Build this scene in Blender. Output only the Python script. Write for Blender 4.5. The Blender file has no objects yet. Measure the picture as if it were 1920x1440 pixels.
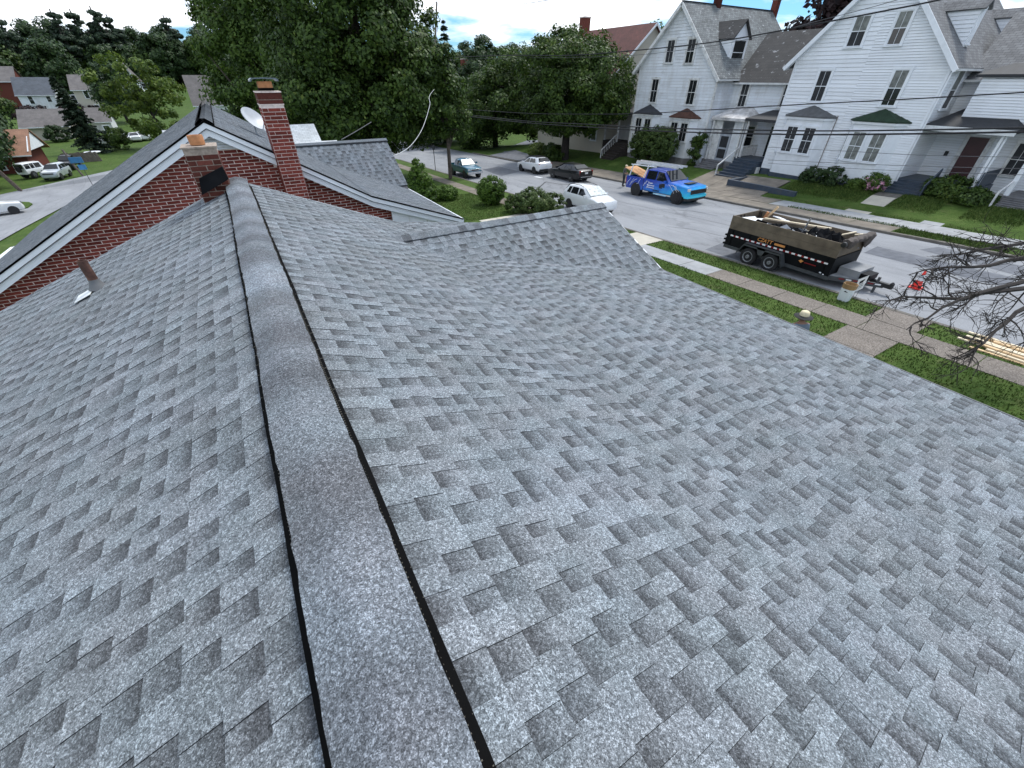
import bpy, math, random
import numpy as np
from mathutils import Vector, Matrix, noise as mnoise

random.seed(7)
rng = np.random.default_rng(7)
scene = bpy.context.scene
COL = scene.collection
R = math.radians
CZ = 7.3                     # height of the camera above the nearby street (world z of the viewpoint)

# ------------------------------------------------------------------ camera
FPX, HORY, VPX = 765.0, 147.0, 387.0          # focal length / horizon row / vanishing column, in photo pixels
PITCH = math.atan2(720 - HORY, FPX)
YAW = math.atan2(960 - VPX, math.hypot(FPX, 720 - HORY))
cam_d = bpy.data.cameras.new('camera')
cam_d.sensor_width = 36.0
cam_d.lens = 36.0 * FPX / 1920.0
cam_d.clip_start = 0.05
cam_d.clip_end = 3000
cam = bpy.data.objects.new('camera', cam_d)
COL.objects.link(cam)
cam.location = (0, 0, CZ)
cam.rotation_euler = (math.pi / 2 - PITCH, 0, -YAW)
scene.camera = cam

# ------------------------------------------------------------------ sky and sun
SUN_EL, SUN_AZ = R(58), R(66)                # azimuth the light comes from, clockwise from +Y
world = bpy.data.worlds.new('World')
scene.world = world
world.use_nodes = True
wn, wl = world.node_tree.nodes, world.node_tree.links
wn.clear()
w_out = wn.new('ShaderNodeOutputWorld')
w_bg = wn.new('ShaderNodeBackground')
w_bg.inputs['Strength'].default_value = 0.15
sky = wn.new('ShaderNodeTexSky')
sky.sky_type = 'NISHITA'
sky.sun_disc = False
sky.sun_elevation = SUN_EL
sky.sun_rotation = SUN_AZ
sky.air_density = 1.0
sky.dust_density = 0.6
sky.ozone_density = 1.6
tc = wn.new('ShaderNodeTexCoord')
sep = wn.new('ShaderNodeSeparateXYZ')
wl.new(tc.outputs['Generated'], sep.inputs[0])
def wmath(op, a, b=None, clamp=False):
    n = wn.new('ShaderNodeMath'); n.operation = op; n.use_clamp = clamp
    for i, v in enumerate((a, b)):
        if v is None: continue
        if isinstance(v, (int, float)): n.inputs[i].default_value = v
        else: wl.new(v, n.inputs[i])
    return n.outputs[0]
den = wmath('ADD', wmath('MAXIMUM', sep.outputs[2], 0.0), 0.16)
comb = wn.new('ShaderNodeCombineXYZ')
wl.new(wmath('DIVIDE', sep.outputs[0], den), comb.inputs[0])
wl.new(wmath('DIVIDE', sep.outputs[1], den), comb.inputs[1])
comb.inputs[2].default_value = 3.7
nz = wn.new('ShaderNodeTexNoise')
nz.inputs['Scale'].default_value = 0.8
nz.inputs['Detail'].default_value = 6
nz.inputs['Roughness'].default_value = 0.58
wl.new(comb.outputs[0], nz.inputs['Vector'])
ramp = wn.new('ShaderNodeValToRGB')
ramp.color_ramp.elements[0].position = 0.415
ramp.color_ramp.elements[1].position = 0.53
ramp.color_ramp.elements[0].color = (0.0, 0.0, 0.0, 1)
ramp.color_ramp.elements[1].color = (1, 1, 1, 1)
wl.new(nz.outputs['Fac'], ramp.inputs[0])
cl = wn.new('ShaderNodeValToRGB')             # cloud brightness: denser parts whiter, thick bases greyer
cl.color_ramp.elements[0].position = 0.45
cl.color_ramp.elements[0].color = (4.6, 5.2, 6.0, 1)
cl.color_ramp.elements[1].position = 0.66
cl.color_ramp.elements[1].color = (8.0, 8.1, 8.2, 1)
wl.new(nz.outputs['Fac'], cl.inputs[0])
tint = wn.new('ShaderNodeMix'); tint.data_type = 'RGBA'; tint.blend_type = 'MULTIPLY'
tint.inputs['Factor'].default_value = 1.0
wl.new(sky.outputs[0], tint.inputs[6])
tint.inputs[7].default_value = (0.26, 0.46, 0.68, 1)
mx = wn.new('ShaderNodeMix'); mx.data_type = 'RGBA'
wl.new(ramp.outputs[0], mx.inputs['Factor'])
wl.new(tint.outputs[2], mx.inputs[6])
wl.new(cl.outputs[0], mx.inputs[7])
wl.new(mx.outputs[2], w_bg.inputs['Color'])
wl.new(w_bg.outputs[0], w_out.inputs[0])

sun_d = bpy.data.lights.new('sun', 'SUN')
sun_d.energy = 1.9
sun_d.angle = R(12)
sun_d.color = (1.0, 0.97, 0.92)
sun = bpy.data.objects.new('sun', sun_d)
COL.objects.link(sun)
sdir = Vector((math.sin(SUN_AZ) * math.cos(SUN_EL), math.cos(SUN_AZ) * math.cos(SUN_EL), math.sin(SUN_EL)))
sun.location = (0, 0, CZ + 40)
sun.rotation_euler = sdir.to_track_quat('Z', 'Y').to_euler()

vs = scene.view_settings
vs.view_transform = 'Standard'
vs.look = 'None'
vs.gamma = 1.0
vs.exposure = 0.70
vs.use_curve_mapping = False

# ------------------------------------------------------------------ photo pixel -> direction -> point
FW = np.array([math.sin(YAW) * math.cos(PITCH), math.cos(YAW) * math.cos(PITCH), -math.sin(PITCH)])
RT = np.array([math.cos(YAW), -math.sin(YAW), 0.0])
UP = np.cross(RT, FW)
def ray(x, y): return FW + RT * (x - 960) / FPX - UP * (y - 720) / FPX
def onx(x, y, X): d = ray(x, y); return d * (X / d[0])
def ony(x, y, Y): d = ray(x, y); return d * (Y / d[1])
def onz(x, y, z): d = ray(x, y); return d * (z / d[2])
def proj(P):
    P = np.asarray(P, float); z = P @ FW
    return np.array([960 + FPX * (P @ RT) / z, 720 - FPX * (P @ UP) / z])
def ss(a, b, x):
    t = min(1.0, max(0.0, (x - a) / (b - a))); return t * t * (3 - 2 * t)
def gz(x, y):                                  # ground height (relative to the viewpoint)
    a = -7.0 - 0.035 * (min(max(y, -30), 75) - 8)
    a -= 1.7 * ss(2, -15, x) * ss(0, 40, y)
    a += 2.2 * ss(130, 200, y) + 5 * ss(200, 290, y) + 14 * ss(290, 600, y)
    a += 0.75 * ss(34.6, 38, x) * (1 - ss(55, 70, y))
    return a
def hit(px, py):
    d = ray(px, py); t = 8.0
    for _ in range(80):
        P = d * t; t += (gz(P[0], P[1]) / d[2] - t) * 0.7
    return d * t

# ------------------------------------------------------------------ mesh building
class MB:
    """Collects faces; build() links them as ONE mesh object. Coordinates are absolute, minus the origin o."""
    def __init__(s, o=(0, 0, 0)):
        s.o = np.array(o, float); s.v = []; s.f = []; s.n = 0
    def add(s, vs, fs):
        s.v.extend([tuple(p) for p in vs]); s.f.extend([tuple(i + s.n for i in f) for f in fs]); s.n += len(vs); return s
    def bx(s, x0, x1, y0, y1, z0, z1):
        vs = [(x, y, z) for z in (z0, z1) for y in (y0, y1) for x in (x0, x1)]
        return s.add(vs, [(0, 2, 3, 1), (4, 5, 7, 6), (0, 1, 5, 4), (2, 6, 7, 3), (0, 4, 6, 2), (1, 3, 7, 5)])
    def box(s, c, size, rot=None):
        h = np.array(size) / 2.0
        vs = []
        for z in (-1, 1):
            for y in (-1, 1):
                for x in (-1, 1):
                    p = np.array((x, y, z)) * h
                    if rot is not None: p = np.array(rot) @ p
                    vs.append(p + np.array(c))
        return s.add(vs, [(0, 2, 3, 1), (4, 5, 7, 6), (0, 1, 5, 4), (2, 6, 7, 3), (0, 4, 6, 2), (1, 3, 7, 5)])
    def bar(s, a, b, w, h, upv=(0, 0, 1)):       # box beam from a to b
        a, b = np.array(a, float), np.array(b, float); d = b - a; L = np.linalg.norm(d); d /= L
        u = np.array(upv, float); sd = np.cross(d, u)
        if np.linalg.norm(sd) < 1e-4: sd = np.cross(d, (1, 0, 0))
        sd /= np.linalg.norm(sd); u = np.cross(sd, d)
        return s.box((a + b) / 2, (L, w, h), np.column_stack((d, sd, u)))
    def prism(s, pts, vec):
        pts = [np.array(p, float) for p in pts]; vec = np.array(vec, float); n = len(pts)
        vs = pts + [p + vec for p in pts]
        fs = [tuple(range(n))[::-1], tuple(range(n, 2 * n))] + [(i, (i + 1) % n, n + (i + 1) % n, n + i) for i in range(n)]
        return s.add(vs, fs)
    def quad(s, *p): return s.add(p, [tuple(range(len(p)))])
    def tube(s, path, rad, n=6, cap=True):
        path = [np.array(p, float) for p in path]
        if not hasattr(rad, '__len__'): rad = [rad] * len(path)
        base = s.n; prev = None; vs = []
        for i, p in enumerate(path):
            d = path[min(i + 1, len(path) - 1)] - path[max(i - 1, 0)]; d /= (np.linalg.norm(d) + 1e-9)
            if prev is None:
                a = np.cross(d, (0, 0, 1)) if abs(d[2]) < 0.9 else np.cross(d, (1, 0, 0))
            else:
                a = prev - d * (prev @ d)
            a /= (np.linalg.norm(a) + 1e-9); prev = a; b = np.cross(d, a)
            vs += [p + rad[i] * (a * math.cos(t) + b * math.sin(t)) for t in [2 * math.pi * k / n for k in range(n)]]
        fs = []
        for i in range(len(path) - 1):
            for k in range(n):
                fs.append((i * n + k, i * n + (k + 1) % n, (i + 1) * n + (k + 1) % n, (i + 1) * n + k))
        if cap: fs += [tuple(range(n))[::-1], tuple(range((len(path) - 1) * n, len(path) * n))]
        return s.add(vs, fs)
    def loft(s, rings, cap=True, closed=True):
        n = len(rings[0]); vs = [p for r in rings for p in r]; fs = []
        for i in range(len(rings) - 1):
            for k in range(n if closed else n - 1):
                fs.append((i * n + k, i * n + (k + 1) % n, (i + 1) * n + (k + 1) % n, (i + 1) * n + k))
        if cap: fs += [tuple(range(n))[::-1], tuple(range((len(rings) - 1) * n, len(rings) * n))]
        return s.add(vs, fs)
    def lathe(s, prof, c=(0, 0, 0), n=16, axis='z', cap=True):
        rings = []
        for r, z in prof:
            ring = []
            for k in range(n):
                t = 2 * math.pi * k / n
                p = (r * math.cos(t), r * math.sin(t), z)
                if axis == 'y': p = (p[0], p[2], -p[1])
                if axis == 'x': p = (p[2], p[0], p[1])
                ring.append(np.array(p) + np.array(c))
            rings.append(ring)
        return s.loft(rings, cap)
    def mesh(s, name='m'):
        me = bpy.data.meshes.new(name)
        v = np.array(s.v, float).reshape(-1, 3) - s.o
        me.from_pydata(v.tolist(), [], s.f); me.update(); return me
    def build(s, name, mat, parent=None, smooth=None):
        me = s.mesh(name); me.materials.append(mat)
        if smooth is not None:
            me.shade_smooth()
            me.set_sharp_from_angle(angle=R(smooth))
        ob = bpy.data.objects.new(name, me); COL.objects.link(ob)
        if parent is not None: ob.parent = parent
        else: ob.location = (s.o[0], s.o[1], s.o[2] + CZ)
        return ob

def tag(o, label=None, cat=None, group=None, kind=None):
    if label: o['label'] = label
    if cat: o['category'] = cat
    if group: o['group'] = group
    if kind: o['kind'] = kind
    return o
def thing(name, label, cat, loc, rz=0.0, group=None, tilt=0.0):
    e = bpy.data.objects.new(name, None); COL.objects.link(e)
    e.empty_display_size = 0.3
    e.location = (loc[0], loc[1], loc[2] + CZ); e.rotation_euler = (tilt, 0, rz)
    return tag(e, label, cat, group)
def copy_tree(o, parent=None):
    c = o.copy(); COL.objects.link(c); c.parent = parent
    for ch in list(o.children): copy_tree(ch, c)
    return c
def struct(ob): ob['kind'] = 'structure'; return ob

# ------------------------------------------------------------------ materials
class NT:
    def __init__(s, name):
        s.m = bpy.data.materials.new(name); s.m.use_nodes = True
        s.n, s.l = s.m.node_tree.nodes, s.m.node_tree.links
        s.b = s.n['Principled BSDF']
        s.geo = None
    def pos(s):
        if s.geo is None: s.geo = s.n.new('ShaderNodeNewGeometry')
        return s.geo.outputs['Position']
    def objc(s):
        t = s.n.new('ShaderNodeTexCoord'); return t.outputs['Object']
    def island(s):
        s.pos(); return s.geo.outputs['Random Per Island']
    def objrand(s):
        return s.n.new('ShaderNodeObjectInfo').outputs['Random']
    def noise(s, scale, vec=None, detail=4, rough=0.55, out='Fac'):
        t = s.n.new('ShaderNodeTexNoise'); t.inputs['Scale'].default_value = scale
        t.inputs['Detail'].default_value = detail; t.inputs['Roughness'].default_value = rough
        s.l.new(vec if vec is not None else s.pos(), t.inputs['Vector']); return t.outputs[out]
    def voro(s, scale, vec=None, out='Color'):
        t = s.n.new('ShaderNodeTexVoronoi'); t.inputs['Scale'].default_value = scale
        s.l.new(vec if vec is not None else s.pos(), t.inputs['Vector']); return t.outputs[out]
    def mapping(s, vec, scale=(1, 1, 1), rot=(0, 0, 0), loc=(0, 0, 0)):
        t = s.n.new('ShaderNodeMapping'); t.inputs['Scale'].default_value = scale
        t.inputs['Rotation'].default_value = rot; t.inputs['Location'].default_value = loc
        s.l.new(vec, t.inputs['Vector']); return t.outputs[0]
    def math(s, op, a, b=None, c=None, clamp=False):
        t = s.n.new('ShaderNodeMath'); t.operation = op; t.use_clamp = clamp
        for i, v in enumerate((a, b, c)):
            if v is None: continue
            if isinstance(v, (int, float)): t.inputs[i].default_value = v
            else: s.l.new(v, t.inputs[i])
        return t.outputs[0]
    def ramp(s, fac, *stops):
        t = s.n.new('ShaderNodeValToRGB'); e = t.color_ramp.elements
        while len(e) < len(stops): e.new(0.5)
        for i, (p, c) in enumerate(stops):
            e[i].position = p
            if not hasattr(c, '__len__'): c = (c, c, c)
            e[i].color = (*c[:3], 1)
        s.l.new(fac, t.inputs[0]); return t.outputs[0]
    def mix(s, fac, a, b, mode='MIX'):
        t = s.n.new('ShaderNodeMix'); t.data_type = 'RGBA'; t.blend_type = mode
        for sock, v in ((t.inputs['Factor'], fac), (t.inputs[6], a), (t.inputs[7], b)):
            if isinstance(v, (int, float)): sock.default_value = v if sock.name == 'Factor' else (v, v, v, 1)
            elif isinstance(v, tuple): sock.default_value = (*v[:3], 1)
            else: s.l.new(v, sock)
        return t.outputs[2]
    def sep(s, vec):
        t = s.n.new('ShaderNodeSeparateXYZ'); s.l.new(vec, t.inputs[0]); return t.outputs
    def attr(s, name):
        t = s.n.new('ShaderNodeAttribute'); t.attribute_name = name; return t.outputs['Color']
    def bump(s, h, strength=0.3, dist=0.01):
        t = s.n.new('ShaderNodeBump'); t.inputs['Strength'].default_value = strength
        t.inputs['Distance'].default_value = dist; s.l.new(h, t.inputs['Height'])
        s.l.new(t.outputs[0], s.b.inputs['Normal'])
    def set(s, col=None, rough=None, metal=None, spec=None, **kw):
        if col is not None:
            if isinstance(col, tuple): s.b.inputs['Base Color'].default_value = (*col[:3], 1)
            else: s.l.new(col, s.b.inputs['Base Color'])
        if rough is not None:
            if isinstance(rough, (int, float)): s.b.inputs['Roughness'].default_value = rough
            else: s.l.new(rough, s.b.inputs['Roughness'])
        if metal is not None: s.b.inputs['Metallic'].default_value = metal
        if spec is not None: s.b.inputs['Specular IOR Level'].default_value = spec
        for k, v in kw.items(): s.b.inputs[k].default_value = v
        return s.m

def plain(name, c, rough=0.6, metal=0.0, var=0.18, scale=3.0, dirt=0.0, bump=0.0, bscale=60, coat=0.0, spec=0.5):
    t = NT(name)
    n = t.noise(scale, detail=5)
    lo = tuple(x * (1 - var) for x in c); hi = tuple(min(1, x * (1 + var)) for x in c)
    col = t.ramp(n, (0.3, lo), (0.7, hi))
    if dirt:
        d = t.ramp(t.noise(scale * 0.6, detail=8, rough=0.7), (0.48, 0.0), (0.68, dirt))
        col = t.mix(d, col, (0.16, 0.14, 0.11))
    if bump: t.bump(t.noise(bscale, detail=3), bump, 0.01)
    t.set(col, rough, metal, spec)
    if coat: t.b.inputs['Coat Weight'].default_value = coat; t.b.inputs['Coat Roughness'].default_value = 0.08
    return t.m

def shingle_mat(name, light=(0.192, 0.214, 0.234), dark=(0.066, 0.071, 0.078), gran=1.0):
    t = NT(name)
    a = t.sep(t.attr('sh'))                   # x: how dark the printed shadow band is, y: tone of the piece, z: 0 top .. 1 butt
    n1 = t.math('MULTIPLY', t.math('SUBTRACT', t.noise(9, detail=3), 0.5), 0.55)
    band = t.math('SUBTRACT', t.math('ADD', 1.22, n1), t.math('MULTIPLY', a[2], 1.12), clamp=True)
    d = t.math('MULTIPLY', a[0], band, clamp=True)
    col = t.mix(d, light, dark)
    tone = t.math('MULTIPLY_ADD', a[1], 0.30, 0.85)
    col = t.mix(1.0, col, tone, 'MULTIPLY')
    blotch = t.ramp(t.noise(1.3, detail=3), (0.3, (0.94, 0.94, 0.92)), (0.7, (1.05, 1.06, 1.08)))
    col = t.mix(1.0, col, blotch, 'MULTIPLY')
    tintn = t.ramp(t.noise(3.1, detail=2), (0.35, (1.03, 0.99, 0.97)), (0.65, (0.98, 1.01, 1.0)))
    col = t.mix(0.7, col, tintn, 'MULTIPLY')
    g1 = t.sep(t.voro(300))[0]
    g2 = t.sep(t.voro(120))[0]
    gr = t.math('ADD', t.math('MULTIPLY', g1, 0.62), t.math('MULTIPLY', g2, 0.38))
    grc = t.ramp(gr, (0.14, 0.34), (0.48, 0.82), (0.70, 1.18), (0.88, 2.2))
    col = t.mix(gran, col, grc, 'MULTIPLY')
    return t.set(col, 0.92, spec=0.25)

def brick_mat(name, c=(0.185, 0.042, 0.031), v=0.35):
    t = NT(name)
    r = t.objrand(); i = t.island()
    k = t.math('FRACT', t.math('ADD', r, i))
    col = t.ramp(k, (0.0, tuple(x * (1 - v) for x in c)), (0.5, c), (1.0, tuple(x * (1 + v) for x in c)))
    n = t.ramp(t.noise(45, detail=4), (0.3, 0.75), (0.75, 1.2))
    col = t.mix(1.0, col, n, 'MULTIPLY')
    t.bump(t.noise(120, detail=3), 0.4, 0.004)
    return t.set(col, 0.9, spec=0.2)

def leaf_mat(name, dark, light, trans=0.25, yellow=None):
    t = NT(name)
    i = t.island()
    big = t.noise(0.55, detail=3)
    k = t.math('ADD', t.math('MULTIPLY', i, 0.55), t.math('MULTIPLY', big, 0.62))
    st = [(0.25, dark), (0.85, light)]
    if yellow: st.append((0.97, yellow))
    col = t.ramp(k, *st)
    t.set(col, 0.55, spec=0.3)
    tr = t.n.new('ShaderNodeBsdfTranslucent'); t.l.new(col, tr.inputs[0])
    ms = t.n.new('ShaderNodeMixShader'); ms.inputs[0].default_value = trans
    t.l.new(t.b.outputs[0], ms.inputs[1]); t.l.new(tr.outputs[0], ms.inputs[2])
    t.l.new(ms.outputs[0], t.n['Material Output'].inputs[0])
    return t.m

def siding_mat(name, c, stain=0.3, seed=0.0):
    t = NT(name)
    p = t.mapping(t.pos(), (1.2, 1.2, 0.35), loc=(seed, seed, 0))
    n = t.ramp(t.noise(0.9, p, 7, 0.7), (0.45, 0.0), (0.75, stain))
    pz = t.mapping(t.pos(), (1.0, 1.0, 5.0), loc=(seed, 0, 0))
    n2 = t.ramp(t.noise(1.1, pz, 5, 0.7), (0.55, 0.0), (0.8, stain * 0.9))
    col = t.mix(n, c, (0.42, 0.41, 0.38))
    col = t.mix(n2, col, (0.30, 0.29, 0.27))
    r = t.ramp(t.objrand(), (0.0, 0.93), (1.0, 1.04))
    col = t.mix(1.0, col, r, 'MULTIPLY')
    return t.set(col, 0.62)

def slate_mat(name, c1, c2, mortar, w=0.28, h=0.16, patch=0.0, axis='x'):
    # fish-scale / slate rows far away: colour and relief of rows too small to tell apart
    t = NT(name)
    uv = t.n.new('ShaderNodeUVMap').outputs[0]
    b = t.n.new('ShaderNodeTexBrick'); t.l.new(uv, b.inputs['Vector'])
    b.inputs['Color1'].default_value = (*c1, 1); b.inputs['Color2'].default_value = (*c2, 1); b.inputs['Mortar'].default_value = (*mortar, 1)
    b.inputs['Scale'].default_value = 1.0; b.inputs['Brick Width'].default_value = w; b.inputs['Row Height'].default_value = h
    b.inputs['Mortar Size'].default_value = 0.012; b.inputs['Bias'].default_value = -0.1
    col = t.mix(0.8, b.outputs['Color'], t.ramp(t.noise(0.8, detail=6, rough=0.7), (0.3, 0.65), (0.7, 1.3)), 'MULTIPLY')
    if patch:
        pn = t.ramp(t.noise(1.6, t.mapping(t.pos(), (1, 1, 2.2)), 6, 0.75), (0.60, 0.0), (0.66, patch))
        col = t.mix(pn, col, (0.62, 0.64, 0.66))
    t.bump(b.outputs['Fac'], -0.6, 0.03)
    return t.set(col, 0.8)

MAT = {}
def setup_materials():
    m = MAT
    m['shingle'] = shingle_mat('shingle_grey')
    m['shingle_far'] = shingle_mat('shingle_grey_far', (0.160, 0.180, 0.203), (0.060, 0.065, 0.073), 0.6)
    m['cap'] = shingle_mat('ridge_cap_grey', (0.185, 0.207, 0.232), (0.098, 0.104, 0.115))
    m['deck'] = plain('roof_underlay', (0.06, 0.06, 0.065), 0.9)
    m['vent'] = plain('vent_black_plastic', (0.005, 0.005, 0.005), 0.95, bump=0.2, bscale=200, spec=0.05)
    m['mesh_light'] = plain('vent_fin_grey', (0.10, 0.092, 0.075), 0.8)
    m['brick'] = brick_mat('red_brick')
    m['brick_old'] = brick_mat('old_brick', (0.11, 0.035, 0.026), 0.6)
    m['brick_pale'] = brick_mat('tan_brick', (0.34, 0.27, 0.20), 0.25)
    m['mortar'] = plain('mortar_pale', (0.74, 0.63, 0.57), 0.95, var=0.2, scale=20)
    m['mortar_old'] = plain('mortar_old', (0.33, 0.27, 0.22), 0.95, var=0.3, scale=20)
    m['trim'] = plain('white_painted_trim', (0.78, 0.81, 0.84), 0.45, var=0.05, scale=2, dirt=0.12)
    m['trim_old'] = plain('worn_white_trim', (0.70, 0.71, 0.70), 0.6, var=0.12, scale=4, dirt=0.55)
    m['gutter'] = plain('gutter_white', (0.66, 0.68, 0.68), 0.4, var=0.1, dirt=0.35)
    m['siding'] = siding_mat('white_siding', (0.80, 0.83, 0.86), 0.16)
    m['siding_old'] = siding_mat('weathered_white_siding', (0.74, 0.78, 0.82), 0.62, 3.1)
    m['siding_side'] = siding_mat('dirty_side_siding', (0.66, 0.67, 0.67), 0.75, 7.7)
    m['siding_beige'] = siding_mat('beige_siding', (0.50, 0.46, 0.38), 0.4, 9.0)
    m['glass'] = NT('window_glass').set((0.018, 0.02, 0.022), 0.06, spec=0.5)
    m['curtain'] = plain('curtain_behind_glass', (0.17, 0.18, 0.165), 0.4, var=0.45, scale=3.5, spec=0.3)
    m['screen'] = plain('dusty_window_screen', (0.035, 0.037, 0.04), 0.55, var=0.25, spec=0.2)
    m['door_red'] = plain('dark_red_door', (0.055, 0.012, 0.014), 0.35)
    m['door_grey'] = plain('pale_screen_door', (0.36, 0.39, 0.43), 0.5)
    m['bluegrey'] = plain('blue_grey_paint', (0.04, 0.058, 0.085), 0.5, var=0.15, dirt=0.2)
    m['slate'] = slate_mat('old_slate', (0.17, 0.19, 0.195), (0.09, 0.10, 0.105), (0.03, 0.03, 0.033), 0.34, 0.2, 0.5)
    m['slate2'] = slate_mat('grey_slate', (0.17, 0.175, 0.18), (0.11, 0.113, 0.118), (0.055, 0.055, 0.058), 0.34, 0.2, 0.1)
    m['slate_dark'] = slate_mat('dark_roll_roof', (0.045, 0.043, 0.042), (0.032, 0.032, 0.032), (0.02, 0.02, 0.02), 0.6, 0.3, 0.5)
    m['redroof'] = slate_mat('red_brown_shingles', (0.12, 0.042, 0.033), (0.095, 0.033, 0.026), (0.07, 0.025, 0.02), 0.4, 0.18)
    m['brownroof'] = slate_mat('brown_shingles', (0.30, 0.16, 0.10), (0.25, 0.135, 0.085), (0.15, 0.08, 0.05), 0.4, 0.2)
    m['greyroof'] = slate_mat('grey_far_shingles', (0.145, 0.132, 0.125), (0.12, 0.11, 0.107), (0.075, 0.068, 0.068), 0.5, 0.25)
    m['blueroof'] = slate_mat('blue_grey_far_shingles', (0.085, 0.097, 0.115), (0.07, 0.08, 0.096), (0.045, 0.052, 0.06), 0.5, 0.25)
    m['paleroof'] = slate_mat('pale_shingles', (0.60, 0.63, 0.64), (0.48, 0.51, 0.52), (0.36, 0.37, 0.38), 0.3, 0.16)
    m['bayroof_grey'] = plain('bay_roof_grey', (0.095, 0.098, 0.10), 0.8, var=0.3, scale=2.2, bump=0.3)
    m['bayroof_dark'] = plain('bay_roof_dark', (0.035, 0.037, 0.044), 0.75, var=0.25, bump=0.3)
    m['bayroof_rust'] = plain('bay_roof_rust', (0.075, 0.032, 0.02), 0.85, var=0.4, scale=3, bump=0.3)
    m['bayroof_green'] = plain('bay_roof_mossy', (0.014, 0.036, 0.018), 0.85, var=0.35, scale=3, bump=0.3)
    m['bayroof_white'] = plain('bay_roof_flaking', (0.55, 0.54, 0.53), 0.8, var=0.3, scale=2, dirt=0.9)
    m['porchroof'] = plain('porch_roof_dark', (0.026, 0.028, 0.032), 0.75, var=0.2, bump=0.3)
    m['concrete'] = plain('grey_concrete', (0.31, 0.32, 0.33), 0.9, var=0.14, scale=2, dirt=0.25, bump=0.2)
    m['concrete_new'] = plain('pale_new_concrete', (0.47, 0.44, 0.37), 0.9, var=0.1, scale=2, dirt=0.1)
    m['concrete_old'] = plain('stained_concrete', (0.19, 0.165, 0.135), 0.92, var=0.3, scale=1.4, dirt=0.6, bump=0.3)
    m['kerb'] = plain('dark_kerb_stone', (0.13, 0.12, 0.105), 0.9, var=0.3, scale=3, dirt=0.3)
    m['stone_step'] = plain('stone_steps', (0.16, 0.16, 0.165), 0.9, var=0.25, scale=3, dirt=0.3)
    m['bark'] = plain('tree_bark', (0.085, 0.068, 0.055), 0.95, var=0.4, scale=6, bump=0.6, bscale=18)
    m['bark_dark'] = plain('dark_bark', (0.033, 0.027, 0.024), 0.95, var=0.4, scale=6)
    m['bark_dead'] = plain('dead_branch_bark', (0.030, 0.025, 0.022), 0.95, var=0.35, scale=9)
    m['pole'] = plain('weathered_pole_wood', (0.17, 0.14, 0.125), 0.9, var=0.3, scale=2.5)
    m['wire'] = plain('black_cable', (0.008, 0.008, 0.009), 0.6)
    m['wire_grey'] = plain('grey_cable', (0.09, 0.09, 0.095), 0.6)
    m['wire_white'] = plain('white_cable', (0.62, 0.63, 0.63), 0.5)
    m['wood'] = plain('weathered_board', (0.125, 0.098, 0.068), 0.85, var=0.3, scale=2.6, dirt=0.25, bump=0.2)
    m['lumber'] = plain('new_lumber', (0.62, 0.44, 0.25), 0.75, var=0.15, scale=3)
    m['lumber_pale'] = plain('pale_lumber', (0.72, 0.62, 0.45), 0.75, var=0.12, scale=3)
    m['plywood'] = plain('plywood_sheet', (0.52, 0.27, 0.115), 0.7, var=0.25, scale=14)
    m['trailer'] = plain('trailer_black_paint', (0.005, 0.0055, 0.007), 0.5, var=0.2, spec=0.15)
    m['trailer_grey'] = plain('trailer_frame_grey', (0.05, 0.056, 0.06), 0.55, var=0.25, dirt=0.2)
    m['trailer_deck'] = plain('trailer_deck_grey', (0.22, 0.23, 0.24), 0.6, var=0.2)
    m['tape_red'] = plain('red_reflector', (0.20, 0.008, 0.012), 0.3)
    m['tape_white'] = plain('white_reflector', (0.80, 0.80, 0.80), 0.3)
    m['decal_orange'] = plain('orange_lettering', (0.60, 0.25, 0.07), 0.4)
    m['decal_white'] = plain('white_lettering', (0.80, 0.82, 0.85), 0.4)
    m['decal_black'] = plain('black_print', (0.015, 0.015, 0.02), 0.5)
    m['decal_cyan'] = plain('pale_blue_print', (0.42, 0.72, 0.92), 0.4)
    m['felt'] = plain('black_roofing_felt', (0.010, 0.0105, 0.012), 0.9, var=0.4, scale=4, spec=0.1)
    m['tarp'] = plain('brown_mesh_tarp', (0.075, 0.062, 0.055), 0.85, var=0.35, scale=6, bump=0.4, bscale=120)
    m['debris_white'] = plain('white_debris', (0.72, 0.74, 0.76), 0.6, var=0.15, scale=4)
    m['debris_blue'] = plain('blue_plastic', (0.02, 0.09, 0.42), 0.5)
    m['debris_grey'] = plain('grey_debris', (0.15, 0.17, 0.20), 0.8, var=0.4, scale=3)
    m['tyre'] = plain('tyre_rubber', (0.014, 0.014, 0.015), 0.85, var=0.3, scale=5)
    m['rim'] = plain('alloy_rim', (0.32, 0.33, 0.34), 0.35, metal=0.7)
    m['rim_dark'] = plain('black_rim', (0.02, 0.02, 0.022), 0.4)
    m['rim_steel'] = plain('steel_rim', (0.22, 0.23, 0.235), 0.5, metal=0.3)
    m['ladder'] = plain('ladder_aluminium', (0.50, 0.52, 0.53), 0.45)
    m['carglass'] = NT('car_glass').set((0.012, 0.014, 0.016), 0.04)
    m['sunshade'] = plain('reflective_sunshade', (0.40, 0.45, 0.45), 0.25, var=0.5, scale=5)
    m['chrome'] = plain('chrome', (0.62, 0.63, 0.65), 0.18, metal=0.9)
    m['blacktrim'] = plain('black_car_trim', (0.015, 0.015, 0.016), 0.5)
    m['lamp_red'] = plain('tail_lamp_red', (0.35, 0.012, 0.012), 0.15)
    m['lamp_clear'] = plain('head_lamp_clear', (0.60, 0.60, 0.58), 0.1)
    m['plate'] = plain('licence_plate', (0.70, 0.70, 0.68), 0.4)
    def paint(n, c, rough=0.28, metal=0.0, coat=0.8): return plain(n, c, rough, metal, var=0.05, scale=1.0, coat=coat)
    m['paint_black'] = paint('black_car_paint', (0.004, 0.004, 0.005), 0.35, 0.0, 0.35)
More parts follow.
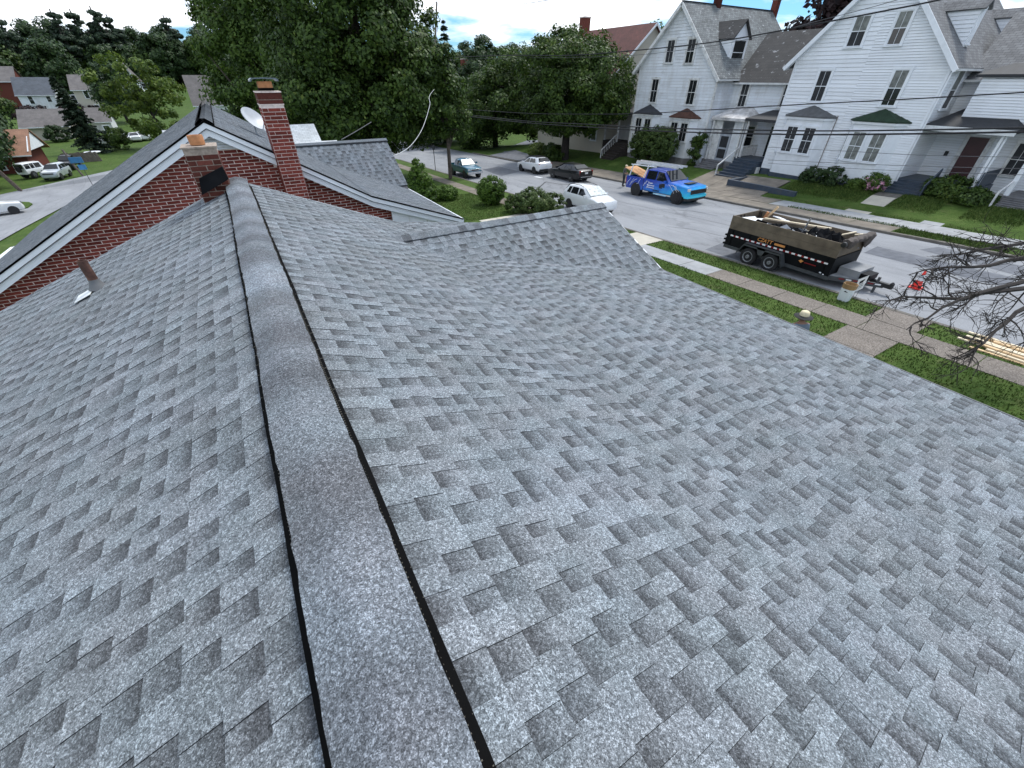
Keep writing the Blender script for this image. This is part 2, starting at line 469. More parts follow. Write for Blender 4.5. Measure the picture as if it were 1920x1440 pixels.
    m['paint_white'] = paint('white_car_paint', (0.74, 0.76, 0.77))
    m['paint_teal'] = paint('teal_truck_paint', (0.012, 0.12, 0.18), 0.3, 0.2)
    m['paint_silver'] = paint('silver_car_paint', (0.46, 0.50, 0.52), 0.3, 0.3)
    t = NT('blue_vinyl_wrap')                  # printed wrap: cyan nose and sills running into deep blue
    o = t.sep(t.objc())
    k = t.math('ADD', t.math('MULTIPLY', o[0], 0.16), t.math('MULTIPLY', t.math('SUBTRACT', 1.25, o[2]), 0.62))
    k = t.math('ADD', k, t.math('MULTIPLY', t.math('SUBTRACT', t.noise(2.0, t.objc(), 5, 0.6), 0.5), 0.55))
    col = t.ramp(k, (0.0, (0.012, 0.05, 0.36)), (0.30, (0.010, 0.14, 0.62)), (0.60, (0.010, 0.36, 0.78)), (0.85, (0.03, 0.62, 0.82)))
    t.set(col, 0.3); t.b.inputs['Coat Weight'].default_value = 0.6; t.b.inputs['Coat Roughness'].default_value = 0.1
    m['wrap'] = t.m
    m['cone'] = plain('cone_orange', (0.85, 0.045, 0.03), 0.45, var=0.05)
    m['tub'] = plain('white_plastic_tub', (0.72, 0.76, 0.78), 0.35, var=0.05)
    m['cardboard'] = plain('brown_cardboard', (0.30, 0.19, 0.085), 0.8, var=0.2)
    m['straw'] = plain('straw_hat', (0.72, 0.62, 0.42), 0.8, var=0.12, scale=20)
    m['hatband'] = plain('black_hat_brim', (0.012, 0.012, 0.013), 0.8)
    m['skin'] = plain('skin', (0.30, 0.16, 0.11), 0.6, var=0.1)
    m['hair'] = plain('dark_hair', (0.02, 0.015, 0.012), 0.7)
    m['shirt_grey'] = plain('grey_shirt', (0.085, 0.09, 0.085), 0.85)
    m['shirt_blue'] = plain('grey_blue_shirt', (0.16, 0.20, 0.25), 0.85)
    m['jeans'] = plain('dark_trousers', (0.028, 0.035, 0.04), 0.85)
    m['shoe'] = plain('dark_shoes', (0.02, 0.018, 0.016), 0.7)
    m['rust'] = plain('rusty_pipe', (0.10, 0.048, 0.034), 0.8, var=0.5, scale=14)
    m['flash'] = plain('white_flashing', (0.70, 0.72, 0.70), 0.45)
    m['lead'] = plain('grey_boot', (0.12, 0.125, 0.13), 0.6)
    m['clay'] = plain('clay_flue', (0.45, 0.20, 0.085), 0.85, var=0.25, scale=12)
    m['metal_cap'] = plain('painted_steel_cap', (0.10, 0.13, 0.155), 0.3, metal=0.6)
    m['dish'] = plain('dish_grey', (0.46, 0.48, 0.50), 0.4)
    m['teal_cover'] = plain('teal_pool_cover', (0.05, 0.18, 0.18), 0.5, var=0.3, scale=0.8)
    m['sign_blue'] = plain('blue_sign', (0.05, 0.22, 0.45), 0.5)
    m['flower'] = plain('pink_white_petals', (0.62, 0.30, 0.42), 0.6, var=0.5, scale=9)
    # ground surfaces
    t = NT('asphalt_old')
    n = t.noise(0.35, t.mapping(t.pos(), (1.6, 0.55, 1)), 6, 0.65)
    col = t.ramp(n, (0.30, (0.20, 0.208, 0.222)), (0.55, (0.265, 0.275, 0.29)), (0.8, (0.32, 0.33, 0.345)))
    fine = t.ramp(t.noise(38, detail=3, rough=0.7), (0.3, 0.72), (0.7, 1.25))
    col = t.mix(0.8, col, fine, 'MULTIPLY')
    crack = t.n.new('ShaderNodeTexVoronoi'); crack.feature = 'DISTANCE_TO_EDGE'; crack.inputs['Scale'].default_value = 0.22
    wv = t.n.new('ShaderNodeVectorMath'); wv.operation = 'ADD'
    t.l.new(t.mapping(t.pos(), (2.6, 0.45, 1)), wv.inputs[0]); t.l.new(t.noise(1.3, detail=4, out='Color'), wv.inputs[1])
    t.l.new(wv.outputs[0], crack.inputs['Vector'])
    ck = t.ramp(crack.outputs['Distance'], (0.0, 0.42), (0.022, 1.0))
    col = t.mix(0.38, col, ck, 'MULTIPLY')
    t.bump(t.noise(60, detail=3), 0.3, 0.008)
    m['asphalt'] = t.set(col, 0.88, spec=0.3)
    m['asphalt_patch_and_shade'] = plain('asphalt_repair_and_shade', (0.12, 0.128, 0.145), 0.88, var=0.25, scale=2.5, bump=0.3)  # also colours the trailer shadow painted on the street
    m['tar'] = plain('tar_seam', (0.03, 0.031, 0.034), 0.7)
    t = NT('aggregate_paving')
    g1 = t.sep(t.voro(55))[0]
    col = t.ramp(g1, (0.0, (0.085, 0.072, 0.060)), (0.5, (0.16, 0.138, 0.118)), (1.0, (0.29, 0.255, 0.22)))
    col = t.mix(0.6, col, t.ramp(t.noise(1.6, detail=5), (0.3, 0.75), (0.7, 1.15)), 'MULTIPLY')
    m['aggregate'] = t.set(col, 0.9)
    t = NT('lawn_grass')
    n = t.noise(0.55, detail=7, rough=0.7)
    st = t.noise(7, t.mapping(t.pos(), (1, 0.28, 1), rot=(0, 0, 0.5)), 5, 0.75)
    k = t.math('ADD', t.math('MULTIPLY', n, 0.5), t.math('MULTIPLY', st, 0.5))
    col = t.ramp(k, (0.30, (0.026, 0.050, 0.010)), (0.48, (0.050, 0.092, 0.016)), (0.60, (0.080, 0.125, 0.028)), (0.74, (0.15, 0.17, 0.06)))
    worn = t.ramp(t.noise(1.7, detail=7, rough=0.75), (0.54, 0.0), (0.72, 0.65))
    col = t.mix(worn, col, (0.135, 0.125, 0.06))
    t.bump(t.noise(30, detail=4, rough=0.8), 0.8, 0.03)
    m['grass'] = t.set(col, 0.9, spec=0.15)
    t = NT('grass_blades')
    col = t.ramp(t.math('ADD', t.math('MULTIPLY', t.island(), 0.6), t.math('MULTIPLY', t.noise(0.9, detail=4), 0.5)),
                 (0.2, (0.028, 0.054, 0.009)), (0.6, (0.062, 0.105, 0.018)), (0.95, (0.16, 0.19, 0.055)))
    m['blade'] = t.set(col, 0.7, spec=0.2)
    # foliage
    m['leaf_maple'] = leaf_mat('maple_leaves', (0.015, 0.038, 0.007), (0.082, 0.140, 0.022), 0.3, (0.17, 0.21, 0.04))
    m['leaf_bright'] = leaf_mat('bright_leaves', (0.024, 0.060, 0.010), (0.12, 0.195, 0.032), 0.3, (0.2, 0.24, 0.06))
    m['leaf_yellow'] = leaf_mat('yellow_green_leaves', (0.035, 0.075, 0.012), (0.16, 0.22, 0.035), 0.3)
    m['leaf_dark'] = leaf_mat('dark_leaves', (0.012, 0.030, 0.011), (0.055, 0.098, 0.028), 0.2)
    m['leaf_purple'] = leaf_mat('purple_leaves', (0.010, 0.006, 0.007), (0.045, 0.022, 0.022), 0.15)
    m['needle'] = leaf_mat('dark_needles', (0.010, 0.024, 0.014), (0.042, 0.070, 0.035), 0.1)
    m['leaf_box'] = leaf_mat('hedge_leaves', (0.016, 0.045, 0.006), (0.11, 0.20, 0.022), 0.2, (0.13, 0.20, 0.035))
    m['leaf_hedge'] = leaf_mat('pale_hedge_leaves', (0.018, 0.045, 0.010), (0.10, 0.15, 0.035), 0.2, (0.24, 0.27, 0.10))
setup_materials()
# ================================================================== ground, street, pavements
KN, KF = 19.0, 30.3                            # near and far kerb (X)
def lawn_z(x, y):
    on_street = KN - 0.06 < x < KF + 0.06 and y < 92
    return gz(x, y) + (-0.10 if on_street else 0.10)
def drape(name, xs, ys, mat, off, parent=None, zf=gz, smooth=True):
    xs, ys = list(xs), list(ys); nx = len(xs)
    v = [(x, y, zf(x, y) + off + CZ) for y in ys for x in xs]
    f = [(j * nx + i, j * nx + i + 1, (j + 1) * nx + i + 1, (j + 1) * nx + i) for j in range(len(ys) - 1) for i in range(nx - 1)]
    me = bpy.data.meshes.new(name); me.from_pydata(v, [], f); me.update(); me.materials.append(mat)
    if smooth: me.shade_smooth()
    ob = bpy.data.objects.new(name, me); COL.objects.link(ob)
    if parent: ob.parent = parent
    return ob
xs = sorted(set(list(range(-420, -40, 20)) + list(range(-40, 18, 2)) + [18.86, 18.98, 30.32, 30.44] + list(range(32, 62, 2)) + list(range(62, 460, 20))))
ys = sorted(set(list(range(-80, -30, 10)) + list(range(-30, 130, 2)) + list(range(130, 900, 15)) + [75]))
struct(drape('ground', xs, ys, MAT['grass'], 0, zf=lawn_z))
YS = [y for y in ys if -60 <= y <= 90]
street = struct(drape('street', [18.9, 22, 25, 28, 30.4], YS, MAT['asphalt'], 0.0))
# asphalt repairs, seams and a painted trailer shadow lie on the street
def on_street(name, pix, mat, off):
    P = [hit(*p) for p in pix]
    m = MB((0, 0, 0)); m.quad(*[(p[0], p[1], gz(p[0], p[1]) + off + CZ) for p in P])
    o = m.build(name, mat, street); return o
on_street('patch', [(1620, 474), (1645, 462), (1905, 522), (1890, 540)], MAT['asphalt_patch_and_shade'], 0.005)
on_street('patch', [(1724, 468), (1760, 463), (1920, 500), (1920, 520)], MAT['asphalt_patch_and_shade'], 0.004)
on_street('patch', [(1322, 468), (1372, 449), (1470, 470), (1420, 500)], MAT['asphalt_patch_and_shade'], 0.005)  # trailer's shadow painted as a dark patch, not a repair
on_street('patch', [(905, 318), (935, 312), (975, 322), (940, 330)], MAT['asphalt_patch_and_shade'], 0.005)
def seam(pix, w=0.05, mat=None):
    P = [hit(*p) for p in pix]; m = MB()
    for a, b in zip(P[:-1], P[1:]):
        d = (b - a)[:2]; d /= np.linalg.norm(d); nn = np.array((-d[1], d[0])) * w / 2
        m.quad(*[(q[0] + s_ * nn[0], q[1] + s_ * nn[1], gz(q[0], q[1]) + 0.006 + CZ) for q, s_ in ((a, -1), (b, -1), (b, 1), (a, 1))])
    return m.build('tar_seam', mat or MAT['tar'], street)
seam([(1005, 357), (1023, 341), (1052, 346), (1075, 346)], 0.13)
seam([(1250, 425), (1300, 430), (1350, 442), (1400, 448)], 0.04)
seam([(1160, 378), (1225, 392), (1300, 396), (1345, 405)], 0.035)
seam([(1240, 395), (1320, 412), (1385, 427)], 0.03)
seam([(1003, 331), (1016, 333.5)], 0.35, MAT['debris_white'])
# left valley road
P = [(-70, 40), (-17.6, 40), (-17.1, 51), (-16.2, 64), (-15.5, 76.4), (-12, 81), (0, 88), (14, 92), (14, 99), (0, 96), (-15.1, 84.5), (-21, 79), (-25, 74.6), (-40, 70), (-70, 64)]
m = MB(); m.quad(*[(x, y, gz(x, y) + 0.17) for x, y in P]); struct(m.build('valley_road', MAT['asphalt']))
P = [hit(*p) for p in [(-30, 393), (0, 386), (30, 383), (58, 384), (64, 387), (55, 394), (20, 401), (-30, 404)]]
m = MB(); m.prism([(p[0], p[1], gz(p[0], p[1]) + 0.17) for p in P], (0, 0, 0.12)); o = m.build('grass_island', MAT['grass']); struct(o)
# kerbs: one stone after the other
def kerb(name, x0, x1, y0, y1, L=2.4, top=0.125):
    root = struct(drape(name, [x0 + 0.02, x1 - 0.02], [y0, (y0 + y1) / 2, y1], MAT['kerb'], top - 0.06))
    y = y0
    while y < y1 - 0.1:
        e = min(y + L, y1); m = MB(); j = random.uniform(-0.012, 0.012)
        a, b = gz(x0, y + 0.006), gz(x0, e - 0.006)
        vs = [(x, yy, zz + o_ + CZ) for o_ in (-0.15, top + j) for yy, zz in ((y + 0.006, a), (e - 0.006, b)) for x in (x0, x1)]
        m.add(vs, [(0, 2, 3, 1), (4, 5, 7, 6), (0, 1, 5, 4), (2, 6, 7, 3), (0, 4, 6, 2), (1, 3, 7, 5)])
        m.build('kerb_stone', MAT['kerb'], root); y = e
kerb('near_kerb', 18.84, 19.02, -12, 61)
kerb('far_kerb', 30.28, 30.50, -6, 62)
# pavements made of slabs
def slabs(name, x0, x1, y0, y1, L, mat, off=0.118, ncol=1, crack=0.0, along='y', first=None):
    base = struct(drape(name, list(np.linspace(x0 + 0.01, x1 - 0.01, 14)), [y0 + 0.01, (y0 + y1) / 2, y1 - 0.01], MAT['kerb'], off - 0.03))
    if along == 'y':
        n = max(1, round((y1 - y0) / L)); cells = [(x0, x1, y0 + (y1 - y0) * i / n, y0 + (y1 - y0) * (i + 1) / n) for i in range(n)]
    else:
        n = max(1, round((x1 - x0) / L)); cells = [(x0 + (x1 - x0) * i / n, x0 + (x1 - x0) * (i + 1) / n, y0, y1) for i in range(n)]
    for (a, b, c, d) in cells:
        mm = mat(c) if callable(mat) else mat
        m = MB(); j = [random.uniform(-crack, crack) for _ in range(4)]; q = 0.012
        top = [(a + q, c + q), (b - q, c + q), (b - q, d - q), (a + q, d - q)]
        vs = [(x, y, gz(x, y) + off + j[i] + CZ) for i, (x, y) in enumerate(top)] + [(x, y, gz(x, y) + off - 0.05 + CZ) for x, y in top]
        m.add(vs, [(0, 1, 2, 3), (0, 4, 5, 1), (1, 5, 6, 2), (2, 6, 7, 3), (3, 7, 4, 0)])
        m.build('slab', mm, base)
    return base
slabs('near_sidewalk', 16.3, 17.5, -9, 60, 1.5, lambda y: MAT['aggregate'] if y < 10.4 else (MAT['concrete'] if y < 17.5 else MAT['concrete_old']), crack=0.004)
slabs('front_path', 8.6, 16.28, 3.25, 4.75, 1.5, MAT['aggregate'], along='x', crack=0.004, off=0.116)
slabs('path_apron', 17.52, 18.82, 3.25, 4.75, 1.4, MAT['aggregate'], off=0.115)
slabs('side_apron', 16.6, 18.82, 15.2, 17.2, 2.2, MAT['concrete_new'], off=0.122, along='x')
slabs('neighbour_path', 12.5, 16.28, 24.0, 25.1, 1.3, MAT['concrete_new'], off=0.115, along='x')
slabs('far_sidewalk', 32.0, 33.9, 2.5, 17.4, 1.55, MAT['concrete'], crack=0.014)
slabs('far_sidewalk', 32.0, 33.9, 17.45, 46, 1.6, MAT['concrete_old'], crack=0.012)
slabs('kerbside_paving', 30.54, 31.96, 9.3, 44, 2.3, MAT['concrete_old'], off=0.112, crack=0.01)
slabs('front_walk', 33.92, 38.4, 11.9, 13.3, 1.4, MAT['concrete_new'], off=0.125, along='x')
slabs('stepping_slab', 33.95, 35.6, 8.2, 9.2, 1.6, MAT['concrete'], off=0.122, along='x')
slabs('parking_pad', 33.92, 37.6, 19.3, 26.5, 2.4, MAT['concrete_old'], off=0.118)
m = MB(); P = [(30.5, 47.5), (34, 49), (44, 62), (52, 70), (47, 73), (40, 66), (33, 58), (30.5, 57)]
m.quad(*[(x, y, gz(x, y) + 0.16) for x, y in P]); struct(m.build('side_lane', MAT['asphalt_patch_and_shade']))
# grass blades on the near lawns (uncountable: one object)
def blades(name, label, rects, n, h, seed):
    r = np.random.default_rng(seed); A = np.array([(b - a) * (d - c) for a, b, c, d in rects]); A = A / A.sum()
    k = r.choice(len(rects), n, p=A); rc = np.array(rects)[k]
    x = rc[:, 0] + (rc[:, 1] - rc[:, 0]) * r.random(n); y = rc[:, 2] + (rc[:, 3] - rc[:, 2]) * r.random(n)
    z = np.array([lawn_z(a, b) for a, b in zip(x, y)]) + CZ - 0.01
    ang = r.random(n) * 2 * np.pi; w = 0.012 + 0.012 * r.random(n); hh = h * (0.5 + r.random(n)); lx, ly = r.normal(0, 0.35, (2, n)) * hh
    dx, dy = np.cos(ang) * w, np.sin(ang) * w
    v = np.stack([np.stack([x - dx, y - dy, z], 1), np.stack([x + dx, y + dy, z], 1), np.stack([x + lx, y + ly, z + hh], 1)], 1).reshape(-1, 3)
    me = bpy.data.meshes.new(name); me.from_pydata(v.tolist(), [], [(3 * i, 3 * i + 1, 3 * i + 2) for i in range(n)]); me.update()
    me.materials.append(MAT['blade']); o = bpy.data.objects.new(name, me); COL.objects.link(o)
    return tag(o, label, 'grass', kind='stuff')
blades('lawn_grass', 'mown green grass beside the aggregate pavement and street',
       [(17.46, 18.90, -4, 3.27), (17.46, 18.90, 4.73, 15.2), (8.0, 16.34, -3, 3.27), (8.0, 16.34, 4.73, 15.2), (17.53, 18.84, 17.3, 30), (9, 16.27, 17, 23.9), (9, 16.27, 25.2, 34)], 90000, 0.06, 3)
blades('weed_grass', 'rough weeds growing over the far pavement edge', [(30.6, 32.0, 4.5, 9.2), (31.9, 32.3, 9, 16), (34.0, 38, 5.5, 8.1), (34, 38.4, 9.3, 11.8), (34.2, 38.2, 13.5, 19)], 26000, 0.10, 4)
# ================================================================== roofs, bricks
def planar_uv(ob):
    me = ob.data; uv = me.uv_layers.new(name='UVMap')
    co = np.empty(len(me.vertices) * 3); me.vertices.foreach_get('co', co); co = co.reshape(-1, 3)
    for p in me.polygons:
        n = np.array(p.normal); u = np.cross((0, 0, 1), n)
        if np.linalg.norm(u) < 1e-3: u = np.array((1.0, 0, 0))
        u /= np.linalg.norm(u); v = np.cross(n, u)
        for li in p.loop_indices:
            c = co[me.loops[li].vertex_index]; uv.data[li].uv = (float(c @ u), float(c @ v))
    return ob

EXPO = 0.149
WIDTHS = [0.075, 0.095, 0.115, 0.14, 0.175, 0.22]
def tab_arrays(w, rec, d, tone, e=EXPO):
    zt, zb = (0.0010, 0.0036) if rec else (0.0030, 0.0066)
    g = 0.0008
    top = [(g, -0.02, zt), (w - g, -0.02, zt), (w - g, e, zb), (g, e, zb)]
    butt = [(g, e, zb), (w - g, e, zb), (w - g, e, -0.004), (g, e, -0.004)]
    s1 = [(g, -0.02, zt), (g, e, zb), (g, e, -0.004), (g, -0.02, -0.004)]
    s2 = [(w - g, e, zb), (w - g, -0.02, zt), (w - g, -0.02, -0.004), (w - g, e, -0.004)]
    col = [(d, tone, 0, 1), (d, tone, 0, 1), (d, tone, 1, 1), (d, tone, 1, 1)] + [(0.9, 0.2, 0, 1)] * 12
    return np.array(top + butt + s1 + s2, float), np.array(col, float)
TAB_F = [(0, 3, 2, 1), (4, 7, 6, 5), (8, 11, 10, 9), (12, 15, 14, 13)]
TAB_F = [tuple(reversed(f)) for f in TAB_F]
def attr_mesh(name, V, F, C, mat):
    me = bpy.data.meshes.new(name); me.from_pydata(V.tolist(), [], F); me.update()
    a = me.color_attributes.new('sh', 'FLOAT_COLOR', 'POINT'); a.data.foreach_set('color', C.astype(np.float32).ravel())
    me.materials.append(mat); return me
_var = {}
def tab_variant(wi, rec, ti):
    k = (wi, rec, ti)
    if k not in _var:
        d = (0.75 + 0.12 * ti) if rec else (0.0 + 0.08 * ti)
        V, C = tab_arrays(WIDTHS[wi], rec, d, [0.15, 0.45, 0.7, 1.0][ti])
        _var[k] = attr_mesh('shingle', V, TAB_F, C, MAT['shingle'])
    return _var[k]
def lay(planes, r):
    """planes: (O, U, V, N, u0, u1, nv) -> list of (plane, course, u, width index, recessed, tone)"""
    out = []
    for pi, (O, U, V, N, u0, u1, nv) in enumerate(planes):
        for i in range(nv):
            u = u0 - r.random() * 0.3; rec = r.random() < 0.5
            while u < u1 - 0.02:
                wi = int(r.choice(6, p=([0.05, 0.35, 0.40, 0.20, 0.0, 0.0] if rec else [0.05, 0.30, 0.35, 0.22, 0.08, 0.0]))); ti = int(r.integers(0, 4))
                a, b = max(u, u0), min(u + WIDTHS[wi], u1)
                if b - a > 0.015: out.append((pi, i, a, wi if b - a > WIDTHS[wi] - 1e-6 else -1, int(rec), ti, b - a))
                u += WIDTHS[wi]
                rec = (not rec) if r.random() < 0.95 else rec
    return out
def wave(P): return 0.010 * math.sin(P[1] * 1.7 + P[0] * 0.9) + 0.008 * math.sin(P[1] * 0.8 - P[0] * 2.1) + 0.004 * math.sin(P[0] * 5 + P[1] * 4.3)
def shingle_roof(planes, parent, org, nobj, mat, seed, wamp=1.0):
    r = np.random.default_rng(seed); tabs = lay(planes, r)
    area = []
    for (pi, i, u, wi, rec, ti, w_) in tabs:
        O, U, V, N, *_ = planes[pi]; a = O + U * u + V * (i * EXPO)
        q = [a, a + U * w_, a + U * w_ + V * EXPO, a + V * EXPO]
        if wi < 0: area.append(0); continue
        if min(p @ FW for p in q) < 0.2: area.append(0); continue
        pp = np.array([proj(p) for p in q]); c = pp.mean(0)
        if not (-20 < c[0] < 1940 and 0 < c[1] < 1460): area.append(0); continue
        x, y = pp[:, 0], pp[:, 1]; area.append(abs(np.dot(x, np.roll(y, 1)) - np.dot(y, np.roll(x, 1))) / 2)
    order = np.argsort(-np.array(area)); single = set(order[:nobj].tolist()) if nobj else set()
    VV, CC = [], []
    for k, (pi, i, u, wi, rec, ti, w_) in enumerate(tabs):
        O, U, V, N, *_ = planes[pi]; a = O + U * u + V * (i * EXPO)
        a = a + N * (wamp * wave(a) * (0.0 if abs(N[1]) > 0.1 else 1.0) + r.normal(0, 0.0004))
        M = np.column_stack((U, V, N))
        if k in single:
            ob = bpy.data.objects.new('shingle', tab_variant(wi, rec, ti)); COL.objects.link(ob); ob.parent = parent
            m4 = Matrix(((*M[0], a[0] - org[0]), (*M[1], a[1] - org[1]), (*M[2], a[2] - org[2]), (0, 0, 0, 1)))
            ob.matrix_local = m4
        else:
            d = r.uniform(0.6, 1.1) if rec else r.uniform(0.0, 0.34)
            v, c = tab_arrays(w_, rec, d, r.random()); VV.append(v @ M.T + a - org); CC.append(c)
    n = len(VV); V = np.concatenate(VV); C = np.concatenate(CC)
    F = [tuple(16 * j + q for q in f) for j in range(n) for f in TAB_F]
    o = bpy.data.objects.new('shingles', attr_mesh('shingles', V, F, C, mat)); COL.objects.link(o); o.parent = parent
    o['kind'] = 'stuff'; return o

def brickwork(parent, org, O, U, N, inside, width, height, bl, bh, mat, nobj, seed, joint=0.011, proud=0.008, rowoff=0.5):
    """running-bond face: O lower left corner, U along, N outward, bricks where inside(u0,u1,z0,z1)"""
    r = np.random.default_rng(seed); O, U, N = (np.array(x, float) for x in (O, U, N)); Z = np.array((0, 0, 1.0))
    cells = []
    for j in range(int(height / bh)):
        u = -bl * (rowoff if j % 2 else 0.0)
        while u < width:
            a, b = max(0, u), min(width, u + bl)
            if b - a > 0.04 and inside(a, b, j * bh, (j + 1) * bh): cells.append((a, b, j))
            u += bl
    P = [proj(O + U * (a + b) / 2 + Z * (j + 0.5) * bh) for a, b, j in cells]
    vis = [k for k, p in enumerate(P) if -10 < p[0] < 1930 and 0 < p[1] < 1440]
    vis.sort(key=lambda k: -(cells[k][1] - cells[k][0]) / (O + U * cells[k][0] + Z * cells[k][2] * bh + 0.0)[1])
    single = set(vis[:nobj]); meshes = {}; bulk = MB(org)
    def bm(w):
        key = round(w, 2)
        if key not in meshes:
            q = MB(); w2 = key - joint; h2 = bh - joint
            e = 0.003
            fr = [(-w2 / 2 + e, -h2 / 2 + e), (w2 / 2 - e, -h2 / 2 + e), (w2 / 2 - e, h2 / 2 - e), (-w2 / 2 + e, h2 / 2 - e)]
            bk = [(-w2 / 2, -h2 / 2), (w2 / 2, -h2 / 2), (w2 / 2, h2 / 2), (-w2 / 2, h2 / 2)]
            q.add([(a, 0.0, b) for a, b in fr] + [(a, e, b) for a, b in bk] + [(a, 0.05, b) for a, b in bk],
                  [(0, 1, 2, 3)] + [(i, i + 4, (i + 1) % 4 + 4, (i + 1) % 4) for i in range(4)] + [(i + 4, i + 8, (i + 1) % 4 + 8, (i + 1) % 4 + 4) for i in range(4)])
            meshes[key] = (q, q.mesh('brick')); meshes[key][1].materials.append(mat)
        return meshes[key]
    M = np.column_stack((U, -N, Z))
    for k, (a, b, j) in enumerate(cells):
        w = b - a if abs(b - a - bl) > 0.02 else bl
        q, me = bm(w); c = O + U * (a + b) / 2 + Z * (j + 0.5) * bh + N * (proud + r.normal(0, 0.0012))
        if k in single:
            ob = bpy.data.objects.new('brick', me); COL.objects.link(ob); ob.parent = parent
            l = c - org; ob.matrix_local = Matrix(((*M[0], l[0]), (*M[1], l[1]), (*M[2], l[2]), (0, 0, 0, 1)))
        else:
            bulk.add((np.array(q.v) @ M.T + c), q.f)
    if bulk.n:
        o = bulk.build('bricks', mat, parent); o['kind'] = 'stuff'
        me = o.data

# ------------------------------------------------------------------ the house we stand on
X0, ZR, KU, KL, XK, XE, YA, YB = -0.10, -1.385, 0.40, 0.145, 2.52, 6.55, -3.2, 8.95
zk = ZR - KU * (XK - X0); ze = zk - KL * (XE - XK)
XL = -5.7; zl = ZR - KU * (X0 - XL)
NB = np.array((1.0, 3.0, -6.95))
nh = thing('shingled_house', 'house with the wide new grey shingle roof and ridge vent', 'house', NB)
m = MB(NB)                                     # walls and porch under the roof
m.prism([(-5.3, 0, -7.6), (-5.3, 0, zl + 0.0), (X0, 0, ZR - 0.3), (XK, 0, zk - 0.3), (3.2, 0, zk - 0.45), (3.2, 0, -7.3)], (0, 1, 0))
m.v = [(x, (YA + 0.35 if y < 0.5 else YB - 0.3), z) for x, y, z in m.v]
wall = m.build('wall', MAT['siding'], nh)
m = MB(NB); m.bx(3.2, 6.3, YA + 0.4, YB - 0.3, -7.2, -6.45); m.build('porch_floor', MAT['bluegrey'], nh)
for y in (-2.4, 0.4, 3.0, 5.2, 8.4):
    m = MB(NB); m.bx(6.02, 6.18, y - 0.08, y + 0.08, -6.45, ze - 0.12); m.build('porch_post', MAT['trim'], nh)
m = MB(NB)
pr = [(XL, zl), (X0, ZR), (XK, zk), (XE, ze)]
m.prism([(x, YA, z - 0.045) for x, z in pr] + [(x, YA, z - 0.16) for x, z in pr[::-1]], (0, YB - YA, 0))
roof = m.build('roof', MAT['deck'], nh)
cu, cl_ = math.cos(math.atan(KU)), math.cos(math.atan(KL))
def ax(*v): v = np.array(v, float); return v / np.linalg.norm(v)
Vr, Nr = ax(1, 0, -KU), ax(KU, 0, 1); Vl, Nl = ax(-1, 0, -KU), ax(-KU, 0, 1); Vw, Nw = ax(1, 0, -KL), ax(KL, 0, 1)
st = 0.172
nu = round((XK - X0 - st) / cu / EXPO); nl = round((XE - XK) / cl_ / EXPO)
def P3(x, y, z): return np.array((x, y, z), float)
YR, ZD, SD, XF, YD = 7.07, -2.17, 0.42, 6.50, 4.93   # front gable over the porch
Vd, Nd = ax(0, -1, -SD), ax(0, -SD, 1); Ve, Ne = ax(0, 1, -SD), ax(0, SD, 1)
nd = round((YR - YD) / math.cos(math.atan(SD)) / EXPO)
planes = [
    (P3(X0 + st, YB, ZR - KU * st), P3(0, -1, 0), Vr, Nr, 0.0, YB - YA, nu),
    (P3(XK, YB, zk), P3(0, -1, 0), Vw, Nw, 0.0, YB - YA, nl),
    (P3(X0 - st, YA, ZR - KU * st), P3(0, 1, 0), Vl, Nl, 0.0, YB - YA, 37),
    (P3(1.5, YR, ZD), P3(1, 0, 0), Vd, Nd, 0.0, XF - 1.5, nd),
    (P3(XF, YR, ZD), P3(-1, 0, 0), Ve, Ne, 0.0, XF - 1.5, nd - 1),
]
# the front gable's own deck
m = MB(NB)
yb2 = 2 * YR - YD
m.prism([(1.3, YD, ZD - SD * (YR - YD) - 0.04), (1.3, YR, ZD - 0.04), (1.3, yb2, ZD - SD * (YR - YD) - 0.04), (1.3, YR, ZD - 0.14)], (XF - 1.32, 0, 0))
m.build('front_gable', MAT['deck'], nh)
m = MB(NB); m.prism([(XF - 0.35, YD + 0.2, ze - 0.2), (XF - 0.35, YR, ZD - 0.16), (XF - 0.35, yb2 - 0.2, ze - 0.2)], (0.05, 0, 0)); m.build('gable_face', MAT['siding'], nh)
for sgn in (1, -1):
    m = MB(NB); m.bar((XF + 0.012, YR, ZD - 0.10), (XF + 0.012, YR - sgn * (YR - YD), ZD - 0.10 - SD * (YR - YD)), 0.02, 0.16); m.build('rake_board', MAT['trim'], nh)
shingle_roof(planes, roof, NB, 300, MAT['shingle'], 11, 0.4)
# drip edges and fascia
m = MB(NB); m.bx(XE - 0.005, XE + 0.012, YA, YB, ze - 0.03, ze + 0.001); m.build('drip_edge', MAT['lead'], nh)
m = MB(NB); m.bx(XE - 0.06, XE - 0.008, YA + 0.02, YB - 0.02, ze - 0.20, ze - 0.034); m.build('fascia', MAT['trim'], nh)
for a, b in (((XL, zl), (X0, ZR)), ((X0, ZR), (XK, zk)), ((XK, zk), (XE, ze))):
    m = MB(NB); m.bar((a[0], YB + 0.012, a[1] - 0.085), (b[0], YB + 0.012, b[1] - 0.085), 0.02, 0.15); m.build('rake_board', MAT['trim'], nh)
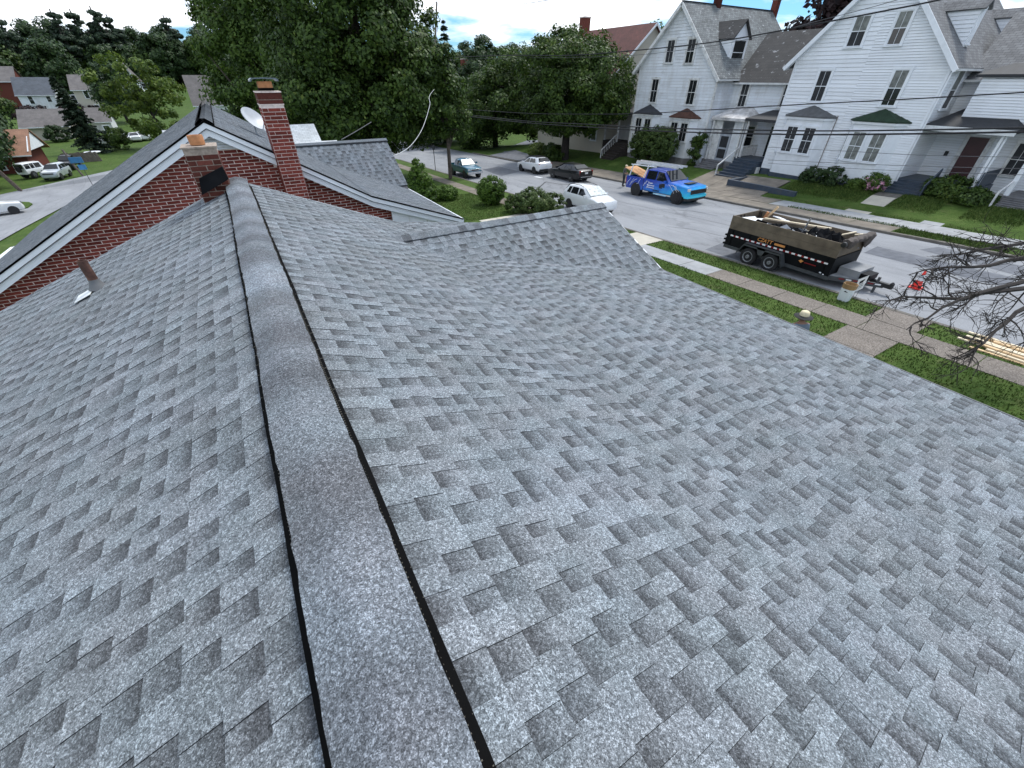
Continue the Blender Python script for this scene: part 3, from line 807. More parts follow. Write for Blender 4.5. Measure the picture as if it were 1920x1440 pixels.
# ridge vent and its caps
def vent_z(xo): return ZR - KU * abs(xo)
m = MB(NB)
sec = [(-0.192, vent_z(0.192) + 0.010), (-0.146, vent_z(0.146) + 0.030), (0, ZR + 0.022), (0.146, vent_z(0.146) + 0.030), (0.192, vent_z(0.192) + 0.010)]
ysv = np.arange(YA, YB - 0.15, 0.25)
rings = []
for y in ysv:
    w = 0.006 * math.sin(y * 2.1) + 0.004 * math.sin(y * 5.3)
    rings.append([(X0 + x + w * 0.5, y, z + wave((X0 + x, y, 0))) for x, z in sec] + [(X0, y, ZR - 0.05)])
m.loft(rings); vent = m.build('ridge_vent', MAT['vent'], nh)
m = MB(NB)                                     # the fins of the side openings, and the moulded seams across them
y = YA
while y < YB - 0.2:
    for s_ in (-1, 1):
        for q in (0.164,):
            zq = vent_z(q) + 0.030
            m.box((X0 + s_ * q, y, zq + 0.001), (0.012, 0.004, 0.004))
        if int(round(y / 0.021)) % 6 == 0:
            m.box((X0 + s_ * 0.179, y, vent_z(0.179) + 0.018), (0.026, 0.0028, 0.003))
    y += 0.021
m.build('vent_fins', MAT['mesh_light'], vent)
xo = np.linspace(-0.161, 0.161, 13); L = 0.36; y = YA; k = 0
r_ = np.random.default_rng(5)
def band_f(y): return min(1.0, max(0.0, 0.55 + 0.38 * math.sin(y * 8.3 + 1.1 * math.sin(y * 2.3)) + 0.22 * math.sin(y * 3.1 + 2)))
def tone_f(y): return 0.5 + 0.4 * math.sin(y * 1.9 + 0.5)
while y < YB - 0.15:
    e = min(y + L, YB - 0.05); rows = []; cols = []; d, tone = r_.uniform(0.25, 0.7), r_.random()
    nseg = 6
    for t in range(nseg + 1):
        f = t / nseg; yy = y + (e + 0.03 - y) * f
        wv = 0.006 * math.sin(yy * 2.1) + 0.004 * math.sin(yy * 5.3)
        lift = 0.0015 * (1 - f) + 0.011 * math.sin(yy * 3.3) + 0.008 * math.sin(yy * 7.9 + 1)
        edge = 0.0025 * r_.normal()
        for x in xo:
            xx = x + (edge if abs(x) > 0.15 else 0)
            z = ZR + 0.068 - KU * math.sqrt(x * x + 0.045 ** 2) + lift * (1 - (abs(x) / 0.158) ** 3 * 0.7) + wave((X0, yy, 0))
            rows.append((X0 + xx + wv * 0.5, yy, z)); cols.append((0.85, tone_f(yy), band_f(yy), 1))
    n = len(xo); F = [(t * n + i, t * n + i + 1, (t + 1) * n + i + 1, (t + 1) * n + i) for t in range(nseg) for i in range(n - 1)]
    b0 = len(rows)                              # thickness along the near edge and both sides
    rows += [(a, b, c - 0.006) for a, b, c in rows[:n]]; cols += [(0.85, 0.4, 0.5, 1)] * n
    F += [(i + 1, i, b0 + i, b0 + i + 1) for i in range(n - 1)]
    b1 = len(rows)
    for t in range(nseg + 1):
        for i in (0, n - 1):
            a, b, c = rows[t * n + i]; rows.append((a, b, c - 0.005)); cols.append((1.3, 0, 0, 1))
    for t in range(nseg):
        F.append((t * n, (t + 1) * n, b1 + 2 * (t + 1), b1 + 2 * t)); F.append(((t + 1) * n + n - 1, t * n + n - 1, b1 + 2 * t + 1, b1 + 2 * t + 3))
    me = attr_mesh('ridge_cap', np.array(rows) - NB, F, np.array(cols), MAT['cap']); me.shade_smooth(); me.set_sharp_from_angle(angle=R(35))
    ob = bpy.data.objects.new('ridge_cap', me); COL.objects.link(ob); ob.parent = vent
    y = e
# caps folded over the front gable's ridge
x = 1.72
while x < XF - 0.02:
    e = min(x + 0.15, XF + 0.015); t = r_.uniform(0, 1); d = r_.uniform(0, 0.45) if r_.random() < 0.8 else 0.9
    V = []; C = []
    for xx, up_ in ((x - 0.02, 0.004), (e, 0.012)):
        for yo, zo in ((-0.15, -SD * 0.15), (-0.02, -0.004), (0.02, -0.004), (0.15, -SD * 0.15)):
            V.append((xx, YR + yo, ZD + zo + 0.018 + up_)); C.append((d, t, 0.3, 1))
    V += [(xx, YR - 0.15, ZD - SD * 0.15 - 0.006) for xx in (x - 0.02, e)]; C += [(1.5, 0, 0, 1)] * 2
    V += [(e, YR + yo, ZD + zo - 0.004) for yo, zo in ((-0.15, -SD * 0.15), (0, 0.0), (0.15, -SD * 0.15))]; C += [(1.5, 0, 0, 1)] * 3
    F = [(0, 4, 5, 1), (1, 5, 6, 2), (2, 6, 7, 3), (8, 9, 4, 0), (4, 10, 11, 5), (6, 11, 12, 7)]
    F = [tuple(reversed(f)) for f in F]
    ob = bpy.data.objects.new('gable_cap', attr_mesh('gable_cap', np.array(V) - NB, F, np.array(C), MAT['shingle'])); COL.objects.link(ob); ob.parent = roof
    x += 0.15
# vent pipe with boot and flashing on the left slope
bp = np.array((-2.01, 6.94, ZR - KU * 1.91))
m = MB(NB); m.lathe([(0.052, -0.1), (0.052, 0.36), (0.044, 0.36), (0.044, 0.30)], bp, 14); pipe = m.build('vent_pipe', MAT['rust'], nh, 40)
m = MB(NB); m.lathe([(0.105, 0.0), (0.075, 0.05), (0.058, 0.09), (0.054, 0.12)], bp + (0, 0, 0.0), 14); m.build('pipe_boot', MAT['lead'], pipe, 40)
m = MB(NB); c = bp + Vl * 0.16 + np.array((0, -0.05, 0)) + Nl * 0.02
m.box(c, (0.20, 0.26, 0.006), np.column_stack((Vl, np.array((0, 1.0, 0)), Nl))); m.build('flashing', MAT['flash'], pipe)
# cut-off chimney stub beside the ridge
CX0, CX1, CY0, CY1, CT = -0.63, -0.20, 8.38, 8.86, -0.835
m = MB(NB); m.bx(CX0, CX1, CY0, CY1, -2.0, CT); stub = m.build('old_chimney', MAT['mortar_old'], nh); stub['label'] = 'dark cut-off brick chimney stub with clay flue'
brickwork(stub, NB, (CX0, CY0, -2.0), (1, 0, 0), (0, -1, 0), lambda *a: True, CX1 - CX0, CT + 2.0 - 0.03, 0.215, 0.072, MAT['brick_old'], 40, 1)
brickwork(stub, NB, (CX1, CY0, -2.0), (0, 1, 0), (1, 0, 0), lambda *a: True, CY1 - CY0, CT + 2.0 - 0.03, 0.215, 0.072, MAT['brick_old'], 40, 2)
m = MB(NB); rr = np.random.default_rng(3)
top = [(CX0 - 0.02, CY0 - 0.02), (CX1 + 0.02, CY0 - 0.02), (CX1 + 0.02, CY1), (CX0 - 0.02, CY1)]
m.prism([(x, y, CT) for x, y in top], (0, 0, 0.022)); m.build('mortar_cap', MAT['mortar_old'], stub)
m = MB(NB); m.lathe([(0.10, CT + 0.03), (0.105, CT + 0.13), (0.10, CT + 0.155), (0.075, CT + 0.155), (0.075, CT + 0.05)], (-0.42, 8.58, 0), 12); m.build('flue', MAT['clay'], stub, 40)
Pq = [ony(x, y, 8.27) for x, y in ((373, 335), (417, 312), (429, 336), (379, 366))]
m = MB(NB); m.prism(Pq, (0, 0.03, 0)); m.build('black_flashing_panel', MAT['felt'], nh)

# ------------------------------------------------------------------ brick house next door
BY, RY = 11.5, 11.2
BX, BZ, SL, SR, BKX, SP, BEX = -0.31, -0.66, 0.545, 0.573, 2.63, 0.354, 5.08
bkz = BZ - SR * (BKX - BX); bez = bkz - SP * (BEX - BKX); BLX = -6.4; blz = BZ - SL * (BX - BLX); BYB = 20.4
BB = np.array((-0.5, 15.5, gz(-0.5, 15.5)))
bh = thing('brick_house', 'red brick gabled house with white rake trim and tall chimney', 'house', BB)
prof = [(BLX, blz), (BX, BZ), (BKX, bkz), (BEX, bez)]
m = MB(BB)
wp = [(-5.9, -8.2), (-5.9, BZ - SL * 5.6 - 0.2), (BX, BZ - 0.2), (BKX, bkz - 0.2), (3.2, bkz - SP * 0.57 - 0.2), (3.2, -8.2)]
m.prism([(x, BY, z) for x, z in wp], (0, BYB - 0.4 - BY, 0)); bwall = m.build('wall', MAT['mortar'], bh)
def zroof(x): return BZ - SL * (BX - x) if x < BX else (BZ - SR * (x - BX) if x < BKX else bkz - SP * (x - BKX))
ox, oz = -5.8, -5.2
brickwork(bwall, BB, (ox, BY, oz), (1, 0, 0), (0, -1, 0),
          lambda a, b, z0, z1: min(zroof(ox + a), zroof(ox + b)) - 0.16 > oz + z1 and not (abs(ox + (a + b) / 2 - BX) < 0.45 and oz + z1 > -1.18), 9.0, 4.6, 0.245, 0.0655, MAT['brick'], 300, 6)
m = MB(BB); m.prism([(x, RY, z - 0.04) for x, z in prof] + [(x, RY, z - 0.14) for x, z in prof[::-1]], (0, BYB - RY, 0)); broof = m.build('roof', MAT['deck'], bh)
for (a, b) in ((0, 1), (1, 2), (2, 3)):
    A, B_ = prof[a], prof[b]
    for nm, o0, o1, yy, th in (('rake_board', -0.032, -0.125, RY - 0.022, 0.022), ('frieze_board', -0.128, -0.265, RY + 0.03, 0.05), ('drip_edge', 0.004, -0.028, RY - 0.035, 0.03)):
        m = MB(BB); m.prism([(A[0], yy, A[1] + o0), (B_[0], yy, B_[1] + o0), (B_[0], yy, B_[1] + o1), (A[0], yy, A[1] + o1)], (0, th, 0))
        m.build(nm, MAT['trim'] if nm != 'drip_edge' else MAT['vent'], bh)
    m = MB(BB); m.prism([(A[0], RY + 0.02, A[1] - 0.16), (B_[0], RY + 0.02, B_[1] - 0.16), (B_[0], RY + 0.02, B_[1] - 0.18), (A[0], RY + 0.02, A[1] - 0.18)], (0, BY - RY, 0)); m.build('soffit', MAT['trim'], bh)
# louvre in the gable peak: white slats
m = MB(BB); m.prism([(BX - 0.55, BY - 0.03, -1.19), (BX + 0.5, BY - 0.03, -1.19), (BX, BY - 0.03, -0.92)], (0, 0.028, 0)); louv = m.build('gable_vent', MAT['trim_old'], bh)
for i in range(5):
    z = -1.17 + i * 0.05; w = 0.48 - i * 0.095
    m = MB(BB); m.box((BX, BY - 0.05, z), (2 * w, 0.03, 0.014), Matrix.Rotation(R(35), 3, 'X')); m.build('slat', MAT['trim'], louv)
# porch end panels
m = MB(BB); m.prism([(3.1, RY + 0.14, bkz - SP * 0.47 - 0.28), (BEX - 0.15, RY + 0.14, bez - 0.24), (BEX - 0.15, RY + 0.14, -4.3), (3.1, RY + 0.14, -4.3)], (0, 0.05, 0)); m.build('porch_end', MAT['trim'], bh)
for x in (3.55, 4.05, 4.55):
    m = MB(BB); m.bx(x - 0.012, x + 0.012, RY + 0.128, RY + 0.139, -4.3, zroof(x) - 0.3); m.build('panel_joint', MAT['gutter'], bh)
m = MB(BB); m.bx(BEX - 0.04, BEX + 0.02, RY, BYB, bez - 0.10, bez - 0.006); m.build('gutter', MAT['trim'], bh)
# street-facing cross gable
GY, GZ, GS, GX, GD = 17.5, -1.80, 0.68, 5.02, 1.95
cu_r, cs, cg, cl3 = (math.cos(math.atan(q)) for q in (SR, SP, GS, SL))
Vg, Ng = ax(0, -1, -GS), ax(0, -GS, 1); Vh, Nh = ax(0, 1, -GS), ax(0, GS, 1)
m = MB(BB); m.prism([(1.2, GY - GD, GZ - GS * GD - 0.04), (1.2, GY, GZ - 0.04), (1.2, GY + GD, GZ - GS * GD - 0.04), (1.2, GY, GZ - 0.16)], (GX - 1.22, 0, 0)); m.build('cross_gable', MAT['deck'], bh)
m = MB(BB); m.bx(1.75, GX, GY - 0.13, GY - 0.105, GZ - 0.075, GZ - 0.035); m.build('ridge_vent', MAT['vent'], bh)
m = MB(BB); m.prism([(1.7, GY - 0.14, GZ - 0.055), (1.7, GY, GZ + 0.03), (1.7, GY + 0.14, GZ - 0.055), (1.7, GY, GZ + 0.01)], (GX - 1.68, 0, 0)); o = m.build('ridge_cap', MAT['shingle_far'], bh)
m = MB(BB); m.prism([(GX - 0.3, GY - GD + 0.2, -3.3), (GX - 0.3, GY, GZ - 0.18), (GX - 0.3, GY + GD - 0.2, -3.3)], (0.05, 0, 0)); m.build('gable_face', MAT['siding'], bh)
bplanes = [
    (P3(BX + 0.15, BYB, BZ - SR * 0.15), P3(0, -1, 0), ax(1, 0, -SR), ax(SR, 0, 1), 0.0, BYB - RY, int((BKX - BX - 0.15) / cu_r / EXPO)),
    (P3(BKX, BYB, bkz), P3(0, -1, 0), ax(1, 0, -SP), ax(SP, 0, 1), 0.0, BYB - RY, round((BEX - BKX) / cs / EXPO)),
    (P3(BX - 0.15, RY, BZ - SL * 0.15), P3(0, 1, 0), ax(-1, 0, -SL), ax(-SL, 0, 1), 0.0, BYB - RY, int((BX - BLX - 0.15) / cl3 / EXPO)),
    (P3(1.4, GY, GZ), P3(1, 0, 0), Vg, Ng, 0.0, GX - 1.4, int(GD / cg / EXPO)),
    (P3(GX, GY, GZ), P3(-1, 0, 0), Vh, Nh, 0.0, GX - 1.4, int(GD / cg / EXPO)),
]
shingle_roof(bplanes, broof, BB, 0, MAT['shingle_far'], 21, 0.15)
m = MB(BB)
for s_ in (-1, 1):
    k_ = SR if s_ > 0 else SL
    m.bx(BX + s_ * 0.15 - 0.015, BX + s_ * 0.15 + 0.015, RY - 0.01, BYB, BZ - k_ * 0.15 + 0.002, BZ - k_ * 0.15 + 0.03)
m.build('ridge_vent', MAT['vent'], bh)
V, F, C = [], [], []; y = RY - 0.02; r2 = np.random.default_rng(9)
while y < BYB - 0.05:
    e = y + 0.3; b0 = len(V); t, d = r2.random(), r2.uniform(0.0, 0.5)
    for yy, u_ in ((y, 0.05), (e + 0.02, 0.04)):
        for xo_, zo in ((-0.15, -SL * 0.15), (-0.04, -0.006), (0.04, -0.006), (0.15, -SR * 0.15)):
            V.append((BX + xo_, yy, BZ + zo + u_)); C.append((d, t, 0.5, 1))
    F += [(b0, b0 + 1, b0 + 5, b0 + 4), (b0 + 1, b0 + 2, b0 + 6, b0 + 5), (b0 + 2, b0 + 3, b0 + 7, b0 + 6)]; y = e
o = bpy.data.objects.new('ridge_caps', attr_mesh('ridge_caps', np.array(V) - BB, F, np.array(C), MAT['shingle_far'])); COL.objects.link(o); o.parent = broof; o['kind'] = 'stuff'
# tall chimney
TX0, TX1, TY0, TY1, TT = 0.755, 1.175, 10.95, 11.48, -0.43
m = MB(BB); m.bx(TX0, TX1, TY0, TY1, -4.2, TT); ch = m.build('chimney', MAT['mortar'], bh); ch['label'] = 'tall red brick chimney with dark sooty top and metal cap'
brickwork(ch, BB, (TX0, TY0, -4.2), (1, 0, 0), (0, -1, 0), lambda a, b, z0, z1: z0 > 1.6, TX1 - TX0, TT + 4.2, 0.225, 0.0665, MAT['brick'], 110, 31)
brickwork(ch, BB, (TX1, TY0, -4.2), (0, 1, 0), (1, 0, 0), lambda a, b, z0, z1: z0 > 2.0, TY1 - TY0, TT + 4.2, 0.225, 0.0665, MAT['brick'], 90, 32)
brickwork(ch, BB, (TX0, TY1, -4.2), (0, -1, 0), (-1, 0, 0), lambda a, b, z0, z1: z0 > 2.0, TY1 - TY0, TT + 4.2, 0.225, 0.0665, MAT['brick'], 90, 33)
m = MB(BB); m.bx(TX0 - 0.012, TX1 + 0.012, TY0 - 0.012, TY1 + 0.012, TT, TT + 0.02); m.build('mortar_band', MAT['mortar'], ch)
m = MB(BB); m.bx(TX0 - 0.004, TX1 + 0.004, TY0 - 0.004, TY1 + 0.004, TT + 0.02, -0.225); crown = m.build('chimney_crown', MAT['mortar_old'], ch)
for fo, fu, fn, wd in (((TX0 - 0.004, TY0 - 0.004, TT + 0.02), (1, 0, 0), (0, -1, 0), TX1 - TX0), ((TX1 + 0.004, TY0, TT + 0.02), (0, 1, 0), (1, 0, 0), TY1 - TY0)):
    pass
m = MB(BB); m.bx(TX0 - 0.009, TX1 + 0.009, TY0 - 0.009, TY1 + 0.009, TT + 0.022, TT + 0.085); m.build('soot_course', MAT['brick_old'], ch)
m = MB(BB); m.bx(TX0 - 0.010, TX1 + 0.010, TY0 - 0.010, TY1 + 0.010, TT + 0.096, -0.228); m.build('soot_course', MAT['brick_old'], ch)
m = MB(BB); m.bx(TX0 - 0.02, TX1 + 0.02, TY0 - 0.02, TY1 + 0.02, -0.225, -0.205); m.build('chimney_slab', MAT['mortar'], ch)
m = MB(BB); m.bx(0.83, 1.08, 11.06, 11.34, -0.195, -0.045); m.build('flue', MAT['clay'], ch)
m = MB(BB); m.bx(0.82, 1.09, 11.05, 11.35, -0.195, -0.15); m.build('flue_collar', MAT['vent'], ch)
m = MB(BB); m.loft([[(x, y, z) for x, z in ((0.70, -0.05), (0.705, -0.015), (0.74, 0.008), (0.965, 0.016), (1.17, 0.008), (1.205, -0.012), (1.21, -0.045), (1.19, -0.045), (1.16, -0.012), (0.965, -0.002), (0.75, -0.01), (0.72, -0.05))] for y in (10.98, 11.42)]); m.build('chimney_cap', MAT['metal_cap'], ch, 50)
# satellite dish on the far edge of that roof
dc = ony(474, 226, 15.0); dz = zroof(dc[0])
t_ = thing('satellite_dish', 'grey satellite dish on the brick house roof', 'dish', (dc[0], dc[1], dz))
m = MB((dc[0], dc[1], dz)); m.tube([(dc[0], dc[1] + 0.1, dz - 0.02), (dc[0], dc[1] + 0.1, dc[2] - 0.1), (dc[0], dc[1] + 0.03, dc[2])], 0.025); m.build('mast', MAT['dish'], t_)
m = MB((dc[0], dc[1], dz)); rings = []
fx = ax(0.45, -0.35, 0.45)
ux = ax(*np.cross(fx, (0, 0, 1))); uy = np.cross(ux, fx)
for rr_ in (0.02, 0.12, 0.22, 0.30, 0.36):
    rings.append([dc + (ux * math.cos(a) * 1.0 + uy * math.sin(a) * 0.9) * rr_ + fx * (rr_ ** 2 * 0.7) for a in np.linspace(0, 2 * math.pi, 20, endpoint=False)])
for rr_ in (0.36, 0.30, 0.02):
    rings.append([dc + (ux * math.cos(a) + uy * math.sin(a) * 0.9) * rr_ + fx * (rr_ ** 2 * 0.7 - 0.015) for a in np.linspace(0, 2 * math.pi, 20, endpoint=False)])
m.loft(rings); m.build('reflector', MAT['dish'], t_, 60)
m = MB((dc[0], dc[1], dz)); m.tube([dc - uy * 0.3 + fx * 0.06, dc + fx * 0.42 - uy * 0.12], 0.014); m.box(dc + fx * 0.43 - uy * 0.1, (0.1, 0.1, 0.09)); m.build('feed_arm', MAT['dish'], t_)
# ================================================================== houses
Zv = np.array((0, 0, 1.0))
def frame_of(U, N): return np.column_stack((np.array(U, float), np.array(N, float), Zv))
def window(parent, o, P, U, N, w, h, upper='glass', lower='glass', munt=True, frame='trim', fw=0.10, sill=True):
    """double-hung window: P lower-left corner of the opening on the wall plane"""
    P, U, N = (np.array(q, float) for q in (P, U, N)); F = frame_of(U, N); P = P + N * 0.032
    def b(m, u0, u1, z0, z1, n0, n1): m.box(P + U * (u0 + u1) / 2 + Zv * (z0 + z1) / 2 + N * (n0 + n1) / 2, (u1 - u0, n1 - n0, z1 - z0), F)
    m = MB(o)
    b(m, -fw, 0, -0.02, h + fw, -0.04, 0.055); b(m, w, w + fw, -0.02, h + fw, -0.04, 0.055)
    b(m, -fw - 0.03, w + fw + 0.03, h, h + fw * 1.2, -0.04, 0.065)
    s = 0.045
    b(m, 0, w, h / 2 - s / 2, h / 2 + s / 2, 0.0, 0.04)
    b(m, 0, s, 0, h, 0.0, 0.03); b(m, w - s, w, 0, h, 0.0, 0.03); b(m, s, w - s, 0, s, 0.0, 0.03); b(m, s, w - s, h - s, h, 0.0, 0.03)
    if munt: b(m, w / 2 - 0.010, w / 2 + 0.010, s, h - s, 0.006, 0.024)
    win = m.build('window', MAT[frame], parent)
    for nm, z0, z1, mt in (('pane', s, h / 2 - s / 2, lower), ('pane', h / 2 + s / 2, h - s, upper)):
        m = MB(o); b(m, s, w - s, z0, z1, -0.01, 0.010 if z0 < h / 3 else 0.014); m.build(nm, MAT[mt], win)
    if sill:
        m = MB(o); b(m, -fw - 0.05, w + fw + 0.05, -0.09, -0.02, -0.02, 0.11); m.build('sill', MAT[frame], win)
    return win
def clapboards(parent, o, P, U, N, span, z0, z1, pitch, mat, proud=0.042):
    """one board per row; span(z) -> list of (u0, u1)"""
    P, U, N = (np.array(q, float) for q in (P, U, N)); z = z0
    while z < z1 - 0.02:
        e = min(z + pitch, z1)
        for (a, b, c, d) in span(z, e):            # a..b at the bottom edge, c..d at the top edge
            if b - a < 0.03: continue
            m = MB(o)
            z_ = z + 0.022; B = [P + U * a + Zv * z_, P + U * b + Zv * z_, P + U * d + Zv * e, P + U * c + Zv * e]
            q = [B[0] + N * proud, B[1] + N * proud, B[2] + N * 0.007, B[3] + N * 0.007, B[0], B[1], B[2], B[3]]
            m.add(q, [(0, 1, 2, 3), (0, 4, 5, 1), (1, 5, 6, 2), (3, 7, 4, 0)])
            m.build('clapboard', mat, parent)
        z = e
def roofslab(o, quad, thick, mat, parent, name='roof'):
    a, b, c = (np.array(q, float) for q in quad[:3]); n = np.cross(b - a, c - a); n /= np.linalg.norm(n)
    if n[2] < 0: n = -n
    m = MB(o); m.prism([np.array(q, float) - n * thick for q in quad], n * thick)
    return planar_uv(m.build(name, mat, parent))
def hip_cap(o, base, apex, mat, parent, name='roof', drop=0.1):
    m = MB(o); nb = len(base)
    vs = [np.array(b, float) for b in base] + [np.array(a, float) for a in apex] + [np.array(b, float) - Zv * drop for b in base]
    na = len(apex); fs = []
    for i in range(nb - 1):
        ai = nb + min(na - 1, int(i * na / (nb - 1))); aj = nb + min(na - 1, int((i + 1) * na / (nb - 1) - 1e-9) if i + 1 < nb - 1 else na - 1)
        fs.append((i, i + 1, aj) if ai == aj else (i, i + 1, aj, ai))
    fs += [(i, nb + na + i, nb + na + i + 1, i + 1) for i in range(nb - 1)] + [tuple(nb + na + i for i in range(nb))]
    m.add(vs, fs); return planar_uv(m.build(name, mat, parent))
def bay(parent, o, X, ya, yb, zbot, ztop, zapex, depth, roofmat, ov=0.22, wins=2, glass=('glass', 'glass'), wh=1.55, wz=None, base='bluegrey', frame='trim'):
    """polygonal bay on a wall facing -X between ya > yb; roof as a low half pyramid"""
    c = 0.42; body = [(X, ya), (X - depth, ya - c), (X - depth, yb + c), (X, yb)]
    m = MB(o); m.prism([(x, y, zbot) for x, y in body], (0, 0, ztop - zbot)); b = m.build('bay', MAT['trim'], parent)
    m = MB(o); m.prism([(x - (0.03 if x < X else 0), y + (0.02 if y > (ya + yb) / 2 else -0.02), zbot - 0.75) for x, y in body], (0, 0, 0.75)); m.build('bay_base', MAT[base], b)
    m = MB(o); m.prism([(x - (0.16 if x < X else 0), y + (0.12 if y > (ya + yb) / 2 else -0.12), ztop - 0.02) for x, y in body], (0, 0, 0.14)); m.build('cornice', MAT[frame], b)
    base_r = [(X, ya + ov, ztop + 0.2), (X - depth - ov, ya - c + ov * 0.5, ztop + 0.2), (X - depth - ov, yb + c - ov * 0.5, ztop + 0.2), (X, yb - ov, ztop + 0.2)]
    ym = (ya + yb) / 2
    hip_cap(o, base_r, [(X, ym, zapex)], roofmat, b, 'bay_roof', 0.08)
    wz = wz if wz is not None else ztop - 0.25 - wh
    fw = (ya - yb - 2 * c); w = min(0.85, fw / wins - 0.34)
    for i in range(wins):
        yc = ya - c - fw * (i + 0.5) / wins
        window(b, o, (X - depth, yc + w / 2, wz), (0, -1, 0), (-1, 0, 0), w, wh, glass[0], glass[1], True, frame, 0.09)
    d = np.array((-depth, -c, 0)); Ld = np.linalg.norm(d); d /= Ld; nrm = np.array((d[1], -d[0], 0))
    if nrm[1] < 0: nrm = -nrm
    window(b, o, np.array((X, ya, wz)) + d * (Ld / 2 - 0.2), d, nrm, 0.4, wh, glass[0], glass[1], False, frame, 0.07)
    return b
def steps(parent, o, X0, X1, y0, y1, zt, zb, n, mat, name='steps'):
    """flight falling towards -X from X1 (top) to X0: every tread is a part"""
    for i in range(n):
        x1 = X1 - (X1 - X0) * i / n; x0 = X1 - (X1 - X0) * (i + 1) / n; z = zt - (zt - zb) * (i + 0.15) / n
        m = MB(o); m.bx(x0, x1 - 0.002 * i, y0, y1, zb - 0.3, z - 0.045); m.build('riser', mat, parent)
        m = MB(o); m.bx(x0 - 0.03, x1, y0 - 0.02, y1 + 0.02, z - 0.045, z); m.build('tread', mat, parent)
def rail(parent, o, A, B, mat, post=True, h=0.85, balus=0, bm=None):
    A, B = np.array(A, float), np.array(B, float)
    m = MB(o); m.bar(A + Zv * h, B + Zv * h, 0.07, 0.09)
    if post:
        for Q in (A, B): m.bar(Q, Q + Zv * (h + 0.08), 0.09, 0.09, (1, 0, 0))
    for i in range(balus):
        Q = A + (B - A) * (i + 1) / (balus + 1); m.bar(Q + Zv * 0.08, Q + Zv * h, 0.035, 0.035, (1, 0, 0))
    return m.build('handrail', mat, parent)

FXW = 39.0
def white_house(name, label, yl, yr, ypk, zpk, rl, rr, sidL, sidR, pL, pR, zb, slate, wins, bays, frame, depth=13.0, split=None):
    loc = (FXW + 4, (yl + yr) / 2, gz(FXW + 4, (yl + yr) / 2)); o = np.array(loc); h = thing(name, label, 'house', loc)
    (yL, zL), (yR, zR) = rl, rr                       # feet of the rakes
    sl, sr = (zpk - zL) / (yL - ypk), (zpk - zR) / (ypk - yR)
    zwl, zwr = zpk - sl * (yl - ypk), zpk - sr * (ypk - yr)
    X1 = FXW + depth
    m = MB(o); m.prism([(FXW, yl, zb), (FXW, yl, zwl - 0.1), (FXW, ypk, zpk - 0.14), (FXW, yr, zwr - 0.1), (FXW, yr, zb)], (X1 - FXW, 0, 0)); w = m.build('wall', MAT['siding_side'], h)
    split = split if split is not None else ypk
    def top(z):                                       # gable limits at height z
        a = yl if z < zwl else ypk + (zpk - 0.12 - z) / sl; b = yr if z < zwr else ypk - (zpk - 0.12 - z) / sr
        return min(a, yl), max(b, yr)
    def spanL(z, e): (a, _), (c, _) = top(z), top(e); return [(yl - a, yl - split, yl - c, yl - split)] if a > split else []
    def spanR(z, e): (_, b), (_, d) = top(z), top(e); return [(yl - split, yl - b, yl - split, yl - d)] if b < split else []
    zz = zb + 0.55
    clapboards(w, o, (FXW, yl, 0), (0, -1, 0), (-1, 0, 0), spanL, zz, zpk - 0.3, pL, MAT[sidL])
    clapboards(w, o, (FXW, yl, 0), (0, -1, 0), (-1, 0, 0), spanR, zz, zpk - 0.3, pR, MAT[sidR])
    m = MB(o); m.bx(FXW - 0.03, FXW + 0.2, yr - 0.02, yl + 0.02, zb - 0.4, zz - 0.01); m.build('foundation', MAT['bluegrey'] if sidR == 'siding' else MAT['stone_step'], h)
    for yy in (yl, yr):
        m = MB(o); m.bx(FXW - 0.045, FXW + 0.12, yy - 0.07, yy + 0.07, zz, (zwl if yy == yl else zwr) - 0.15); m.build('corner_board', MAT[frame], h)
    Xf = FXW - 0.45
    roofslab(o, [(Xf, yL, zL), (X1, yL, zL), (X1, ypk, zpk), (Xf, ypk, zpk)], 0.12, MAT[slate], h)
    roofslab(o, [(X1, yR, zR), (Xf, yR, zR), (Xf, ypk, zpk), (X1, ypk, zpk)], 0.12, MAT[slate], h)
    for (ya, za) in ((yL, zL), (yR, zR)):
        m = MB(o); m.bar((Xf - 0.03, ya, za - 0.16), (Xf - 0.03, ypk, zpk - 0.16), 0.05, 0.26); m.build('rake_board', MAT[frame], h)
        m = MB(o); m.bar((Xf + 0.22, ya, za - 0.20), (Xf + 0.22, ypk, zpk - 0.20), 0.44, 0.03); m.build('soffit', MAT[frame], h)
        m = MB(o); m.bar((Xf, ya, za - 0.10), (X1, ya, za - 0.10), 0.13, 0.12); m.build('gutter', MAT['gutter'], h)
    m = MB(o); m.bar((Xf, ypk, zpk + 0.02), (X1, ypk, zpk + 0.02), 0.2, 0.05); m.build('ridge_cap', MAT['bayroof_dark'], h)
    for (ya, yb, za, zb_, up, lo) in wins:
        window(w, o, (FXW - 0.02, ya, zb_), (0, -1, 0), (-1, 0, 0), ya - yb, za - zb_, up, lo, True, frame, 0.13)
    for kw in bays: bay(h, o, FXW, **kw)
    return h, o, w, top

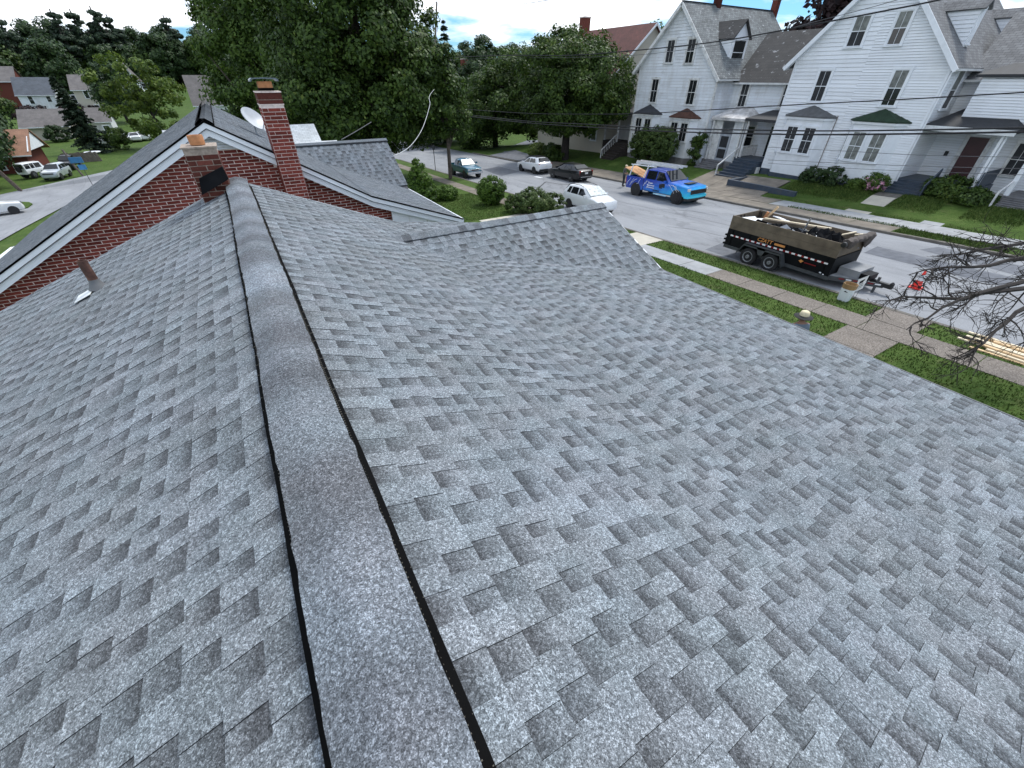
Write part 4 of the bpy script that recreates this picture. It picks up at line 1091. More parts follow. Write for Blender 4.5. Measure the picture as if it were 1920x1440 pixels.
# ---- house with peeling slate roof
GH1 = gz(39, 34)
h1, o1, w1, _ = white_house('white_gable_house', 'weathered white clapboard house with patched peeling slate roof', 39.1, 29.45, 34.72, 5.54, (39.65, 0.55), (29.0, -0.02),
    'siding_old', 'siding_old', 0.235, 0.235, GH1 - 0.2, 'slate',
    [(35.9, 35.02, 2.93, 1.2, 'screen', 'screen'), (33.47, 32.6, 2.88, 1.12, 'screen', 'glass'), (37.05, 36.2, -0.04, -2.0, 'glass', 'glass'), (32.39, 31.5, -0.1, -2.02, 'glass', 'glass')],
    [dict(ya=38.55, yb=35.2, zbot=-6.4, ztop=-3.12, zapex=-2.16, depth=0.62, roofmat=MAT['bayroof_dark'], frame='trim_old', base='stone_step'),
     dict(ya=33.7, yb=30.4, zbot=-6.4, ztop=-3.2, zapex=-2.27, depth=0.62, roofmat=MAT['bayroof_rust'], frame='trim_old', base='stone_step')], 'trim_old')
def on_slope(h, o, ypk, zpk, s, px_l, px_r, Y, roofmat, slate, frame, wall='siding'):
    """gabled dormer on a slope that falls towards -Y; its front (with a window) stands in the plane Y"""
    A, B = ony(*px_l, Y), ony(*px_r, Y)           # lower-left / upper-right corner of its window
    xa, xb, za, zb_ = min(A[0], B[0]) - 0.3, max(A[0], B[0]) + 0.3, min(A[2], B[2]) - 0.12, max(A[2], B[2]) + 0.18
    ye = ypk - (zpk - zb_) / s; xm = (xa + xb) / 2; zr = zb_ + (xb - xa) * 0.55; yr_ = min(ypk - 0.05, ypk - (zpk - zr) / s)
    zsl = zpk - s * (ypk - Y) - 0.05
    m = MB(o); m.prism([(xa, Y, min(za, zsl)), (xa, Y, zb_), (xa, ye + 0.3, zb_), (xa, Y + 0.2, zsl - 0.3)], (xb - xa, 0, 0)); d = m.build('dormer', MAT[wall], h)
    m = MB(o); m.prism([(xa, Y, zb_), (xb, Y, zb_), (xm, Y, zr - 0.05)], (0, 0.3, 0)); m.build('dormer_gable', MAT[frame], d)
    clapboards(d, o, (xa - 0.003, Y, 0), (0, 1, 0), (-1, 0, 0), lambda z, e: [(0, max(0, ypk - (zpk - z) / s - Y), 0, max(0, ypk - (zpk - e) / s - Y))], za + 0.05, zb_, 0.2, MAT[wall])
    roofslab(o, [(xa - 0.18, Y - 0.25, zb_ - 0.08), (xa - 0.18, ye + 0.3, zb_ - 0.08), (xm, yr_ + 0.25, zr + 0.04), (xm, Y - 0.25, zr + 0.04)], 0.08, MAT[roofmat], d, 'dormer_roof')
    roofslab(o, [(xb + 0.18, ye + 0.3, zb_ - 0.08), (xb + 0.18, Y - 0.25, zb_ - 0.08), (xm, Y - 0.25, zr + 0.04), (xm, yr_ + 0.25, zr + 0.04)], 0.08, MAT[roofmat], d, 'dormer_roof')
    window(d, o, (xa + 0.3, Y - 0.01, za + 0.12), (1, 0, 0), (0, -1, 0), xb - xa - 0.6, zb_ - za - 0.3, 'glass', 'glass', False, frame, 0.16)
    return d
on_slope(h1, o1, 34.72, 5.54, 1.0, (1366, 121), (1399, 76), 30.6, 'slate_dark', 'slate', 'trim')
for px, yy in ((1345, 9), (1453, 16)):             # two small brick stacks on its ridge
    c = ony(px, yy, 34.72)
    m = MB(o1); m.bx(c[0] - 0.28, c[0] + 0.28, 34.45, 35.0, 5.0, 6.35); s_ = m.build('chimney_stack', MAT['brick_old'], h1)
    m = MB(o1); m.bx(c[0] - 0.33, c[0] + 0.33, 34.4, 35.05, 6.35, 6.45); m.build('stack_cap', MAT['mortar_old'], s_)
# wing set back beside it
def wing(h, o, X, ya, yb, zb, zeave, xr, zr, roofmat, wall, pitch, wins, ridge_over=0.3):
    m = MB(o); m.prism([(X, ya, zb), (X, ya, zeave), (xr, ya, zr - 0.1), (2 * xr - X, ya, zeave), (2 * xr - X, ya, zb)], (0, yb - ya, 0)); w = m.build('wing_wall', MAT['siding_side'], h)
    clapboards(w, o, (X, ya, 0), (0, -1, 0), (-1, 0, 0), lambda z, e: [(0, ya - yb, 0, ya - yb)], zb + 0.5, zeave - 0.05, pitch, MAT[wall])
    sl = (zr - zeave) / (xr - X)
    roofslab(o, [(X - 0.4, ya, zeave - 0.4 * sl), (X - 0.4, yb - ridge_over, zeave - 0.4 * sl), (xr, yb - ridge_over, zr), (xr, ya + 0.6, zr)], 0.12, roofmat, h, 'wing_roof')
    roofslab(o, [(2 * xr - X + 0.4, yb - ridge_over, zeave - 0.4 * sl), (2 * xr - X + 0.4, ya, zeave - 0.4 * sl), (xr, ya + 0.6, zr), (xr, yb - ridge_over, zr)], 0.12, roofmat, h, 'wing_roof')
    m = MB(o); m.bar((X - 0.42, ya, zeave - 0.4 * sl - 0.06), (X - 0.42, yb, zeave - 0.4 * sl - 0.06), 0.14, 0.13); m.build('gutter', MAT['gutter'], h)
    for (y0, y1, z1, z0, up, lo) in wins:
        window(w, o, (X - 0.02, y0, z0), (0, -1, 0), (-1, 0, 0), y0 - y1, z1 - z0, up, lo, True, 'trim_old', 0.12)
    return w
ww = wing(h1, o1, 41.6, 29.43, 23.1, GH1 - 0.3, 0.05, 45.3, 3.35, MAT['slate_dark'], 'siding_old', 0.22, [(28.6, 27.85, -0.35, -2.1, 'screen', 'glass'), (24.6, 23.9, -0.3, -2.0, 'screen', 'screen')])
clapboards(w1, o1, (FXW, 29.45, 0), (1, 0, 0), (0, -1, 0), lambda z, e: [(0.05, 2.6, 0.05, 2.6)], GH1 + 0.4, -0.3, 0.22, MAT['siding_old'])
# its porch: flaking hip roof, posts, door, stone steps
hip_cap(o1, [(41.6, 29.3, -2.75), (39.3, 29.3, -2.85), (39.3, 25.9, -2.85), (41.6, 25.9, -2.75)], [(41.55, 28.4, -2.05), (41.55, 27.0, -2.05)], MAT['bayroof_white'], h1, 'porch_roof', 0.22)
m = MB(o1); m.bx(39.45, 41.6, 25.95, 29.4, GH1 - 0.2, -6.30); m.build('porch_floor', MAT['stone_step'], h1)
for yy in (29.1, 26.1):
    m = MB(o1); m.bx(39.5, 39.64, yy - 0.07, yy + 0.07, -6.3, -3.05); m.build('porch_post', MAT['trim_old'], h1)
m = MB(o1); m.bx(39.75, 39.83, 27.15, 28.25, -6.3, -4.15); dr = m.build('screen_door', MAT['door_grey'], h1)
for z0, z1 in ((-6.1, -5.35), (-5.2, -4.3)):
    m = MB(o1); m.bx(39.735, 39.749, 27.3, 28.1, z0, z1); m.build('door_panel', MAT['screen'], dr)
m = MB(o1); m.bx(39.78, 39.9, 25.95, 27.1, -6.3, -3.05); m.build('porch_screen_wall', MAT['trim_old'], h1)
for i in range(15):
    z = -6.25 + i * 0.21; m = MB(o1); m.box((39.76, 26.52, z + 0.1), (0.02, 1.12, 0.19), Matrix.Rotation(R(4), 3, 'Y')); m.build('clapboard', MAT['siding_old'], h1)
m = MB(o1); m.bx(39.78, 39.9, 28.3, 29.35, -6.3, -3.05); m.build('porch_screen_wall', MAT['trim_old'], h1)
steps(h1, o1, 37.9, 39.45, 26.9, 28.9, -6.30, gz(37.9, 28) + 0.05, 5, MAT['stone_step'])
# second porch towards the next house: dark hollow, white rail, blue-grey steps
hip_cap(o1, [(41.6, 25.7, -2.55), (39.0, 25.7, -2.75), (39.0, 23.0, -2.75), (41.6, 23.0, -2.55)], [(41.55, 25.0, -2.2), (41.55, 23.4, -2.2)], MAT['porchroof'], h1, 'porch_roof', 0.2)
m = MB(o1); m.bx(39.2, 41.6, 23.0, 25.85, GH1, -5.75); m.build('porch_floor', MAT['bluegrey'], h1)
m = MB(o1); m.bar((39.3, 25.45, -5.7), (39.3, 25.45, -2.8), 0.12, 0.12, (1, 0, 0)); m.build('porch_post', MAT['trim_old'], h1)
m = MB(o1); m.bx(41.48, 41.56, 23.5, 24.6, -5.7, -3.4); m.build('hollow_shade_panel', MAT['glass'], h1)  # black panel added to stand for the shade inside the porch
window(ww, o1, (41.58, 27.0, -5.2), (0, -1, 0), (-1, 0, 0), 0.9, 1.7, 'glass', 'glass', False, 'trim_old', 0.1)  # dark window added to darken the porch interior
rail(h1, o1, (39.35, 25.4, -5.75), (41.4, 25.4, -5.75), MAT['trim_old'], balus=9)
steps(h1, o1, 36.6, 39.2, 23.1, 25.4, -5.75, gz(36.6, 24) + 0.08, 7, MAT['bluegrey'])
rail(h1, o1, (36.7, 25.55, gz(36.7, 25) + 0.05), (39.1, 25.55, -5.8), MAT['trim_old'])
m = MB(o1); m.bx(38.6, 38.95, 22.95, 25.5, -7.2, -6.2); m.build('stair_wall', MAT['trim_old'], h1)
# dark timber stair to the left porch of this house
hip_cap(o1, [(41.5, 44.0, -2.9), (39.0, 44.0, -3.0), (39.0, 39.3, -3.0), (41.5, 39.3, -2.9)], [(41.45, 43, -2.4), (41.45, 40, -2.4)], MAT['porchroof'], h1, 'porch_roof', 0.2)
m = MB(o1); m.bx(39.2, 41.5, 39.2, 44, -7.6, -6.0); m.build('porch_floor', MAT['bark_dark'], h1)
for yy in (43.7, 41.5, 39.5):
    m = MB(o1); m.bx(39.25, 39.4, yy - 0.07, yy + 0.07, -6.0, -3.2); m.build('porch_post', MAT['trim_old'], h1)
m = MB(o1); m.bx(41.5, 41.6, 39.2, 44, -6.0, -2.9); m.build('porch_wall', MAT['siding_side'], h1)
m = MB(o1); m.bx(41.42, 41.5, 40.2, 41.2, -6.0, -3.9); m.build('door', MAT['bluegrey'], h1)
steps(h1, o1, 36.9, 39.2, 39.3, 41.2, -6.0, gz(36.9, 40) + 0.05, 7, MAT['bark_dark'])
rail(h1, o1, (36.9, 41.3, gz(37, 41) + 0.05), (39.1, 41.3, -6.0), MAT['trim_old'], balus=8)

# ---- large double house
GH2 = gz(39, 18)
h2, o2, w2, _ = white_house('white_double_house', 'large clean white double house with green and grey bay roofs', 22.82, 13.16, 18.19, 6.12, (23.4, 0.72), (12.72, 0.52),
    'siding', 'siding', 0.235, 0.148, GH2 - 0.15, 'slate2',
    [(19.68, 18.74, 3.37, 1.75, 'curtain', 'screen'), (17.2, 16.42, 3.41, 1.74, 'curtain', 'glass'), (20.8, 19.94, 0.47, -1.40, 'screen', 'screen'), (16.02, 15.18, 0.46, -1.49, 'curtain', 'glass')],
    [dict(ya=22.1, yb=18.55, zbot=-6.3, ztop=-2.5, zapex=-1.62, depth=0.6, roofmat=MAT['bayroof_grey'], wz=-4.75, wh=1.75, glass=('screen', 'screen')),
     dict(ya=17.25, yb=13.95, zbot=-6.2, ztop=-2.52, zapex=-1.64, depth=0.6, roofmat=MAT['bayroof_green'], wz=-4.75, wh=1.75, glass=('curtain', 'curtain'))], 'trim', split=18.0)
on_slope(h2, o2, 18.19, 6.12, 1.02, (1812, 82), (1844, 20), 13.75, 'slate2', 'slate2', 'trim')
on_slope(h2, o2, 18.19, 6.12, 1.02, (1898, 92), (1932, 34), 13.75, 'slate2', 'slate2', 'trim')
clapboards(w2, o2, (FXW, 13.16, 0), (1, 0, 0), (0, -1, 0), lambda z, e: [(0.08, 3.4, 0.08, 3.4)], GH2 + 0.5, 0.35, 0.148, MAT['siding'])
window(w2, o2, (40.3, 13.13, -1.6), (1, 0, 0), (0, -1, 0), 0.9, 2.0, 'curtain', 'glass', False, 'trim', 0.12)
wing(h2, o2, 42.3, 13.14, 0.5, gz(42, 8) - 0.3, 0.25, 46.3, 3.4, MAT['slate2'], 'siding', 0.148, [(6.2, 5.4, -0.2, -1.9, 'screen', 'glass'), (8.9, 8.1, -3.2, -5.0, 'screen', 'screen')])
m = MB(o2); m.bx(40.6, 42.3, 8.0, 11.3, -0.05, 0.2); m.build('second_floor_eave', MAT['trim'], h2)
hip_cap(o2, [(42.3, 12.2, 0.25), (40.4, 12.2, 0.2), (40.4, 7.9, 0.2), (42.3, 7.9, 0.25)], [(42.25, 11.3, 0.75), (42.25, 8.5, 0.75)], MAT['porchroof'], h2, 'porch_roof', 0.14)
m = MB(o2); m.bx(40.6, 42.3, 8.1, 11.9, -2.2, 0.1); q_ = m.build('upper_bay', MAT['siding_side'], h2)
clapboards(q_, o2, (40.6, 11.9, 0), (0, -1, 0), (-1, 0, 0), lambda z, e: [(0, 3.8, 0, 3.8)], -2.1, 0.05, 0.148, MAT['siding'])
# porch with dark hip roof, red door, blue-grey stair
hip_cap(o2, [(42.3, 13.1, -2.25), (39.15, 13.1, -2.4), (39.15, 8.7, -2.4), (42.3, 8.7, -2.25)], [(42.25, 12.2, -1.45), (42.25, 9.8, -1.45)], MAT['porchroof'], h2, 'porch_roof', 0.24)
m = MB(o2); m.bx(39.08, 39.2, 8.65, 13.12, -2.7, -2.42); m.build('gutter', MAT['gutter'], h2)
m = MB(o2); m.bx(39.25, 42.3, 8.9, 13.1, GH2 - 0.2, -5.55); m.build('porch_floor', MAT['bluegrey'], h2)
m = MB(o2); m.bx(42.2, 42.28, 10.35, 11.35, -5.5, -3.1); dr = m.build('front_door', MAT['door_red'], h2)
m = MB(o2); m.bx(42.18, 42.27, 11.36, 11.6, -5.5, -3.0); m.build('door_post', MAT['trim_old'], h2)
m = MB(o2); m.bx(42.18, 42.27, 10.1, 10.34, -5.5, -3.0); m.build('door_post', MAT['trim_old'], h2)
m = MB(o2); m.bx(42.16, 42.21, 12.0, 12.2, -4.3, -4.0); m.build('mailbox', MAT['blacktrim'], h2)
m = MB(o2); m.tube([(39.35, 9.0, -2.6), (39.5, 9.0, -2.9), (39.5, 9.0, -6.5), (39.2, 9.0, -6.7)], 0.055); m.build('downpipe', MAT['trim'], h2)
m = MB(o2); m.bar((39.45, 9.15, -5.5), (39.45, 9.15, -2.6), 0.13, 0.13, (1, 0, 0)); m.build('porch_post', MAT['trim'], h2)
m = MB(o2); m.prism([(39.4, 8.95, -5.5), (42.2, 8.95, -5.5), (42.2, 8.95, -4.65), (39.4, 8.95, -4.65)], (0, 0.06, 0)); m.build('porch_parapet', MAT['bluegrey'], h2)
steps(h2, o2, 38.0, 39.25, 11.15, 13.05, -5.55, gz(38, 12) + 0.1, 5, MAT['bluegrey'])
m = MB(o2); m.prism([(37.9, 11.0, gz(38, 12)), (39.4, 11.0, -5.5), (39.4, 11.0, -4.7), (37.9, 11.0, gz(38, 12) + 0.8)], (0, 0.07, 0)); m.build('stair_side', MAT['bluegrey'], h2)
m = MB(o2); m.bx(37.6, 38.15, 9.9, 10.95, -7.3, -6.5); m.build('stair_block', MAT['bark_dark'], h2)
m = MB(o2); m.bar((38.95, 13.0, -6.2), (38.95, 13.0, 0.3), 0.08, 0.08, (1, 0, 0)); m.build('downpipe', MAT['trim'], h2)
m = MB(o2); m.tube([(FXW - 0.1, 18.4, -6.0), (FXW - 0.1, 18.35, -2.2)], 0.03); m.build('service_conduit', MAT['pole'], h2)
# neighbouring entrance at the far end of the same row
m = MB(o2); m.bx(39.4, 42.3, 4.2, 7.6, gz(40, 6) - 0.2, -5.7); m.build('porch_floor', MAT['stone_step'], h2)
steps(h2, o2, 38.0, 39.4, 5.2, 7.4, -5.7, gz(38, 6) + 0.05, 6, MAT['stone_step'])
rail(h2, o2, (37.9, 7.55, gz(38, 7)), (39.6, 7.55, -5.75), MAT['trim_old'])
m = MB(o2); m.bar((39.6, 7.5, -5.7), (39.6, 7.5, -1.5), 0.22, 0.22, (1, 0, 0)); m.build('porch_post', MAT['trim'], h2)
hip_cap(o2, [(42.3, 7.7, -1.5), (39.3, 7.7, -1.6), (39.3, 3.0, -1.6), (42.3, 3.0, -1.5)], [(42.25, 6.9, -0.9), (42.25, 4, -0.9)], MAT['porchroof'], h2, 'porch_roof', 0.24)
# low retaining wall in front
rw = thing('retaining_wall', 'low blue grey painted garden wall along the lawn', 'wall', (35.2, 19.5, gz(35.2, 19.5)))
m = MB((35.2, 19.5, gz(35.2, 19.5)))
zt = gz(34.5, 19) + 0.62
m.bx(34.9, 35.2, 17.3, 23.0, gz(35, 20) - 0.2, zt); m.build('front_run', MAT['bluegrey'], rw)
m = MB((35.2, 19.5, gz(35.2, 19.5))); m.bx(35.21, 38.9, 22.72, 22.98, gz(36, 23) - 0.2, zt + 0.02); m.build('return_run', MAT['bluegrey'], rw)

# ---- plain houses further off
def plain_house(name, label, x0, x1, y0, y1, zb, ze, zr, axis, wall, roofm, wins=(), ov=0.4, group=None, chim=None, eave=True):
    loc = ((x0 + x1) / 2, (y0 + y1) / 2, zb); o = np.array(loc); h = thing(name, label, 'house', loc, 0, group)
    xm, ym = (x0 + x1) / 2, (y0 + y1) / 2; m = MB(o)
    if axis == 'x': m.prism([(x0, y0, zb - 0.5), (x0, y0, ze), (x0, ym, zr - 0.1), (x0, y1, ze), (x0, y1, zb - 0.5)], (x1 - x0, 0, 0))
    else: m.prism([(x0, y0, zb - 0.5), (x0, y0, ze), (xm, y0, zr - 0.1), (x1, y0, ze), (x1, y0, zb - 0.5)], (0, y1 - y0, 0))
    w = m.build('wall', MAT[wall], h)
    if axis == 'x':
        s = (zr - ze) / (ym - y0); e = ze - s * ov
        roofslab(o, [(x0 - ov, y0 - ov, e), (x1 + ov, y0 - ov, e), (x1 + ov, ym, zr), (x0 - ov, ym, zr)], 0.12, MAT[roofm], h)
        roofslab(o, [(x1 + ov, y1 + ov, e), (x0 - ov, y1 + ov, e), (x0 - ov, ym, zr), (x1 + ov, ym, zr)], 0.12, MAT[roofm], h)
        m = MB(o); m.bx(x0 - ov, x1 + ov, y0 - ov - 0.12, y0 - ov, e - 0.16, e - 0.02); m.build('gutter', MAT['trim'], h)
    else:
        s = (zr - ze) / (xm - x0); e = ze - s * ov
        roofslab(o, [(x0 - ov, y1 + ov, e), (x0 - ov, y0 - ov, e), (xm, y0 - ov, zr), (xm, y1 + ov, zr)], 0.12, MAT[roofm], h)
        roofslab(o, [(x1 + ov, y0 - ov, e), (x1 + ov, y1 + ov, e), (xm, y1 + ov, zr), (xm, y0 - ov, zr)], 0.12, MAT[roofm], h)
        for xa in (x0 - ov, x1 + ov):
            m = MB(o); m.bar((xa, y0 - ov - 0.02, e - 0.12), (xm, y0 - ov - 0.02, zr - 0.12), 0.04, 0.2); m.build('rake_board', MAT['trim'], h)
    for wd in wins:
        face, u, z, ww_, hh_ = wd[:5]; g_ = wd[5] if len(wd) > 5 else 'glass'
        if face == 'front': window(w, o, (u, y0 - 0.02, z), (1, 0, 0), (0, -1, 0), ww_, hh_, g_, g_, False, 'trim', 0.1)
        elif face == 'left': window(w, o, (x0 - 0.02, u, z), (0, -1, 0), (-1, 0, 0), ww_, hh_, g_, g_, False, 'trim', 0.1)
        else: window(w, o, (x1 + 0.02, u, z), (0, 1, 0), (1, 0, 0), ww_, hh_, g_, g_, False, 'trim', 0.1)
    if chim:
        cx, cy, cw, zt_ = chim; m = MB(o); m.bx(cx - cw, cx + cw, cy - cw, cy + cw, ze, zt_); c_ = m.build('chimney', MAT['brick_old'], h)
        m = MB(o); m.bx(cx - cw - 0.06, cx + cw + 0.06, cy - cw - 0.06, cy + cw + 0.06, zt_, zt_ + 0.12); m.build('chimney_slab', MAT['mortar'], c_)
    return h, o, w
r0 = onx(1235, 58, 45)[2]
plain_house('red_roof_house', 'tall beige house with red brown roof behind the street tree', 39.2, 50.5, 43.8, 58, gz(45, 50), 0.2, 5.0, 'y', 'siding_beige', 'redroof', [('left', 56, -2.5, 0.9, 1.8), ('left', 50, -2.5, 0.9, 1.8), ('left', 46, -6.2, 0.9, 1.8)], chim=(44.85, 56.2, 0.5, 6.3))
# neighbours behind the brick house
plain_house('pale_roof_house', 'low house with pale weathered roof behind the brick house', -1.0, ony(634, 260, 26)[0], 26.2, 31, gz(6, 28), -4.0, -2.85, 'x', 'siding', 'paleroof')
plain_house('grey_roof_house', 'grey roofed house half hidden behind the tall chimney', -3.0, 5.2, 34, 40, gz(2, 36), -4.4, -2.6, 'x', 'siding', 'paleroof')
plain_house('skylight_house', 'white house with dark grey roof and skylight beyond the brick gable', *sorted((ony(366, 200, 132)[0], ony(425, 200, 132)[0])), 132, 141, gz(-4, 132), -4.5, 0.6, 'x', 'siding', 'greyroof', [('front', -4.8, -7.4, 1.4, 1.3), ('front', -1.0, -7.4, 1.4, 1.3)])
# brick house seen down the street
fb = ony(884, 160, 118); x_ = fb[0]
h, o, w = plain_house('distant_brick_house', 'dark brick house with brown hip roof down the street', x_ - 5.2, x_ + 3, 118, 126, gz(x_, 118), -3.2, 1.6, 'x', 'brick_old', 'greyroof', [('front', x_ - 0.8, -6.2, 1.0, 2.2)], chim=(x_ - 0.3, 121, 0.7, 3.9))
m = MB(o); m.bx(x_ - 6.5, x_ - 1.5, 114.5, 117.9, -7.3, -7.0); m.build('porch_roof', MAT['greyroof'], h)
# valley houses on the left, nearest first
h, o, w = plain_house('brown_roof_house', 'brown roofed brick bungalow behind the parked white cars', -36.5, -25.6, 92.5, 101, gz(-30, 92), -8.2, -5.9, 'x', 'brick_old', 'brownroof', [('front', -34, -10.4, 2.6, 1.6), ('front', -29.5, -10.4, 1.2, 1.4)], ov=0.9)
m = MB(o); m.prism([(-25.0, 92.0, -8.3), (-25.0, 96.7, -6.0), (-25.0, 100.5, -8.3)], (0.1, 0, 0)); m.build('gable_end', MAT['trim'], h)
A, B_ = ony(57, 260, 140)[0], ony(140, 260, 140)[0]
plain_house('tan_ranch_house', 'long low tan brick house with grey brown roof', A, B_, 140, 149, gz(-30, 140), -7.9, -5.3, 'x', 'siding_beige', 'greyroof', [('front', A + 9, -9.9, 1.1, 1.4), ('front', A + 13, -9.9, 1.1, 1.4)], ov=0.7)
A, B_ = ony(175, 240, 150)[0], ony(212, 240, 150)[0]
plain_house('small_garage', 'small garage with grey brown roof right of the tall fir', A, B_, 150, 157, gz(A, 150), -8.0, -5.6, 'x', 'siding_side', 'greyroof', ov=0.5)
A, B_ = ony(38, 190, 196)[0], ony(108, 190, 196)[0]
plain_house('pale_blue_house', 'pale blue house with slate blue roof on tan basement', A, B_, 196, 206, gz(A, 196), -3.6, 0.3, 'x', 'siding_old', 'blueroof', [('front', A + 2, -6.0, 1.0, 2.0), ('front', A + 6, -5.6, 1.0, 1.4), ('front', A + 10.2, -6.0, 1.0, 2.0), ('front', A + 11.7, -6.0, 1.0, 2.0), ('front', A + 4, -8.6, 1.3, 0.8)])
m = MB((0, 0, 0))
A, B_ = ony(146, 190, 186)[0], ony(192, 190, 186)[0]
plain_house('tan_two_storey_house', 'tan two storey house with brown roof and white awning', A, B_, 186, 196, gz(A, 186), -2.4, 0.9, 'x', 'siding_beige', 'greyroof', [('front', A + 2.2, -4.6, 1.0, 1.8), ('front', A + 5.2, -4.6, 1.0, 1.8), ('front', A + 3.2, -8.0, 1.0, 1.8), ('front', A + 8, -8.0, 1.0, 1.8)])
A, B_ = ony(105, 150, 240)[0], ony(185, 150, 240)[0]
plain_house('long_white_building', 'long white building with dark window band under the wooded hill', A, B_, 240, 252, gz(A, 240), 0.6, 1.6, 'x', 'siding', 'blueroof', [('front', A + 8, -2.6, B_ - A - 12, 1.8)])
A, B_ = ony(210, 150, 262)[0], ony(258, 150, 262)[0]
plain_house('white_gabled_farmhouse', 'white farmhouse with gable and dark open porch on the slope', A, B_, 262, 274, gz(A, 262), -0.4, 6.4, 'y', 'siding', 'greyroof', [('front', A + 5, 1.2, 1.6, 1.8), ('front', A + 2, -3.6, 4, 2.0), ('front', A + 9, -3.6, 4, 2.0)])
A, B_ = ony(0, 150, 210)[0] - 14, ony(22, 150, 210)[0]
plain_house('brown_hillside_house', 'brown hillside house at the valley edge among dark trees', A, B_, 212, 222, gz(A, 212), -0.5, 3.0, 'x', 'brick_old', 'greyroof')
# teal covered pool in the yard beside the valley road
P = [ony(*p) for p in ((-45, 515, 38), (26, 463, 43), (55, 459, 44), (40, 490, 40.5), (0, 520, 37))]
c = np.mean(P, 0); zg = gz(c[0], c[1])
pt = thing('covered_pool', 'rectangular pool with teal cover and white edge boards', 'pool', (c[0], c[1], zg))
o = np.array((c[0], c[1], zg)); zt = zg + 0.75
Q = [onz(px, py, zt) for px, py in ((-60, 528), (24, 463), (56, 459), (22, 500), (0, 520))]
m = MB(o); m.prism([(q[0], q[1], zg - 0.3) for q in Q], (0, 0, 0.95)); m.build('cover', MAT['teal_cover'], pt)
for a, b in zip(Q, Q[1:] + Q[:1]):
    m = MB(o); m.bar((a[0], a[1], zt - 0.05), (b[0], b[1], zt - 0.05), 0.22, 0.12); m.build('edge_board', MAT['trim'], pt)
# ================================================================== trees and shrubs
def leaf_mesh(name, P, N, size, mat, r, asp=0.62, jitter=0.5):
    """one small four-cornered leaf face per point"""
    n = len(P); N = N + r.normal(0, jitter, (n, 3)); N /= np.linalg.norm(N, axis=1)[:, None] + 1e-9
    t = r.normal(0, 1, (n, 3)); t -= N * (t * N).sum(1)[:, None]; t /= np.linalg.norm(t, axis=1)[:, None] + 1e-9
    b = np.cross(N, t); s = (size * (0.6 + 0.8 * r.random(n)))[:, None]
    v = np.stack([P + t * s, P + b * s * asp, P - t * s, P - b * s * asp], 1).reshape(-1, 3)
    me = bpy.data.meshes.new(name); me.vertices.add(4 * n); me.vertices.foreach_set('co', v.astype(np.float32).ravel())
    me.loops.add(4 * n); me.loops.foreach_set('vertex_index', np.arange(4 * n, dtype=np.int32))
    me.polygons.add(n); me.polygons.foreach_set('loop_start', np.arange(0, 4 * n, 4, dtype=np.int32)); me.polygons.foreach_set('loop_total', np.full(n, 4, np.int32))
    me.update(); me.validate(); me.materials.append(mat); return me
def clump_points(r, blobs, nclump, nleaf, rc, shell=0.75, up=0.35, flat=0.75):
    """leaves gathered in clumps that sit mostly near the surface of the ellipsoids in blobs"""
    B = np.array(blobs, float); vol = B[:, 3] * B[:, 4] * B[:, 5]; k = r.choice(len(B), nclump, p=vol / vol.sum())
    d = r.normal(0, 1, (nclump, 3)); d /= np.linalg.norm(d, axis=1)[:, None]
    rad = shell + (1 - shell) * r.random(nclump) ** 0.5; inner = r.random(nclump) < 0.22; rad[inner] = r.random(inner.sum()) * shell
    C = B[k, :3] + d * B[k, 3:] * rad[:, None]; cr = rc * (0.55 + 0.9 * r.random(nclump))
    j = r.integers(0, nclump, nleaf); q = r.normal(0, 1, (nleaf, 3)); q /= np.linalg.norm(q, axis=1)[:, None]
    rr = r.random(nleaf) ** 0.45
    P = C[j] + q * (cr[j] * rr)[:, None] * np.array((1, 1, flat))
    N = q * 0.7 + d[j] * 0.6 + np.array((0, 0, up))
    return P, N, C
def limbs(m, base, top_z, C, r, r0, n=9, wob=0.25):
    base = np.array(base, float)
    path = [base, base + (r.normal(0, 0.1), r.normal(0, 0.1), (top_z - base[2]) * 0.5), np.array((base[0] + r.normal(0, wob), base[1] + r.normal(0, wob), top_z))]
    m.tube(path, [r0 * 1.25, r0 * 0.9, r0 * 0.5], 8)
    for c in C[r.choice(len(C), min(n, len(C)), replace=False)]:
        f = r.uniform(0.25, 0.9); s = base + (path[-1] - base) * f; mid = (s + c) / 2 + r.normal(0, 0.25, 3) + (0, 0, 0.25)
        m.tube([s, mid, s + (c - s) * 0.94], [r0 * 0.42 * (1.1 - f * 0.5), r0 * 0.24, r0 * 0.06], 5)
def tree(name, label, base, blobs, mat, nleaf, size, nclump=160, rc=0.9, seed=1, r0=0.25, trunk_top=None, bark='bark', cat='tree', group=None, shell=0.72, nlimb=10, flat=0.75):
    r = np.random.default_rng(seed); base = np.array(base, float); B = [(x, y, z, a, b, c) for x, y, z, a, b, c in blobs]
    t = thing(name, label, cat, base, 0, group)
    P, N, C = clump_points(r, B, nclump, nleaf, rc, shell, flat=flat)
    me = leaf_mesh('crown', P, N, size, MAT[mat], r); o = bpy.data.objects.new('crown', me); COL.objects.link(o); o.parent = t
    m = MB(); limbs(m, (0, 0, -0.3), trunk_top if trunk_top else max(b[2] for b in B), C, r, r0, nlimb); m.build('trunk', MAT[bark], t, 60)
    return t
